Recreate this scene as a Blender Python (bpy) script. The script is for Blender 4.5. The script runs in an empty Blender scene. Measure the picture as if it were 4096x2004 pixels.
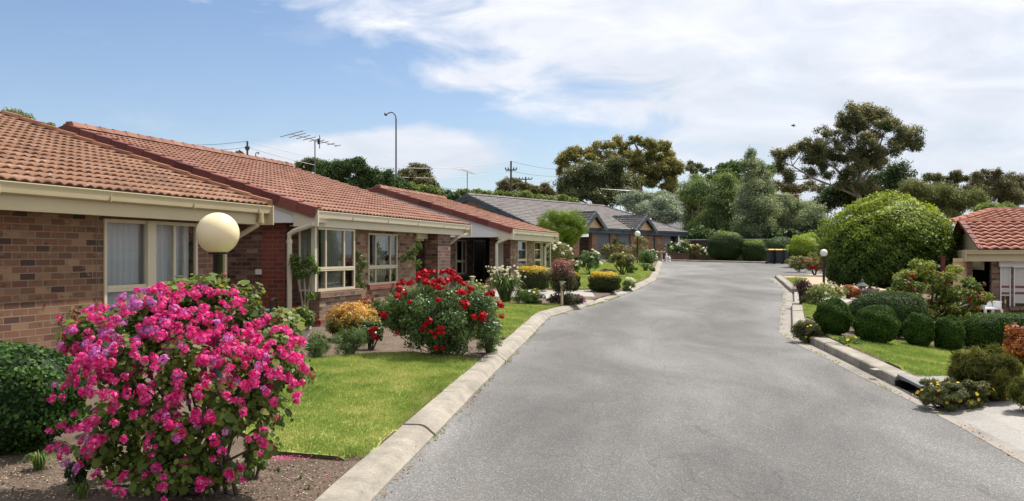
import bpy, bmesh, math, random
import numpy as np
from mathutils import Vector, Matrix
from mathutils.geometry import delaunay_2d_cdt
R = math.radians
scene = bpy.context.scene
COL = scene.collection
# ------------------------------------------------------------------ camera
CAMZ = 1.95
cam_d = bpy.data.cameras.new("camera"); cam = bpy.data.objects.new("camera", cam_d); COL.objects.link(cam)
cam.location = (0, 0, CAMZ); cam.rotation_euler = (R(90), 0, 0)
cam_d.sensor_width = 36; cam_d.lens = 31.46; cam_d.shift_y = 0.0039; cam_d.clip_start = .05; cam_d.clip_end = 3000
scene.camera = cam
# ------------------------------------------------------------------ light
SUN_EL, SUN_AZ = 60, 50           # azimuth measured from +Y towards +X
sd = bpy.data.lights.new("sun", 'SUN'); sd.energy = 5.0; sd.angle = R(.6); sd.color = (1, .95, .87)
sun = bpy.data.objects.new("sun", sd); COL.objects.link(sun)
dv = Vector((math.sin(R(SUN_AZ))*math.cos(R(SUN_EL)), math.cos(R(SUN_AZ))*math.cos(R(SUN_EL)), math.sin(R(SUN_EL))))
sun.rotation_euler = dv.to_track_quat('Z', 'Y').to_euler(); sun.location = (10, 10, 40)
world = bpy.data.worlds.new("World"); scene.world = world; world.use_nodes = True
vs = scene.view_settings; vs.view_transform = 'Standard'; vs.look = 'None'; vs.gamma = 1; vs.exposure = 0.42
vs.use_curve_mapping = False

class NT:
    def __init__(s, t): s.t = t; s.n = t.nodes; s.l = t.links
    def new(s, typ, **k):
        n = s.n.new(typ)
        for a, b in k.items(): setattr(n, a, b)
        return n
    def link(s, a, b): s.l.new(a, b)
    def put(s, sock, v):
        if hasattr(v, 'default_value') or isinstance(v, bpy.types.NodeSocket): s.l.new(v, sock)
        else: sock.default_value = v
    def m(s, op, a, b=None, c=None, clamp=False):
        n = s.n.new('ShaderNodeMath'); n.operation = op; n.use_clamp = clamp
        s.put(n.inputs[0], a)
        if b is not None: s.put(n.inputs[1], b)
        if c is not None: s.put(n.inputs[2], c)
        return n.outputs[0]
    def mix(s, f, a, b, mode='MIX'):
        n = s.n.new('ShaderNodeMix'); n.data_type = 'RGBA'; n.blend_type = mode
        s.put(n.inputs[0], f); s.put(n.inputs[6], a); s.put(n.inputs[7], b)
        return n.outputs[2]
    def noise(s, vec, scale, detail=3, rough=.5, dist=0):
        n = s.n.new('ShaderNodeTexNoise'); n.inputs['Scale'].default_value = scale
        n.inputs['Detail'].default_value = detail; n.inputs['Roughness'].default_value = rough
        n.inputs['Distortion'].default_value = dist
        if vec is not None: s.l.new(vec, n.inputs['Vector'])
        return n.outputs['Fac']
    def ramp(s, f, stops, interp='LINEAR'):
        n = s.n.new('ShaderNodeValToRGB'); cr = n.color_ramp; cr.interpolation = interp
        while len(cr.elements) < len(stops): cr.elements.new(.5)
        for e, (p, c) in zip(cr.elements, stops):
            e.position = p; e.color = (c[0], c[1], c[2], 1) if not isinstance(c, (int, float)) else (c, c, c, 1)
        s.put(n.inputs[0], f); return n.outputs[0]
    def comb(s, x, y, z):
        n = s.n.new('ShaderNodeCombineXYZ')
        for i, v in enumerate((x, y, z)): s.put(n.inputs[i], v)
        return n.outputs[0]
    def sep(s, v):
        n = s.n.new('ShaderNodeSeparateXYZ'); s.l.new(v, n.inputs[0]); return n.outputs
    def mapv(s, v, scale=(1, 1, 1), rot=(0, 0, 0), loc=(0, 0, 0)):
        n = s.n.new('ShaderNodeMapping'); n.inputs['Scale'].default_value = scale
        n.inputs['Rotation'].default_value = rot; n.inputs['Location'].default_value = loc
        s.l.new(v, n.inputs[0]); return n.outputs[0]
def c4(c): return (c[0], c[1], c[2], 1)

# ------------------------------------------------------------------ sky with high cloud
w = NT(world.node_tree); w.n.clear()
out = w.new('ShaderNodeOutputWorld'); bg = w.new('ShaderNodeBackground'); bg.inputs['Strength'].default_value = .085
sky = w.new('ShaderNodeTexSky', sky_type='NISHITA'); sky.sun_disc = False
sky.sun_elevation = R(SUN_EL); sky.sun_rotation = R(SUN_AZ); sky.air_density = 1.0; sky.dust_density = .6; sky.ozone_density = 2.0; sky.altitude = 60
tc = w.new('ShaderNodeTexCoord')
sx, sy, sz = w.sep(tc.outputs['Generated'])
den = w.m('ADD', w.m('ABSOLUTE', sy), .12)
u = w.m('MULTIPLY', w.m('DIVIDE', sx, den), 1.12); v = w.m('MULTIPLY', w.m('DIVIDE', sz, den), 1.12)
uv = w.comb(u, v, 0.0)
nA = w.noise(w.mapv(uv, (3, 9, 1), (0, 0, R(12))), 1.6, 6, .6, .4)
nB = w.noise(w.mapv(uv, (4, 11, 1), (0, 0, R(-20))), 2.0, 7, .55, .5)
nC = w.noise(w.mapv(uv, (30, 40, 1), (0, 0, R(25))), 1.6, 4, .6, .6)
nD = w.noise(w.mapv(uv, (4.5, 8, 1), (0, 0, 0), (3, 1, 0)), 2.2, 6, .6)
def gauss(cx, cy, rx, ry):
    a = w.m('DIVIDE', w.m('SUBTRACT', u, cx), rx); b = w.m('DIVIDE', w.m('SUBTRACT', v, cy), ry)
    return w.m('EXPONENT', w.m('MULTIPLY', w.m('ADD', w.m('MULTIPLY', a, a), w.m('MULTIPLY', b, b)), -1.0))
band = w.m('SUBTRACT', w.m('ADD', u, w.m('MULTIPLY', v, 1.75)), .297)
m1 = w.m('ADD', w.m('MULTIPLY', band, 5.0), w.m('MULTIPLY', w.m('SUBTRACT', nB, .44), 3.2))
m1 = w.m('ADD', m1, .20)
m1 = w.m('SUBTRACT', m1, w.m('MULTIPLY', gauss(.19, .245, .095, .022), w.m('ADD', .55, w.m('MULTIPLY', nC, .9))))
m1 = w.m('SUBTRACT', m1, w.m('MULTIPLY', gauss(.03, .135, .11, .03), .55))
m1 = w.m('ADD', m1, w.m('MULTIPLY', gauss(-.045, .195, .055, .016), w.m('MULTIPLY', nA, 1.4)))
m1 = w.m('MULTIPLY', m1, 1.0, clamp=True)
m1 = w.m('MULTIPLY', m1, w.m('ADD', .62, w.m('MULTIPLY', nA, .5)), clamp=True)
cu = w.m('ADD', gauss(-.125, .112, .15, .035), w.m('MULTIPLY', gauss(-.27, .09, .13, .025), .9))
cu = w.m('MULTIPLY', w.m('ADD', cu, w.m('MULTIPLY', w.m('SUBTRACT', nD, .5), 1.6)), cu)
m2 = w.m('MULTIPLY', w.m('SUBTRACT', cu, .10), 3.4, clamp=True)
wisps = w.m('MULTIPLY', w.m('SUBTRACT', nA, .52), 1.6, clamp=True)
haze = w.m('EXPONENT', w.m('MULTIPLY', w.m('ABSOLUTE', v), -11.0))
msk = w.m('MAXIMUM', w.m('MAXIMUM', m1, w.m('MULTIPLY', m2, .9)), w.m('MAXIMUM', w.m('MULTIPLY', wisps, .7), w.m('MULTIPLY', haze, .5)))
ccol = w.ramp(w.m('ADD', w.m('MULTIPLY', nB, .6), w.m('MULTIPLY', v, .9)), [(.30, (6.2, 6.7, 7.5)), (.48, (7.9, 8.1, 8.7)), (.62, (9.5, 9.5, 9.8))])
skyc = w.mix(1.0, sky.outputs[0], (1.08, 1.11, 1.18, 1), 'MULTIPLY')
w.link(w.mix(msk, skyc, ccol), bg.inputs['Color']); w.link(bg.outputs[0], out.inputs[0])

# ------------------------------------------------------------------ projection helpers (photo measurements -> metres)
F, CX, HY = 2250.0, 1287.5, 640.0
def Wp(x, y, Y): return Vector(((x-CX)/F*Y, Y, CAMZ-(y-HY)/F*Y))
K = 4096/2575
SL = .0206; YB = 70.0
def road_z(Y): return SL*min(max(Y, -30), YB)
def Yroad(y4): return 3579*CAMZ/(y4-944)
def edge(lst):
    a = sorted(((Yroad(y), (x-2048)/3579*Yroad(y)) for x, y in lst))
    return np.array([p[0] for p in a]), np.array([p[1] for p in a])
E_l = edge([(1312+184-90, 2105), (1496, 2001), (1585, 1906), (1680, 1808), (1828, 1652), (1954, 1523), (2038, 1434), (2117, 1353), (2181, 1286),
            (2201, 1268), (2276, 1246), (2355, 1224), (2395, 1214), (2455, 1194), (2514, 1171), (2538, 1164), (2624, 1121), (2637, 1090), (2649, 1048)])
E_r = edge([(3078, 1110), (3137, 1167), (3132, 1209), (3119, 1329), (3152, 1355), (3229, 1396), (3305, 1431), (3400, 1483), (3669, 1615), (3819, 1693), (3957, 1771), (4096, 1848), (4400, 2010)])
E_f = edge([(3100, 1110), (3165, 1169), (3168, 1228), (3171, 1336), (3216, 1360), (3400, 1450), (3574, 1537), (3663, 1585), (3735, 1621), (3900, 1706), (4096, 1806), (4420, 1975)])
def ext(E, Y, cap=None):
    ys, xs = E
    if Y < ys[0]: return xs[0]+(Y-ys[0])*(xs[2]-xs[0])/(ys[2]-ys[0])
    return float(np.interp(Y, ys, xs))
def xl(Y): return ext(E_l, Y) - (0 if Y < 67 else (Y-67)*1.2)
def xr(Y): return ext(E_r, Y) + (0 if Y < 42.5 else min((Y-42.5)*6, 40))
def xf(Y): return max(ext(E_f, Y), ext(E_r, Y)+.12) + (0 if Y < 42.5 else min((Y-42.5)*6, 40))
KW = .30
def ground(X, Y):
    r = road_z(Y)
    dl = xl(Y)-KW-X; dr = X-xf(Y)-.28
    if dr > 0 and Y < 10.9:
        t = min(max((10.9-Y)/.8, 0), 1); lawn = r+.11-.13*min(dr, 9)
        return lawn+(r+.025+.02*min(dr, 8)-lawn)*t
    if dl > 0: return r+.10+.030*min(dl, 6)
    if dr > 0:
        if Y > 42: return r+.08-.05*min(dr, 4)
        return r+.11-.13*min(dr, 9)
    return r
def Yof(x, y):
    lo, hi = 3.0, 140.0
    for _ in range(50):
        m = (lo+hi)/2; X = (x-CX)/F*m
        py = HY+(CAMZ-ground(X, m))*F/m
        if py > y: lo = m
        else: hi = m
    return m
def G(x, y):
    Y = Yof(x, y); X = (x-CX)/F*Y
    return Vector((X, Y, ground(X, Y)))

# ------------------------------------------------------------------ materials
def mat(name, col, rough=.6, metal=0, spec=.4, noise=0, nscale=8, bump=0, bscale=40, col2=None, trans=None):
    m = bpy.data.materials.new(name); m.use_nodes = True; t = NT(m.node_tree)
    b = t.n['Principled BSDF']; b.inputs['Roughness'].default_value = rough; b.inputs['Metallic'].default_value = metal
    b.inputs['Specular IOR Level'].default_value = spec
    tcn = t.new('ShaderNodeTexCoord'); g = t.new('ShaderNodeNewGeometry')
    if noise or col2:
        f = t.noise(g.outputs['Position'], nscale, 5, .6)
        f = t.m('MULTIPLY', t.m('SUBTRACT', f, .5), 2.5); f = t.m('ADD', f, .5, clamp=True)
        c2 = col2 or tuple(x*(1-noise) for x in col)
        t.link(t.mix(f, c4(col), c4(c2)), b.inputs['Base Color'])
    else: b.inputs['Base Color'].default_value = c4(col)
    if bump:
        bp = t.new('ShaderNodeBump'); bp.inputs['Strength'].default_value = bump; bp.inputs['Distance'].default_value = .02
        t.link(t.noise(g.outputs['Position'], bscale, 4), bp.inputs['Height']); t.link(bp.outputs[0], b.inputs['Normal'])
    return m

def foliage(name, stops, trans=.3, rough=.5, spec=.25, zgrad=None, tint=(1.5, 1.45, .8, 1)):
    """leaf colour picked by the per-leaf tone attribute; optional top colour (tone2) for new growth and for painted sunlit tops"""
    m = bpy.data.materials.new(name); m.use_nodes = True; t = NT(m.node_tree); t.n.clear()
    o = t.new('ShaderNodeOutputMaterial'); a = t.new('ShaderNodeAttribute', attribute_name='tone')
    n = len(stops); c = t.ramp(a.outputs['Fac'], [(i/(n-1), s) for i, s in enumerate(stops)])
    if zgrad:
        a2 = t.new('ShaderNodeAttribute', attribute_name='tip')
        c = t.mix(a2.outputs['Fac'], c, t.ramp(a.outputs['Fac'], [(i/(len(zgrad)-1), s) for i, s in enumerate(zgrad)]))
    b = t.new('ShaderNodeBsdfPrincipled'); b.inputs['Roughness'].default_value = rough; b.inputs['Specular IOR Level'].default_value = spec
    t.link(c, b.inputs['Base Color'])
    tr = t.new('ShaderNodeBsdfTranslucent'); t.link(t.mix(1.0, c, tint, 'MULTIPLY'), tr.inputs[0])
    mx = t.new('ShaderNodeMixShader'); mx.inputs[0].default_value = trans
    t.link(b.outputs[0], mx.inputs[1]); t.link(tr.outputs[0], mx.inputs[2]); t.link(mx.outputs[0], o.inputs[0])
    return m

def brick_mat(name, stops, mortar, spots=True):
    m = bpy.data.materials.new(name); m.use_nodes = True; t = NT(m.node_tree); b = t.n['Principled BSDF']
    uvn = t.new('ShaderNodeUVMap'); uvn.uv_map = 'UVMap'
    br = t.new('ShaderNodeTexBrick'); br.offset = .5; br.squash = 1
    t.link(uvn.outputs[0], br.inputs['Vector'])
    for k, val in (('Color1', (0, 0, 0, 1)), ('Color2', (1, 1, 1, 1)), ('Mortar', (.5, .5, .5, 1)), ('Scale', 1.0), ('Mortar Size', .007), ('Mortar Smooth', .15), ('Bias', 0.0), ('Brick Width', .24), ('Row Height', .086)):
        br.inputs[k].default_value = val
    c = t.ramp(br.outputs['Color'], [(i/(len(stops)-1), s) for i, s in enumerate(stops)])
    n1 = t.noise(t.mapv(uvn.outputs[0], (5, 9, 1)), 1.0, 4, .65)
    c = t.mix(t.m('MULTIPLY', t.m('SUBTRACT', n1, .56), 5, clamp=True), c, c4(stops[0]))
    if spots:
        n2 = t.noise(t.mapv(uvn.outputs[0], (4, 8, 1), loc=(7, 3, 0)), 1.3, 3, .6)
        c = t.mix(t.m('MULTIPLY', t.m('SUBTRACT', n2, .60), 6, clamp=True), c, c4(stops[-1]))
    n3 = t.noise(uvn.outputs[0], 90, 3)
    c = t.mix(.35, c, t.ramp(n3, [(.3, .35), (.7, 1.0)]), 'MULTIPLY')
    c = t.mix(br.outputs['Fac'], c, c4(mortar)); t.link(c, b.inputs['Base Color']); b.inputs['Roughness'].default_value = .85
    bp = t.new('ShaderNodeBump'); bp.inputs['Strength'].default_value = .6; bp.inputs['Distance'].default_value = .006; bp.invert = True
    t.link(t.m('ADD', br.outputs['Fac'], t.m('MULTIPLY', n3, .3)), bp.inputs['Height']); t.link(bp.outputs[0], b.inputs['Normal'])
    return m

def tile_mat(name, base, dark, light, specks=0.0, tw=.30, th=.33):
    m = bpy.data.materials.new(name); m.use_nodes = True; t = NT(m.node_tree); b = t.n['Principled BSDF']
    uvn = t.new('ShaderNodeUVMap'); uvn.uv_map = 'UVMap'
    x, y, z = t.sep(uvn.outputs[0])
    wn = t.new('ShaderNodeTexWhiteNoise', noise_dimensions='2D')
    t.link(t.comb(t.m('FLOOR', t.m('DIVIDE', x, tw)), t.m('FLOOR', t.m('DIVIDE', y, th)), 0.0), wn.inputs['Vector'])
    c = t.ramp(wn.outputs['Value'], [(0, dark), (.3, base), (.75, base), (1, light)])
    n = t.noise(uvn.outputs[0], .9, 5, .6); c = t.mix(t.m('MULTIPLY', t.m('SUBTRACT', n, .5), 2.2, clamp=True), c, c4(dark))
    n = t.noise(uvn.outputs[0], 26, 4, .7); c = t.mix(.55, c, t.ramp(n, [(.3, .55), (.65, 1.15)]), 'MULTIPLY')
    if specks:
        n = t.noise(uvn.outputs[0], 14, 5, .75); n2 = t.noise(uvn.outputs[0], 1.2, 2)
        s = t.m('MULTIPLY', t.m('SUBTRACT', t.m('ADD', n, t.m('MULTIPLY', n2, .25)), .83-specks*.085), 14, clamp=True)
        c = t.mix(s, c, (.55, .50, .43, 1))
    t.link(c, b.inputs['Base Color']); b.inputs['Roughness'].default_value = .75; b.inputs['Specular IOR Level'].default_value = .3
    bp = t.new('ShaderNodeBump'); bp.inputs['Strength'].default_value = .3; bp.inputs['Distance'].default_value = .006
    t.link(t.noise(uvn.outputs[0], 60, 3), bp.inputs['Height']); t.link(bp.outputs[0], b.inputs['Normal'])
    return m

M = {}
M['brick1'] = brick_mat('brown_brick', [(.045, .02, .015), (.13, .055, .028), (.185, .082, .04), (.155, .066, .034), (.30, .17, .09)], (.19, .155, .115))
M['brick2'] = brick_mat('mottled_brick', [(.07, .035, .023), (.18, .095, .055), (.24, .135, .08), (.21, .115, .068), (.40, .28, .17)], (.20, .18, .15))
M['brickred'] = brick_mat('red_brick', [(.13, .03, .02), (.20, .042, .026), (.22, .05, .03), (.24, .06, .035)], (.16, .12, .09), False)
M['brickdark'] = brick_mat('dark_brick', [(.05, .024, .018), (.12, .05, .034), (.15, .065, .042), (.13, .06, .04), (.28, .18, .11)], (.15, .13, .11))
M['brick4'] = brick_mat('honey_brick', [(.12, .055, .03), (.27, .14, .075), (.34, .19, .10), (.30, .16, .09), (.42, .27, .16)], (.26, .22, .17))
M['tile1'] = tile_mat('weathered_terracotta_tile', (.225, .110, .060), (.15, .072, .042), (.29, .158, .095), 1.0)
M['tile2'] = tile_mat('terracotta_tile', (.25, .114, .074), (.185, .082, .055), (.31, .152, .105), .2)
M['tilecap'] = tile_mat('dark_red_cap', (.17, .052, .040), (.11, .034, .028), (.21, .07, .052), 0, .38, .5)
M['tilecap1'] = tile_mat('orange_cap', (.32, .13, .065), (.20, .08, .045), (.36, .17, .10), 0, .38, .5)
M['tile4'] = tile_mat('slate_grey_tile', (.19, .172, .165), (.135, .124, .122), (.24, .222, .212), 0)
M['tilecap4'] = tile_mat('slate_grey_cap', (.07, .08, .09), (.05, .055, .065), (.09, .10, .11), 0, .38, .5)
M['tile5'] = tile_mat('red_brown_tile', (.42, .17, .11), (.30, .11, .075), (.50, .22, .15), .2)
M['cream'] = mat('cream_paint', (.52, .44, .27), .45, noise=.10, nscale=1.5)
M['creamlt'] = mat('pale_cream_paint', (.60, .54, .41), .45, noise=.08, nscale=1.5)
M['white'] = mat('white_paint', (.70, .69, .67), .5, noise=.05, nscale=2)
M['frame'] = mat('cream_aluminium', (.52, .46, .33), .4, noise=.05)
M['bluegrey'] = mat('blue_grey_paint', (.065, .10, .13), .5, noise=.1, nscale=1)
M['garage'] = mat('grey_garage_steel', (.16, .19, .21), .45, noise=.08, nscale=1)
M['ochre'] = mat('ochre_board', (.55, .40, .22), .7, noise=.1)
M['black'] = mat('black_paint', (.012, .013, .014), .35)
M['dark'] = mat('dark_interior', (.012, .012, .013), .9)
M['darkmetal'] = mat('grey_galvanised', (.16, .17, .18), .5, .4)
M['globe'] = mat('cream_globe', (.80, .66, .40), .28, spec=.5, noise=.06, nscale=3)
M['globew'] = mat('white_globe', (.72, .70, .62), .3)
M['bark'] = mat('brown_bark', (.11, .08, .055), .9, noise=.5, nscale=9, bump=.5)
M['barkpale'] = mat('pale_bark', (.33, .27, .21), .85, noise=.5, nscale=5, bump=.3)
M['stem'] = mat('green_stem', (.10, .13, .04), .7, noise=.3)
M['drystem'] = mat('dry_stem', (.20, .14, .08), .8, noise=.4)
M['stone'] = mat('grey_stone', (.13, .13, .12), .9, noise=.4, nscale=12, bump=.4)
M['palestone'] = mat('pale_concrete_stone', (.45, .38, .32), .85, noise=.2, nscale=10, bump=.3)
M['teal'] = mat('teal_slats', (.03, .17, .13), .5)
M['pot'] = mat('pale_pot', (.50, .47, .41), .8, noise=.2)
M['binbody'] = mat('dark_green_plastic', (.03, .035, .035), .5)
M['binyellow'] = mat('yellow_lid', (.70, .38, .04), .45)
M['bingreen'] = mat('teal_lid', (.10, .25, .23), .45)
M['wood'] = mat('weathered_wood', (.10, .085, .07), .85, noise=.4, nscale=6)
M['redwood'] = mat('red_brown_board', (.16, .06, .04), .8, noise=.3)
M['siding'] = mat('cream_weatherboard', (.62, .46, .24), .5)
M['shutter'] = mat('white_roller_slats', (.60, .58, .53), .45)
M['slatred'] = mat('dull_red_bar', (.20, .06, .06), .6)

def concrete(name, a, b, scale=3):
    m = bpy.data.materials.new(name); m.use_nodes = True; t = NT(m.node_tree); p = t.n['Principled BSDF']
    g = t.new('ShaderNodeNewGeometry').outputs['Position']
    f = t.noise(g, scale, 6, .65); f2 = t.noise(g, 35, 4, .7); f3 = t.noise(g, 1.1, 3)
    c = t.mix(t.m('MULTIPLY', t.m('SUBTRACT', f, .35), 3, clamp=True), c4(a), c4(b))
    c = t.mix(.6, c, t.ramp(f2, [(.32, .62), (.6, 1.1)]), 'MULTIPLY')
    c = t.mix(t.m('MULTIPLY', t.m('SUBTRACT', f3, .55), 4, clamp=True), c, c4(tuple(x*.6 for x in b)))
    t.link(c, p.inputs['Base Color']); p.inputs['Roughness'].default_value = .9
    bp = t.new('ShaderNodeBump'); bp.inputs['Strength'].default_value = .4; bp.inputs['Distance'].default_value = .01
    t.link(f2, bp.inputs['Height']); t.link(bp.outputs[0], p.inputs['Normal'])
    return m
M['kerb'] = concrete('kerb_concrete', (.33, .295, .24), (.20, .18, .15))
M['gutter'] = concrete('gutter_concrete', (.27, .245, .215), (.20, .18, .16))
M['drive'] = concrete('driveway_concrete', (.33, .31, .28), (.27, .255, .235), 1.5)
M['sand'] = concrete('sandy_gravel', (.42, .32, .21), (.36, .26, .17), 2)

def asphalt():
    m = bpy.data.materials.new('asphalt'); m.use_nodes = True; t = NT(m.node_tree); p = t.n['Principled BSDF']
    g = t.new('ShaderNodeNewGeometry').outputs['Position']
    vo = t.new('ShaderNodeTexVoronoi'); vo.inputs['Scale'].default_value = 105; t.link(g, vo.inputs['Vector'])
    st = t.ramp(t.sep(vo.outputs['Color'])[0], [(0, .05), (.35, .085), (.7, .13), (.88, .20), (1, .42)])
    fine = t.noise(g, 120, 3, .7); c = t.mix(.5, st, t.ramp(fine, [(.35, .05), (.65, .21)]))
    big = t.noise(t.mapv(g, (.55, .22, 1)), 1.0, 6, .62, .5)
    c = t.mix(.8, c, t.ramp(big, [(.34, .60), (.5, 1.0), (.66, 1.5)]), 'MULTIPLY')
    b2 = t.noise(t.mapv(g, (1.6, .6, 1), loc=(4, 9, 0)), 1.0, 4, .6)
    c = t.mix(t.m('MULTIPLY', t.m('SUBTRACT', b2, .55), 2.2, clamp=True), c, (.165, .148, .132, 1))
    # fine cracks
    wv = t.mapv(g, (.30, .10, 1)); dn = t.new('ShaderNodeTexNoise'); dn.inputs['Scale'].default_value = 2.2; t.link(wv, dn.inputs['Vector'])
    dn.inputs['Detail'].default_value = 8
    band = t.m('ABSOLUTE', t.m('SUBTRACT', dn.outputs['Fac'], .5))
    lm = t.m('GREATER_THAN', t.noise(g, .16, 2), .53)
    cr = t.m('MULTIPLY', t.m('MULTIPLY', t.m('SUBTRACT', .0032, band), 320, clamp=True), lm)
    c = t.mix(t.m('MULTIPLY', cr, .5), c, (.035, .035, .035, 1))
    uvn = t.new('ShaderNodeUVMap'); uu, vv, _ = t.sep(uvn.outputs[0]); wob = t.m('MULTIPLY', t.m('SUBTRACT', t.noise(g, .35, 5, .6), .5), .12); uw = t.m('ADD', uu, wob)
    c = t.mix(.85, c, t.ramp(uw, [(0, 1.55), (.045, 1.32), (.10, 1.05), (.24, .90), (.34, 1.0), (.46, 1.10), (.60, .93), (.72, .90), (.86, 1.04), (.97, 1.25)]), 'MULTIPLY')
    for pos, wd_, st in ((.47, .0014, .3), (.60, .0011, .2)):
        lw = t.m('ABSOLUTE', t.m('SUBTRACT', t.m('ADD', uu, t.m('MULTIPLY', t.m('SUBTRACT', t.noise(t.mapv(g, (1, .55, 1)), .8, 7, .62), .5), .16)), pos))
        ln_ = t.m('MULTIPLY', t.m('MULTIPLY', t.m('SUBTRACT', wd_*2, lw), 500, clamp=True), t.m('GREATER_THAN', t.noise(g, .22, 2), .47)); c = t.mix(t.m('MULTIPLY', ln_, st), c, (.03, .03, .03, 1))
    t.link(t.mix(1.0, c, (.80, .775, .745, 1), 'MULTIPLY'), p.inputs['Base Color']); p.inputs['Roughness'].default_value = .82
    bp = t.new('ShaderNodeBump'); bp.inputs['Strength'].default_value = .5; bp.inputs['Distance'].default_value = .006
    t.link(vo.outputs['Distance'], bp.inputs['Height']); t.link(bp.outputs[0], p.inputs['Normal'])
    return m
M['asphalt'] = asphalt()

def soil(name, a, b, c3):
    m = bpy.data.materials.new(name); m.use_nodes = True; t = NT(m.node_tree); p = t.n['Principled BSDF']
    g = t.new('ShaderNodeNewGeometry').outputs['Position']
    f = t.noise(g, 2.2, 6, .65); f2 = t.noise(g, 28, 5, .75)
    c = t.mix(t.m('MULTIPLY', t.m('SUBTRACT', f, .35), 3, clamp=True), c4(a), c4(b))
    c = t.mix(t.m('MULTIPLY', t.m('SUBTRACT', f2, .55), 5, clamp=True), c, c4(c3))
    c = t.mix(.7, c, t.ramp(t.noise(g, 70, 3), [(.35, .55), (.6, 1.15)]), 'MULTIPLY')
    t.link(c, p.inputs['Base Color']); p.inputs['Roughness'].default_value = .95
    bp = t.new('ShaderNodeBump'); bp.inputs['Strength'].default_value = .9; bp.inputs['Distance'].default_value = .03
    t.link(f2, bp.inputs['Height']); t.link(bp.outputs[0], p.inputs['Normal'])
    return m
M['soil'] = soil('garden_soil', (.095, .063, .042), (.17, .12, .082), (.25, .185, .13))

def lawn_mat():
    m = bpy.data.materials.new('lawn'); m.use_nodes = True; t = NT(m.node_tree); p = t.n['Principled BSDF']
    g = t.new('ShaderNodeNewGeometry').outputs['Position']
    f = t.noise(g, 1.6, 6, .7); f2 = t.noise(g, 45, 4, .7)
    c = t.ramp(f, [(.3, (.12, .19, .040)), (.46, (.22, .285, .068)), (.58, (.31, .345, .10)), (.72, (.43, .40, .17))])
    c = t.mix(.7, c, t.ramp(f2, [(.3, .5), (.65, 1.25)]), 'MULTIPLY')
    t.link(c, p.inputs['Base Color']); p.inputs['Roughness'].default_value = .9; p.inputs['Specular IOR Level'].default_value = .1
    return m
M['lawn'] = lawn_mat()
def blade_mat():
    m = bpy.data.materials.new('grass_blade'); m.use_nodes = True; t = NT(m.node_tree); t.n.clear()
    o = t.new('ShaderNodeOutputMaterial'); g = t.new('ShaderNodeNewGeometry').outputs['Position']
    a = t.new('ShaderNodeAttribute', attribute_name='tone')
    f = t.m('ADD', t.noise(g, 1.6, 6, .7), t.m('MULTIPLY', t.m('SUBTRACT', a.outputs['Fac'], .5), .22))
    c = t.ramp(f, [(.3, (.14, .22, .045)), (.46, (.25, .33, .075)), (.58, (.36, .40, .11)), (.72, (.49, .45, .19))])
    d = t.new('ShaderNodeBsdfDiffuse'); t.link(c, d.inputs[0]); tr = t.new('ShaderNodeBsdfTranslucent'); t.link(c, tr.inputs[0])
    mx = t.new('ShaderNodeMixShader'); mx.inputs[0].default_value = .4
    t.link(d.outputs[0], mx.inputs[1]); t.link(tr.outputs[0], mx.inputs[2]); t.link(mx.outputs[0], o.inputs[0])
    return m
M['blade'] = blade_mat()

def glass_mat(name, tint, refl):
    m = bpy.data.materials.new(name); m.use_nodes = True; t = NT(m.node_tree); t.n.clear()
    o = t.new('ShaderNodeOutputMaterial'); tr = t.new('ShaderNodeBsdfTransparent'); tr.inputs[0].default_value = c4(tint)
    gl = t.new('ShaderNodeBsdfGlossy'); gl.inputs['Roughness'].default_value = .02
    fr = t.new('ShaderNodeFresnel'); fr.inputs[0].default_value = 1.5
    f = t.m('ADD', t.m('MULTIPLY', fr.outputs[0], 1.2), refl, clamp=True)
    mx = t.new('ShaderNodeMixShader'); t.link(f, mx.inputs[0]); t.link(tr.outputs[0], mx.inputs[1]); t.link(gl.outputs[0], mx.inputs[2]); t.link(mx.outputs[0], o.inputs[0])
    return m
M['glass'] = glass_mat('window_glass', (.85, .88, .88), .04)
M['glassdk'] = glass_mat('tinted_glass', (.72, .74, .72), .07)
M['curtain'] = mat('sheer_curtain', (.72, .73, .76), .9)
M['blind'] = mat('grey_blind', (.42, .43, .38), .8)

def mesh_door():
    m = bpy.data.materials.new('diamond_screen'); m.use_nodes = True; t = NT(m.node_tree); p = t.n['Principled BSDF']
    uvn = t.new('ShaderNodeUVMap'); x, y, z = t.sep(uvn.outputs[0])
    a = t.m('PINGPONG', t.m('ADD', x, t.m('MULTIPLY', y, .62)), .08); b = t.m('PINGPONG', t.m('SUBTRACT', x, t.m('MULTIPLY', y, .62)), .08)
    mn = t.m('MINIMUM', a, b); f = t.m('LESS_THAN', mn, .016)
    t.link(t.mix(f, (.014, .010, .010, 1), (.30, .24, .18, 1)), p.inputs['Base Color']); p.inputs['Roughness'].default_value = .6
    return m
M['screen'] = mesh_door()

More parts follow.
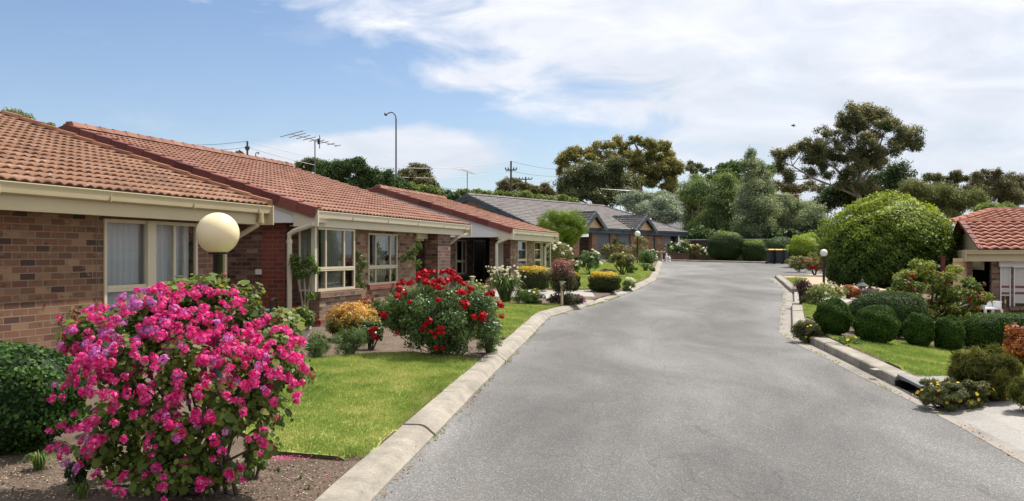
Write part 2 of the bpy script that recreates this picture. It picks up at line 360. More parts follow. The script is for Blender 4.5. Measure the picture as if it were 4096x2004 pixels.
# ------------------------------------------------------------------ mesh builders
def link(o, parent=None):
    COL.objects.link(o)
    if parent is not None: o.parent = parent
    return o
def tag(o, label=None, cat=None, group=None, kind=None):
    if label: o['label'] = label
    if cat: o['category'] = cat
    if group: o['group'] = group
    if kind: o['kind'] = kind
    return o
def thing(name, label, cat, loc=(0, 0, 0), group=None):
    o = bpy.data.objects.new(name, None); o.empty_display_size = .2; o.location = loc; link(o)
    return tag(o, label, cat, group)
class MB:
    def __init__(s, fr=None):
        s.v = []; s.f = []; s.uv = []; s.fr = fr   # fr = (O, ex, ey, ez)
    def T(s, p):
        if s.fr is None: return (p[0], p[1], p[2])
        O, a, b, c = s.fr
        q = O+a*p[0]+b*p[1]+c*p[2]; return (q.x, q.y, q.z)
    def poly(s, pts, uvs=None, ax=None):
        i = len(s.v); s.v += [s.T(p) for p in pts]; s.f.append(tuple(range(i, i+len(pts))))
        if uvs is None:
            if ax is None:
                n = (Vector(pts[1])-Vector(pts[0])).cross(Vector(pts[2])-Vector(pts[0])); ax = max(range(3), key=lambda k: abs(n[k]))
            uvs = [((p[1], p[2]) if ax == 0 else (p[0], p[2]) if ax == 1 else (p[0], p[1])) for p in pts]
        s.uv += list(uvs)
    def box(s, a, b, skip=()):
        x0, y0, z0 = a; x1, y1, z1 = b
        if x0 > x1: x0, x1 = x1, x0
        if y0 > y1: y0, y1 = y1, y0
        if z0 > z1: z0, z1 = z1, z0
        s.poly([(x0, y0, z0), (x0, y0, z1), (x0, y1, z1), (x0, y1, z0)], ax=0); s.poly([(x1, y0, z0), (x1, y1, z0), (x1, y1, z1), (x1, y0, z1)], ax=0)
        s.poly([(x0, y0, z0), (x1, y0, z0), (x1, y0, z1), (x0, y0, z1)], ax=1); s.poly([(x0, y1, z0), (x0, y1, z1), (x1, y1, z1), (x1, y1, z0)], ax=1)
        s.poly([(x0, y0, z0), (x0, y1, z0), (x1, y1, z0), (x1, y0, z0)], ax=2); s.poly([(x0, y0, z1), (x1, y0, z1), (x1, y1, z1), (x0, y1, z1)], ax=2)
    def extr(s, prof, a, b, axis_pts=None):
        """prism: profile points list (y,z) swept along x from a to b"""
        n = len(prof)
        for i in range(n):
            p, q = prof[i], prof[(i+1) % n]
            s.poly([(a, p[0], p[1]), (b, p[0], p[1]), (b, q[0], q[1]), (a, q[0], q[1])], uvs=[(a, 0), (b, 0), (b, .1), (a, .1)])
        s.poly([(a, p[0], p[1]) for p in prof]); s.poly([(b, p[0], p[1]) for p in reversed(prof)])
    def tube(s, path, rad, n=8, caps=True):
        path = [Vector(p) for p in path]
        if not hasattr(rad, '__len__'): rad = [rad]*len(path)
        rings = []; up = Vector((0, 0, 1))
        for i, p in enumerate(path):
            d = (path[min(i+1, len(path)-1)]-path[max(i-1, 0)]).normalized()
            ref = up if abs(d.z) < .9 else Vector((1, 0, 0))
            a = d.cross(ref).normalized(); b = d.cross(a)
            rings.append([p+(a*math.cos(t)+b*math.sin(t))*rad[i] for t in [2*math.pi*k/n for k in range(n)]])
        i0 = len(s.v)
        for r in rings: s.v += [s.T(q) for q in r]
        for i in range(len(path)-1):
            for k in range(n):
                k2 = (k+1) % n
                s.f.append((i0+i*n+k, i0+i*n+k2, i0+(i+1)*n+k2, i0+(i+1)*n+k)); s.uv += [(k, i), (k+1, i), (k+1, i+1), (k, i+1)]
        if caps:
            s.f.append(tuple(i0+k for k in range(n))); s.uv += [(0, 0)]*n
            s.f.append(tuple(i0+(len(path)-1)*n+k for k in reversed(range(n)))); s.uv += [(0, 0)]*n
    def lathe(s, prof, c=(0, 0, 0), n=20):
        i0 = len(s.v); m_ = len(prof)
        for r, z in prof:
            for k in range(n):
                t = 2*math.pi*k/n; s.v.append(s.T((c[0]+r*math.cos(t), c[1]+r*math.sin(t), c[2]+z)))
        for i in range(m_-1):
            for k in range(n):
                k2 = (k+1) % n
                s.f.append((i0+i*n+k, i0+i*n+k2, i0+(i+1)*n+k2, i0+(i+1)*n+k)); s.uv += [(k/n, i), (k/n+.1, i), (k/n+.1, i+1), (k/n, i+1)]
    def build(s, name, m, parent=None, loc=None, smooth=False, local=False):
        me = bpy.data.meshes.new(name)
        off = Vector((0, 0, 0))
        if parent is not None and not local:
            off = Vector(parent.location)
            if parent.parent is not None: off = off+Vector(parent.parent.location)
        if loc is not None: off = Vector(loc)
        vv = [(p[0]-off.x, p[1]-off.y, p[2]-off.z) for p in s.v] if not local else s.v
        me.from_pydata(vv, [], s.f)
        ul = me.uv_layers.new(name='UVMap'); ul.data.foreach_set('uv', np.array(s.uv, dtype=np.float32).ravel())
        if smooth: me.polygons.foreach_set('use_smooth', [True]*len(me.polygons))
        me.materials.append(m if not isinstance(m, str) else M[m])
        o = bpy.data.objects.new(name, me); link(o, parent)
        if loc is not None and parent is None: o.location = loc
        return o

def cells_mesh(name, V, m, parent=None, tone=None, tip=None, loc=None):
    """V (N,k,3): N separate k-gons"""
    N, k, _ = V.shape
    off = np.array(loc if loc is not None else ((parent.location[:] if parent else (0, 0, 0))))
    me = bpy.data.meshes.new(name)
    me.vertices.add(N*k); me.vertices.foreach_set('co', (V-off).astype(np.float32).ravel())
    me.loops.add(N*k); me.loops.foreach_set('vertex_index', np.arange(N*k, dtype=np.int32))
    me.polygons.add(N); me.polygons.foreach_set('loop_start', np.arange(N, dtype=np.int32)*k)
    try: me.polygons.foreach_set('loop_total', np.full(N, k, dtype=np.int32))
    except Exception: pass
    for nm, a in (('tone', tone), ('tip', tip)):
        if a is not None:
            at = me.attributes.new(nm, 'FLOAT', 'FACE'); at.data.foreach_set('value', np.clip(a, 0, 1).astype(np.float32))
    me.update(); me.validate()
    me.materials.append(m if not isinstance(m, str) else M[m])
    o = bpy.data.objects.new(name, me); link(o, parent)
    if parent is None and loc is not None: o.location = loc
    return o

def nrm(a): return a/np.maximum(np.linalg.norm(a, axis=-1, keepdims=True), 1e-9)
RH = np.array([(-.5, 0), (0, .5), (.5, 0), (0, -.5)])
LEAF6 = np.array([(-.5, 0), (-.2, .42), (.2, .34), (.5, 0), (.2, -.34), (-.2, -.42)])
ROUND = np.array([(.5*math.cos(a), .5*math.sin(a)) for a in np.linspace(0, 2*math.pi, 7)[:6]])
def leaf_cells(P, N, L, Wd, rng, shape=RH, droop=0.0, T=None):
    n = len(P); N = nrm(N)
    if T is None: T = rng.normal(size=(n, 3))
    T = T+np.array((0, 0, -droop))
    T = nrm(T-N*np.sum(T*N, 1, keepdims=True)); B = np.cross(N, T)
    s = rng.uniform(.65, 1.3, (n, 1, 1))
    t = shape[None, :, :1]*L*s; b = shape[None, :, 1:]*Wd*s
    return P[:, None, :]+t*T[:, None, :]+b*B[:, None, :]
def dirs(n, rng): return nrm(rng.normal(size=(n, 3)))
def clump_pts(C, Rr, n, rng, shell=.5):
    """points spread in ellipsoidal clumps. C (m,3), Rr (m,3)"""
    m = len(C); vol = np.prod(Rr, 1)**(2/3); idx = rng.choice(m, n, p=vol/vol.sum())
    d = dirs(n, rng); r = (shell+(1-shell)*rng.random(n)**.6)[:, None]*rng.uniform(.8, 1.18, (n, 1))
    return C[idx]+d*r*Rr[idx], d, idx
# ------------------------------------------------------------------ the ground
def terrain():
    Ys = np.concatenate([np.arange(-6, 0, 1.0), np.arange(0, 44, .4), np.arange(44, 70, .5), [70, 72, 75, 80, 90, 100, 120, 150, 200, 300, 500, 900]])
    offs = np.array([0, .03, .15, .4, .8, 1.3, 2, 3, 4.5, 6, 8, 11, 15, 22, 35, 60, 120, 300, 800])
    V = []; nc = 2*len(offs)
    for Y in Ys:
        row = []
        L = xl(Y)-KW+.03; Rr = xf(Y)+.28-.03; r = road_z(Y)
        under = r-.06
        for o in offs[::-1]: row.append((L-o, Y, ground(L-o-.001, Y) if o > 0 else under))
        for o in offs: row.append((Rr+o, Y, ground(Rr+o+.001, Y) if o > 0 else under))
        V.append(row)
    mb = MB()
    V = np.array(V); idx = lambda i, j: i*nc+j
    mb.v = [tuple(p) for p in V.reshape(-1, 3)]
    for i in range(len(Ys)-1):
        for j in range(nc-1):
            mb.f.append((idx(i, j), idx(i, j+1), idx(i+1, j+1), idx(i+1, j))); mb.uv += [(0, 0)]*4
    tag(mb.build('ground', 'soil', smooth=False), kind='structure')
terrain()

def drape(name, pts, h, m, kind='structure', step=.4, skirt=.06, label=None):
    """polygon (photo measured on the ground) laid over the terrain at height h"""
    P = [Vector((p[0], p[1])) for p in pts]
    # densify outline
    Q = []
    for i in range(len(P)):
        a, b = P[i], P[(i+1) % len(P)]; k = max(1, int((b-a).length/step))
        for j in range(k): Q.append(a.lerp(b, j/k))
    n = len(Q); xs = [q.x for q in Q]; ys = [q.y for q in Q]
    inner = []
    def inside(x, y):
        c = False
        for i in range(n):
            a, b = Q[i], Q[i-1]
            if (a.y > y) != (b.y > y) and x < (b.x-a.x)*(y-a.y)/(b.y-a.y)+a.x: c = not c
        return c
    yy = min(ys)+step/2
    while yy < max(ys):
        xx = min(xs)+step/2
        while xx < max(xs):
            if inside(xx, yy) and min((Vector((xx, yy))-q).length for q in Q) > step*.4: inner.append(Vector((xx, yy)))
            xx += step
        yy += step
    vs_, es, fs, _, _, _ = delaunay_2d_cdt(Q+inner, [], [list(range(n))], 1, 1e-5)
    mb = MB(); mb.v = [(q.x, q.y, ground(q.x, q.y)+h) for q in vs_]
    for f in fs: mb.f.append(tuple(f)); mb.uv += [(vs_[i].x, vs_[i].y) for i in f]
    for i in range(n):
        a, b = Q[i], Q[(i+1) % n]; j = len(mb.v)
        za, zb = ground(a.x, a.y)+h, ground(b.x, b.y)+h
        mb.v += [(a.x, a.y, za), (b.x, b.y, zb), (b.x, b.y, zb-skirt-h), (a.x, a.y, za-skirt-h)]; mb.f.append((j, j+1, j+2, j+3)); mb.uv += [(0, 0)]*4
    ob_ = mb.build(name, m)
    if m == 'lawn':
        ob_.data.materials.append(M['soil']); ob_.data.polygons.foreach_set('material_index', [0]*len(fs)+[1]*n)  # soil colour on the skirt paints in the shade at the lawn edge
    return tag(ob_, kind=kind), inside, (min(xs), max(xs), min(ys), max(ys))

# road, gutter, kerbs
Yr = sorted(set(list(np.arange(-5, 44, .4))+list(E_r[0])+list(E_l[0][E_l[0] < 66])+list(np.arange(44, 66, 1.0))))
Yr = [y for y in Yr if y < 66]
mb = MB()
for i in range(len(Yr)-1):
    a, b = Yr[i], Yr[i+1]
    n = 6
    for k in range(n):
        def X(Y, t): return xl(Y)-.03+(xr(Y)-xl(Y)+.03)*t
        mb.poly([(X(a, k/n), a, road_z(a)), (X(a, (k+1)/n), a, road_z(a)), (X(b, (k+1)/n), b, road_z(b)), (X(b, k/n), b, road_z(b))], uvs=[(k/n, a), ((k+1)/n, a), ((k+1)/n, b), (k/n, b)])
def Yend(x): return float(np.interp(x, [-30, 8, 12, 18, 40, 80], [72, 71.5, 70, 64.0, 58, 50]))
xsr = np.linspace(xl(Yr[-1]), 44, 24)
for i in range(23):
    a, b = xsr[i], xsr[i+1]; y0 = Yr[-1]
    if Yend(b) > y0+.1 and b < 17: mb.poly([(a, y0, road_z(y0)), (b, y0, road_z(y0)), (b, Yend(b), road_z(Yend(b))), (a, Yend(a), road_z(Yend(a)))], uvs=[(.4, 1)]*4)
tag(mb.build('road', 'asphalt'), kind='structure')
# worn concrete gutter on the right
mb = MB()
ya = [y for y in Yr if y < 42.5]
for a, b in zip(ya[:-1], ya[1:]):
    mb.poly([(xr(a)-.02, a, road_z(a)+.004), (xf(a)+.03, a, road_z(a)-.012), (xf(b)+.03, b, road_z(b)-.012), (xr(b)-.02, b, road_z(b)+.004)])
    mb.poly([(xr(a)-.02, a, road_z(a)+.004), (xr(b)-.02, b, road_z(b)+.004), (xr(b)-.02, b, road_z(b)-.05), (xr(a)-.02, a, road_z(a)-.05)])
tag(mb.build('gutter', 'gutter'), kind='structure')
def kerb(name, fx, y0, y1, prof, m='kerb', joint=2.4, drops=()):
    """prof: (offset, height) list; fx(Y) the line, offset added along x; a dark joint every few metres"""
    mb = MB(); ys = [y0]; y = y0
    rr = random.Random(int(y0*10))
    while y < y1-.05:
        y = min(y+.3, y1); ys.append(y)
    nextj = y0+rr.uniform(1, joint)
    k = 0
    segs = []; cur = [ys[0]]
    for y in ys[1:]:
        cur.append(y)
        if y > nextj: segs.append(cur); cur = [y+.022]; nextj += joint*rr.uniform(.75, 1.3)
    if len(cur) > 1: segs.append(cur)
    for sg in segs:
        dz = rr.uniform(-.008, .008); dx = rr.uniform(-.008, .008)
        for a, b in zip(sg[:-1], sg[1:]):
            for (o1, h1), (o2, h2) in zip(prof[:-1], prof[1:]):
                mb.poly([(fx(a)+o1+dx, a, road_z(a)+h1+dz), (fx(b)+o1+dx, b, road_z(b)+h1+dz), (fx(b)+o2+dx, b, road_z(b)+h2+dz), (fx(a)+o2+dx, a, road_z(a)+h2+dz)])
        for e in (sg[0], sg[-1]):
            mb.poly([(fx(e)+o+dx, e, road_z(e)+h+dz) for o, h in prof]+[(fx(e)+prof[-1][0]+dx, e, road_z(e)-.08), (fx(e)+prof[0][0]+dx, e, road_z(e)-.08)], uvs=[(0, 0)]*(len(prof)+2))
    return tag(mb.build(name, m), kind='structure')
LP = [(.0, -.05), (-.004, .02), (-.025, .035), (-.08, .085), (-.115, .105), (-.16, .115), (-.305, .118), (-.32, .10), (-.325, -.05)]
YA = Yroad(1214); YBk = Yroad(1167)
kerb('kerb', xl, 1.5, YA-.15, LP); kerb('kerb', xl, YBk+.2, 66.5, LP)
# low layback across the driveway mouth
kerb('kerb', xl, YA-.13, YBk+.18, [(0, -.05), (0, .012), (-.32, .03), (-.33, -.03)], 'gutter', 1.8)
RP = [(0, -.05), (.005, .105), (.02, .12), (.06, .125), (.27, .122), (.285, .10), (.29, -.06)]
kerb('kerb', xf, Yroad(1169), 42.0, RP)
kerb('kerb', xf, Yroad(1330), Yroad(1224), RP)
kerb('kerb', xf, Yroad(1540), Yroad(1358), RP)
# far kerb and bank
mb = MB(); pts = [(float(x), Yend(x)) for x in np.linspace(8.5, 22, 22)]
for (xa, ya_), (xb, yb_) in zip(pts[:-1], pts[1:]):
    for (o1, h1), (o2, h2) in zip([(0, -.05), (.02, .10), (.3, .12)], [(.02, .10), (.3, .12), (.31, -.05)]):
        mb.poly([(xa, ya_+o1, road_z(ya_)+h1), (xb, yb_+o1, road_z(yb_)+h1), (xb, yb_+o2, road_z(yb_)+h2), (xa, ya_+o2, road_z(ya_)+h2)])
tag(mb.build('kerb', 'kerb'), kind='structure')

# stormwater pit set in the kerb
pit = thing('storm_drain', 'concrete side entry drain with dark slot opening in right kerb', 'drain', (5.0, 11.3, road_z(11.3)))
y0, y1 = Yroad(1592), Yroad(1540)
mb = MB()
mb.box((xf(y1)+.06, y0, road_z(11)+.085), (xf(y1)+.95, y1, road_z(11)+.135)); mb.build('cover_slab', 'gutter', pit)
mb = MB(); mb.poly([(xf(y0)+.02, y0, road_z(y0)+.11), (xf(y1)+.03, y1, road_z(y1)+.11), (xf(y1)+.03, y1, road_z(y1)+.145), (xf(y0)+.02, y0, road_z(y0)+.145)])
mb.poly([(xf(y0)+.02, y0, road_z(y0)+.145), (xf(y1)+.03, y1, road_z(y1)+.145), (xf(y1)+.09, y1, road_z(y1)+.145), (xf(y0)+.08, y0, road_z(y0)+.145)]); mb.build('lintel_edge', 'darkmetal', pit)
mb = MB(); mb.box((xf(y1)+.25, y0, road_z(11)-.2), (xf(y1)+.27, y1, road_z(11)+.08)); mb.box((xf(y1)+.0, y1-.02, road_z(11)-.2), (xf(y1)+.27, y1+.01, road_z(11)+.08)); mb.build('slot', 'dark', pit)
# little plates on the kerbs
def kplate(label, x4, y4, side):
    Yk = Yroad(y4)*.94; X = (x4-2048)/3579*Yk
    mb = MB(); z = road_z(Yk)+.124
    mb.box((X-.05, Yk-.08, z), (X+.05, Yk+.08, z+.006)); mb.box((X-.035, Yk-.06, z+.006), (X+.035, Yk+.06, z+.009))
    tag(mb.build('service_plate', 'palestone', loc=(X, Yk, z)), label, 'cover plate', 'plates on the kerbs')
kplate('small pale metal cover plate on top of the right kerb near the drain', 3503, 1480, 1)
kplate('small pale metal plate on the left kerb before the driveway mouth', 2275, 1236, -1)

# lawns
def grassy(name, label, px, dens, hgt, wid=.006, seed=1):
    pts = [G(x, y) for x, y in px]
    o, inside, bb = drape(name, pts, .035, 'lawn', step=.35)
    rng = np.random.default_rng(seed)
    x0, x1, y0, y1 = bb; n = int((x1-x0)*(y1-y0)*dens)
    X = rng.uniform(x0, x1, n); Y = rng.uniform(y0, y1, n)
    P = np.array([(p[0], p[1]) for p in pts]); c = np.zeros(n, bool)
    for i in range(len(P)):
        a, b = P[i], P[i-1]; cond = (a[1] > Y) != (b[1] > Y)
        with np.errstate(divide='ignore', invalid='ignore'): c ^= cond & (X < (b[0]-a[0])*(Y-a[1])/(b[1]-a[1])+a[0])
    X = X[c]; Y = Y[c]; n = len(X)
    # fringe along the outline, leaning outwards
    Z = np.array([ground(a, b) for a, b in zip(X, Y)])+.03
    base = np.stack([X, Y, Z], 1); a = rng.uniform(0, 2*np.pi, n); B = np.stack([np.cos(a), np.sin(a), 0*a], 1)
    h = hgt*rng.uniform(.5, 1.3, (n, 1)); lean = rng.normal(0, .45, (n, 2))
    tip = base+np.concatenate([lean*h, h], 1)
    V = np.stack([base-B*wid, base+B*wid, tip], 1)
    g = cells_mesh('grass', V, 'blade', tone=rng.random(n)); tag(g, label, 'grass', kind='stuff')
    return pts
L1 = [(1205, 913), (1150, 970), (1090, 1018), (1020, 1075), (960, 1128), (912, 1168), (850, 1158), (760, 1150), (700, 1145), (650, 1115), (575, 1080), (520, 1040), (540, 980), (620, 945), (700, 925), (790, 907), (880, 897), (1000, 893), (1120, 897)]
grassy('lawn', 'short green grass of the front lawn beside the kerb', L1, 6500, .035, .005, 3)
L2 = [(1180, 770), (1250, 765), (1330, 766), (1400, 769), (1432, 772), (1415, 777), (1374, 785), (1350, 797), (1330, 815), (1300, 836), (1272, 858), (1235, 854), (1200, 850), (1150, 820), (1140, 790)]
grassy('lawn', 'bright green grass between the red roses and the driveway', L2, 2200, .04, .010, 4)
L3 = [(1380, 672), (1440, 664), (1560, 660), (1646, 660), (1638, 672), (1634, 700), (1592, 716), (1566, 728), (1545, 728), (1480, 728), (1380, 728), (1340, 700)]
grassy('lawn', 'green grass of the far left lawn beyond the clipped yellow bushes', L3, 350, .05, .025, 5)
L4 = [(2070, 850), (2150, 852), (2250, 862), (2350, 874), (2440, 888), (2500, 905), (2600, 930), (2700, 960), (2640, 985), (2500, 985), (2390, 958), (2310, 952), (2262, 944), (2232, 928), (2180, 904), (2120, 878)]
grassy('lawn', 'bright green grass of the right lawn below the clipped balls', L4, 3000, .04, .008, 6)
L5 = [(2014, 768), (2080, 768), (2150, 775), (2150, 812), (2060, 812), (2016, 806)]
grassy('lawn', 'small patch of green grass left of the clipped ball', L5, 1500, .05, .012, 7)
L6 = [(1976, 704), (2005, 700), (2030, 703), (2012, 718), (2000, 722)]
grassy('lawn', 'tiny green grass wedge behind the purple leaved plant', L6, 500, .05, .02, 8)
drape('driveway', [G(x, y) for x, y in [(1577, 735), (1540, 748), (1505, 761), (1482, 765), (1440, 757), (1400, 752), (1330, 750), (1200, 745), (1200, 731), (1400, 731)]], .012, 'drive', step=.8)
mb = MB(); YD = 10.35
for ia, ya_ in enumerate(np.arange(-5, YD, .3)):
    yb_ = min(ya_+.3, YD)
    for (oa, za), (ob, zb) in zip([(.02, -.011), (.30, .036), (1.2, .052), (1.215, .052), (2.4, .074), (4.5, .11)], [(.30, .036), (1.2, .052), (1.215, .052), (2.4, .074), (4.5, .11), (7.5, .16)]):
        if oa == 1.2: za = zb = .040
        mb.poly([(xf(ya_)+oa, ya_, road_z(ya_)+za), (xf(ya_)+ob, ya_, road_z(ya_)+zb), (xf(yb_)+ob, yb_, road_z(yb_)+zb), (xf(yb_)+oa, yb_, road_z(yb_)+za)])
tag(mb.build('driveway', 'drive'), kind='structure')
drape('path', [G(x, y) for x, y in [(1997, 733), (2060, 735), (2130, 731), (2180, 728), (2185, 742), (2120, 765), (2060, 762), (1998, 768)]], .01, 'drive', step=.8)
drape('path', [G(x, y) for x, y in [(1968, 700), (2040, 690), (2260, 692), (2300, 715), (2230, 730), (2150, 728), (2060, 722), (2010, 716)]], .008, 'sand', step=.8)

# ------------------------------------------------------------------ houses
AA = math.atan(662.5/2250); DX = Vector((math.sin(AA), math.cos(AA), 0)); NV = Vector((math.cos(AA), -math.sin(AA), 0)); EZ = Vector((0, 0, 1))
P0 = Vector((-5.722, 10, 0)); FR1 = (P0, DX, NV, EZ)
def S_of(x, n=-.45, fr=FR1):
    O, d, e, _ = fr; u_ = (x-CX)/F
    return (u_*(O.y+e.y*n)-O.x-e.x*n)/(d.x-u_*d.y)
def N_of(x, s, fr=FR1):
    O, d, e, _ = fr; u_ = (x-CX)/F
    return (u_*(O.y+d.y*s)-O.x-d.x*s)/(e.x-u_*e.y)
def Z_of(x, y, n=-.45, fr=FR1):
    O, d, e, _ = fr; s = S_of(x, n, fr); return CAMZ-(y-HY)/F*(O.y+d.y*s+e.y*n)
def TP(fr, p): return fr[0]+fr[1]*p[0]+fr[2]*p[1]+fr[3]*p[2]

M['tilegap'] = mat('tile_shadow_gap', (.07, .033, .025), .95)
def tiles(parent, fr, O, eu, ev, u0f, u1f, vmax, m, course=.33, wave=.17, amp=.024, lip=.028, nper=6, name='roof'):
    """O, eu, ev in the local frame; real lapped, rolled tiles"""
    W_ = lambda v_: Vector(fr[1])*v_[0]+Vector(fr[2])*v_[1]+Vector(fr[3])*v_[2]
    Ow = TP(fr, O); eu = W_(eu).normalized(); ev = W_(ev).normalized(); en = eu.cross(ev); en = en if en.z > 0 else -en
    nc = int(math.ceil(vmax/course)); umin = min(u0f(0), u0f(vmax)); umax = max(u1f(0), u1f(vmax))
    us = np.arange(math.floor(umin/wave)*wave, umax+wave, wave/nper)
    prof = amp*(np.abs(np.cos(np.pi*us/wave))**1.3)
    rows = []
    for j in range(nc):
        va = j*course; vb = min((j+1)*course, vmax)
        rows += [(va-.006, -.01, 0), (va-.022, lip-.019, 1.35), (va-.022, lip, 1.35), (vb, 0, 1)]
    rng = np.random.default_rng(int(umax*7)); V = []; UV = []
    for k, (vv, h, pf) in enumerate(rows):
        vc = max(vv, 0); uc = np.clip(us, u0f(vc), u1f(vc)); j = k//4
        jit = (rng.random(len(us)//(2*nper)+2)*.012-.004).repeat(2*nper)[:len(us)] if k % 4 in (1, 2) else 0
        hh = h+prof*pf+jit
        V.append(np.array(Ow)[None, :]+uc[:, None]*np.array(eu)+vv*np.array(ev)+hh[:, None]*np.array(en)); UV.append(np.stack([uc, np.full_like(uc, max(vv, 0)+.01+(0 if k % 4 < 3 else -.03))], 1))
    V = np.array(V); UV = np.array(UV); nr, ncol = V.shape[:2]
    f = []; mi = []
    for r_ in range(nr-1):
        if r_ % 4 == 3: continue
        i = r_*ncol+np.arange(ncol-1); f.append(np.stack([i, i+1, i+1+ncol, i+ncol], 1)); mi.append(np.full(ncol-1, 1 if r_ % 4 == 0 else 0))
    f = np.concatenate(f); mi = np.concatenate(mi)
    Vf = V.reshape(-1, 3); area = np.linalg.norm(Vf[f[:, 0]]-Vf[f[:, 1]], axis=1)+np.linalg.norm(Vf[f[:, 2]]-Vf[f[:, 3]], axis=1)
    f = f[area > 1e-4]; mi = mi[area > 1e-4]
    me = bpy.data.meshes.new(name); off = np.array(parent.location[:])
    me.vertices.add(len(Vf)); me.vertices.foreach_set('co', (Vf-off).astype(np.float32).ravel())
    me.loops.add(len(f)*4); me.loops.foreach_set('vertex_index', f.astype(np.int32).ravel()); me.polygons.add(len(f))
    me.polygons.foreach_set('loop_start', np.arange(len(f), dtype=np.int32)*4); me.update()
    ul = me.uv_layers.new(name='UVMap'); ul.data.foreach_set('uv', UV.reshape(-1, 2)[f.ravel()].astype(np.float32).ravel())
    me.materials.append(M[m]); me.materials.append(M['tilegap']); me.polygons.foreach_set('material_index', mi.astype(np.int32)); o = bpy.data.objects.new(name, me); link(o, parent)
    return o
def caps(parent, fr, a, b, m, wdt=.20, drop=.16, L=.40, side=1, name='ridge_capping', flat=False):
    """row of lapped cap tiles from a to b (local); drop>0 gives an L shaped barge cap hanging on one side"""
    mb = MB(); A, B = TP(fr, a), TP(fr, b); D = (B-A); n = max(1, int(D.length/L)); D.normalize()
    lat = D.cross(EZ).normalized(); up = lat.cross(D).normalized()
    step = (B-A).length/n; rr = random.Random(int(A.x*100+A.y))
    for i in range(n):
        p = A+D*(i*step-.03); q = A+D*((i+1)*step+.0); h0 = .045+rr.uniform(-.004, .006); h1 = .022
        if drop > 0:
            s1 = lat*side
            pr = lambda P_, h: [P_+s1*(wdt*.5+.006+h*.3)-up*drop, P_+s1*(wdt*.5+h*.3)+up*(h-.015), P_+s1*(wdt*.35)+up*h, P_-s1*wdt*.4+up*h, P_-s1*wdt*.5+up*(h-.05)]
        else:
            pr = lambda P_, h: [P_+lat*wdt*.5-up*.06+up*(h*.5), P_+lat*wdt*.28+up*(h+.02), P_-lat*wdt*.28+up*(h+.02), P_-lat*wdt*.5-up*.06+up*(h*.5)]
        X0, X1 = pr(p, h0), pr(q, h1); k = len(X0)
        for j in range(k-1):
            uu = i*.38; mb.poly([X0[j], X0[j+1], X1[j+1], X1[j]], uvs=[(uu+.02, .1), (uu+.02, .3), (uu+.36, .3), (uu+.36, .1)])
        mb.poly(X0, uvs=[(i*.38+.1, .2)]*k)
    return mb.build(name, m, parent)
def gutter(parent, fr, s0, s1, n0, z, m, fdrop=.32, fm=None, ends=True):
    mb = MB(fr)
    mb.extr([(n0-.12, z-.02), (n0-.12, z-.13), (n0-.07, z-.145), (n0-.025, z-.13), (n0-.012, z-.05), (n0+.004, z-.012), (n0, z), (n0-.012, z-.004), (n0-.02, z-.03)], s0, s1)
    s = math.ceil(s0/1.75)*1.75
    while s < s1-.2:
        mb.box((s, n0-.11, z-.1475), (s+.008, n0-.001, z-.05)); s += 1.75
    g = mb.build('gutter', m, parent)
    mb = MB(fr); mb.box((s0, n0-.15, z-fdrop), (s1, n0-.122, z-.03))
    if ends:
        mb.box((s0-.03, n0-.50, z-fdrop), (s0, n0+.02, z+.01)); mb.box((s1, n0-.50, z-fdrop), (s1+.03, n0+.02, z+.01))
    mb.build('fascia', fm or m, parent)
    mb = MB(fr); mb.box((s0, n0-.60, z-fdrop+.012), (s1, n0-.15, z-fdrop+.02)); mb.build('soffit', fm or m, parent)
def wall(mb, s0, s1, n0, n1, z0, z1, ops=()):
    """front wall along s between n0 and n1 with rectangular openings (a,b,za,zb)"""
    cur = s0
    for a, b, za, zb in sorted(ops):
        if a > cur: mb.box((cur, n0, z0), (a, n1, z1))
        if za > z0: mb.box((a, n0, z0), (b, n1, za))
        if zb < z1: mb.box((a, n0, zb), (b, n1, z1))
        cur = b
    if s1 > cur: mb.box((cur, n0, z0), (s1, n1, z1))
def pleats(mb, s0, s1, n, z0, z1, per=.11, amp=.022):
    k = int((s1-s0)/.02); xs = np.linspace(s0, s1, max(k, 4)); rr = random.Random(int(s0*99)); ph = rr.random()*6
    f = lambda s: n+amp*math.sin(s/per*6.283+ph+.8*math.sin(s*5))
    for a, b in zip(xs[:-1], xs[1:]): mb.poly([(a, f(a), z0), (b, f(b), z0), (b, f(b), z1), (a, f(a), z1)], ax=1)
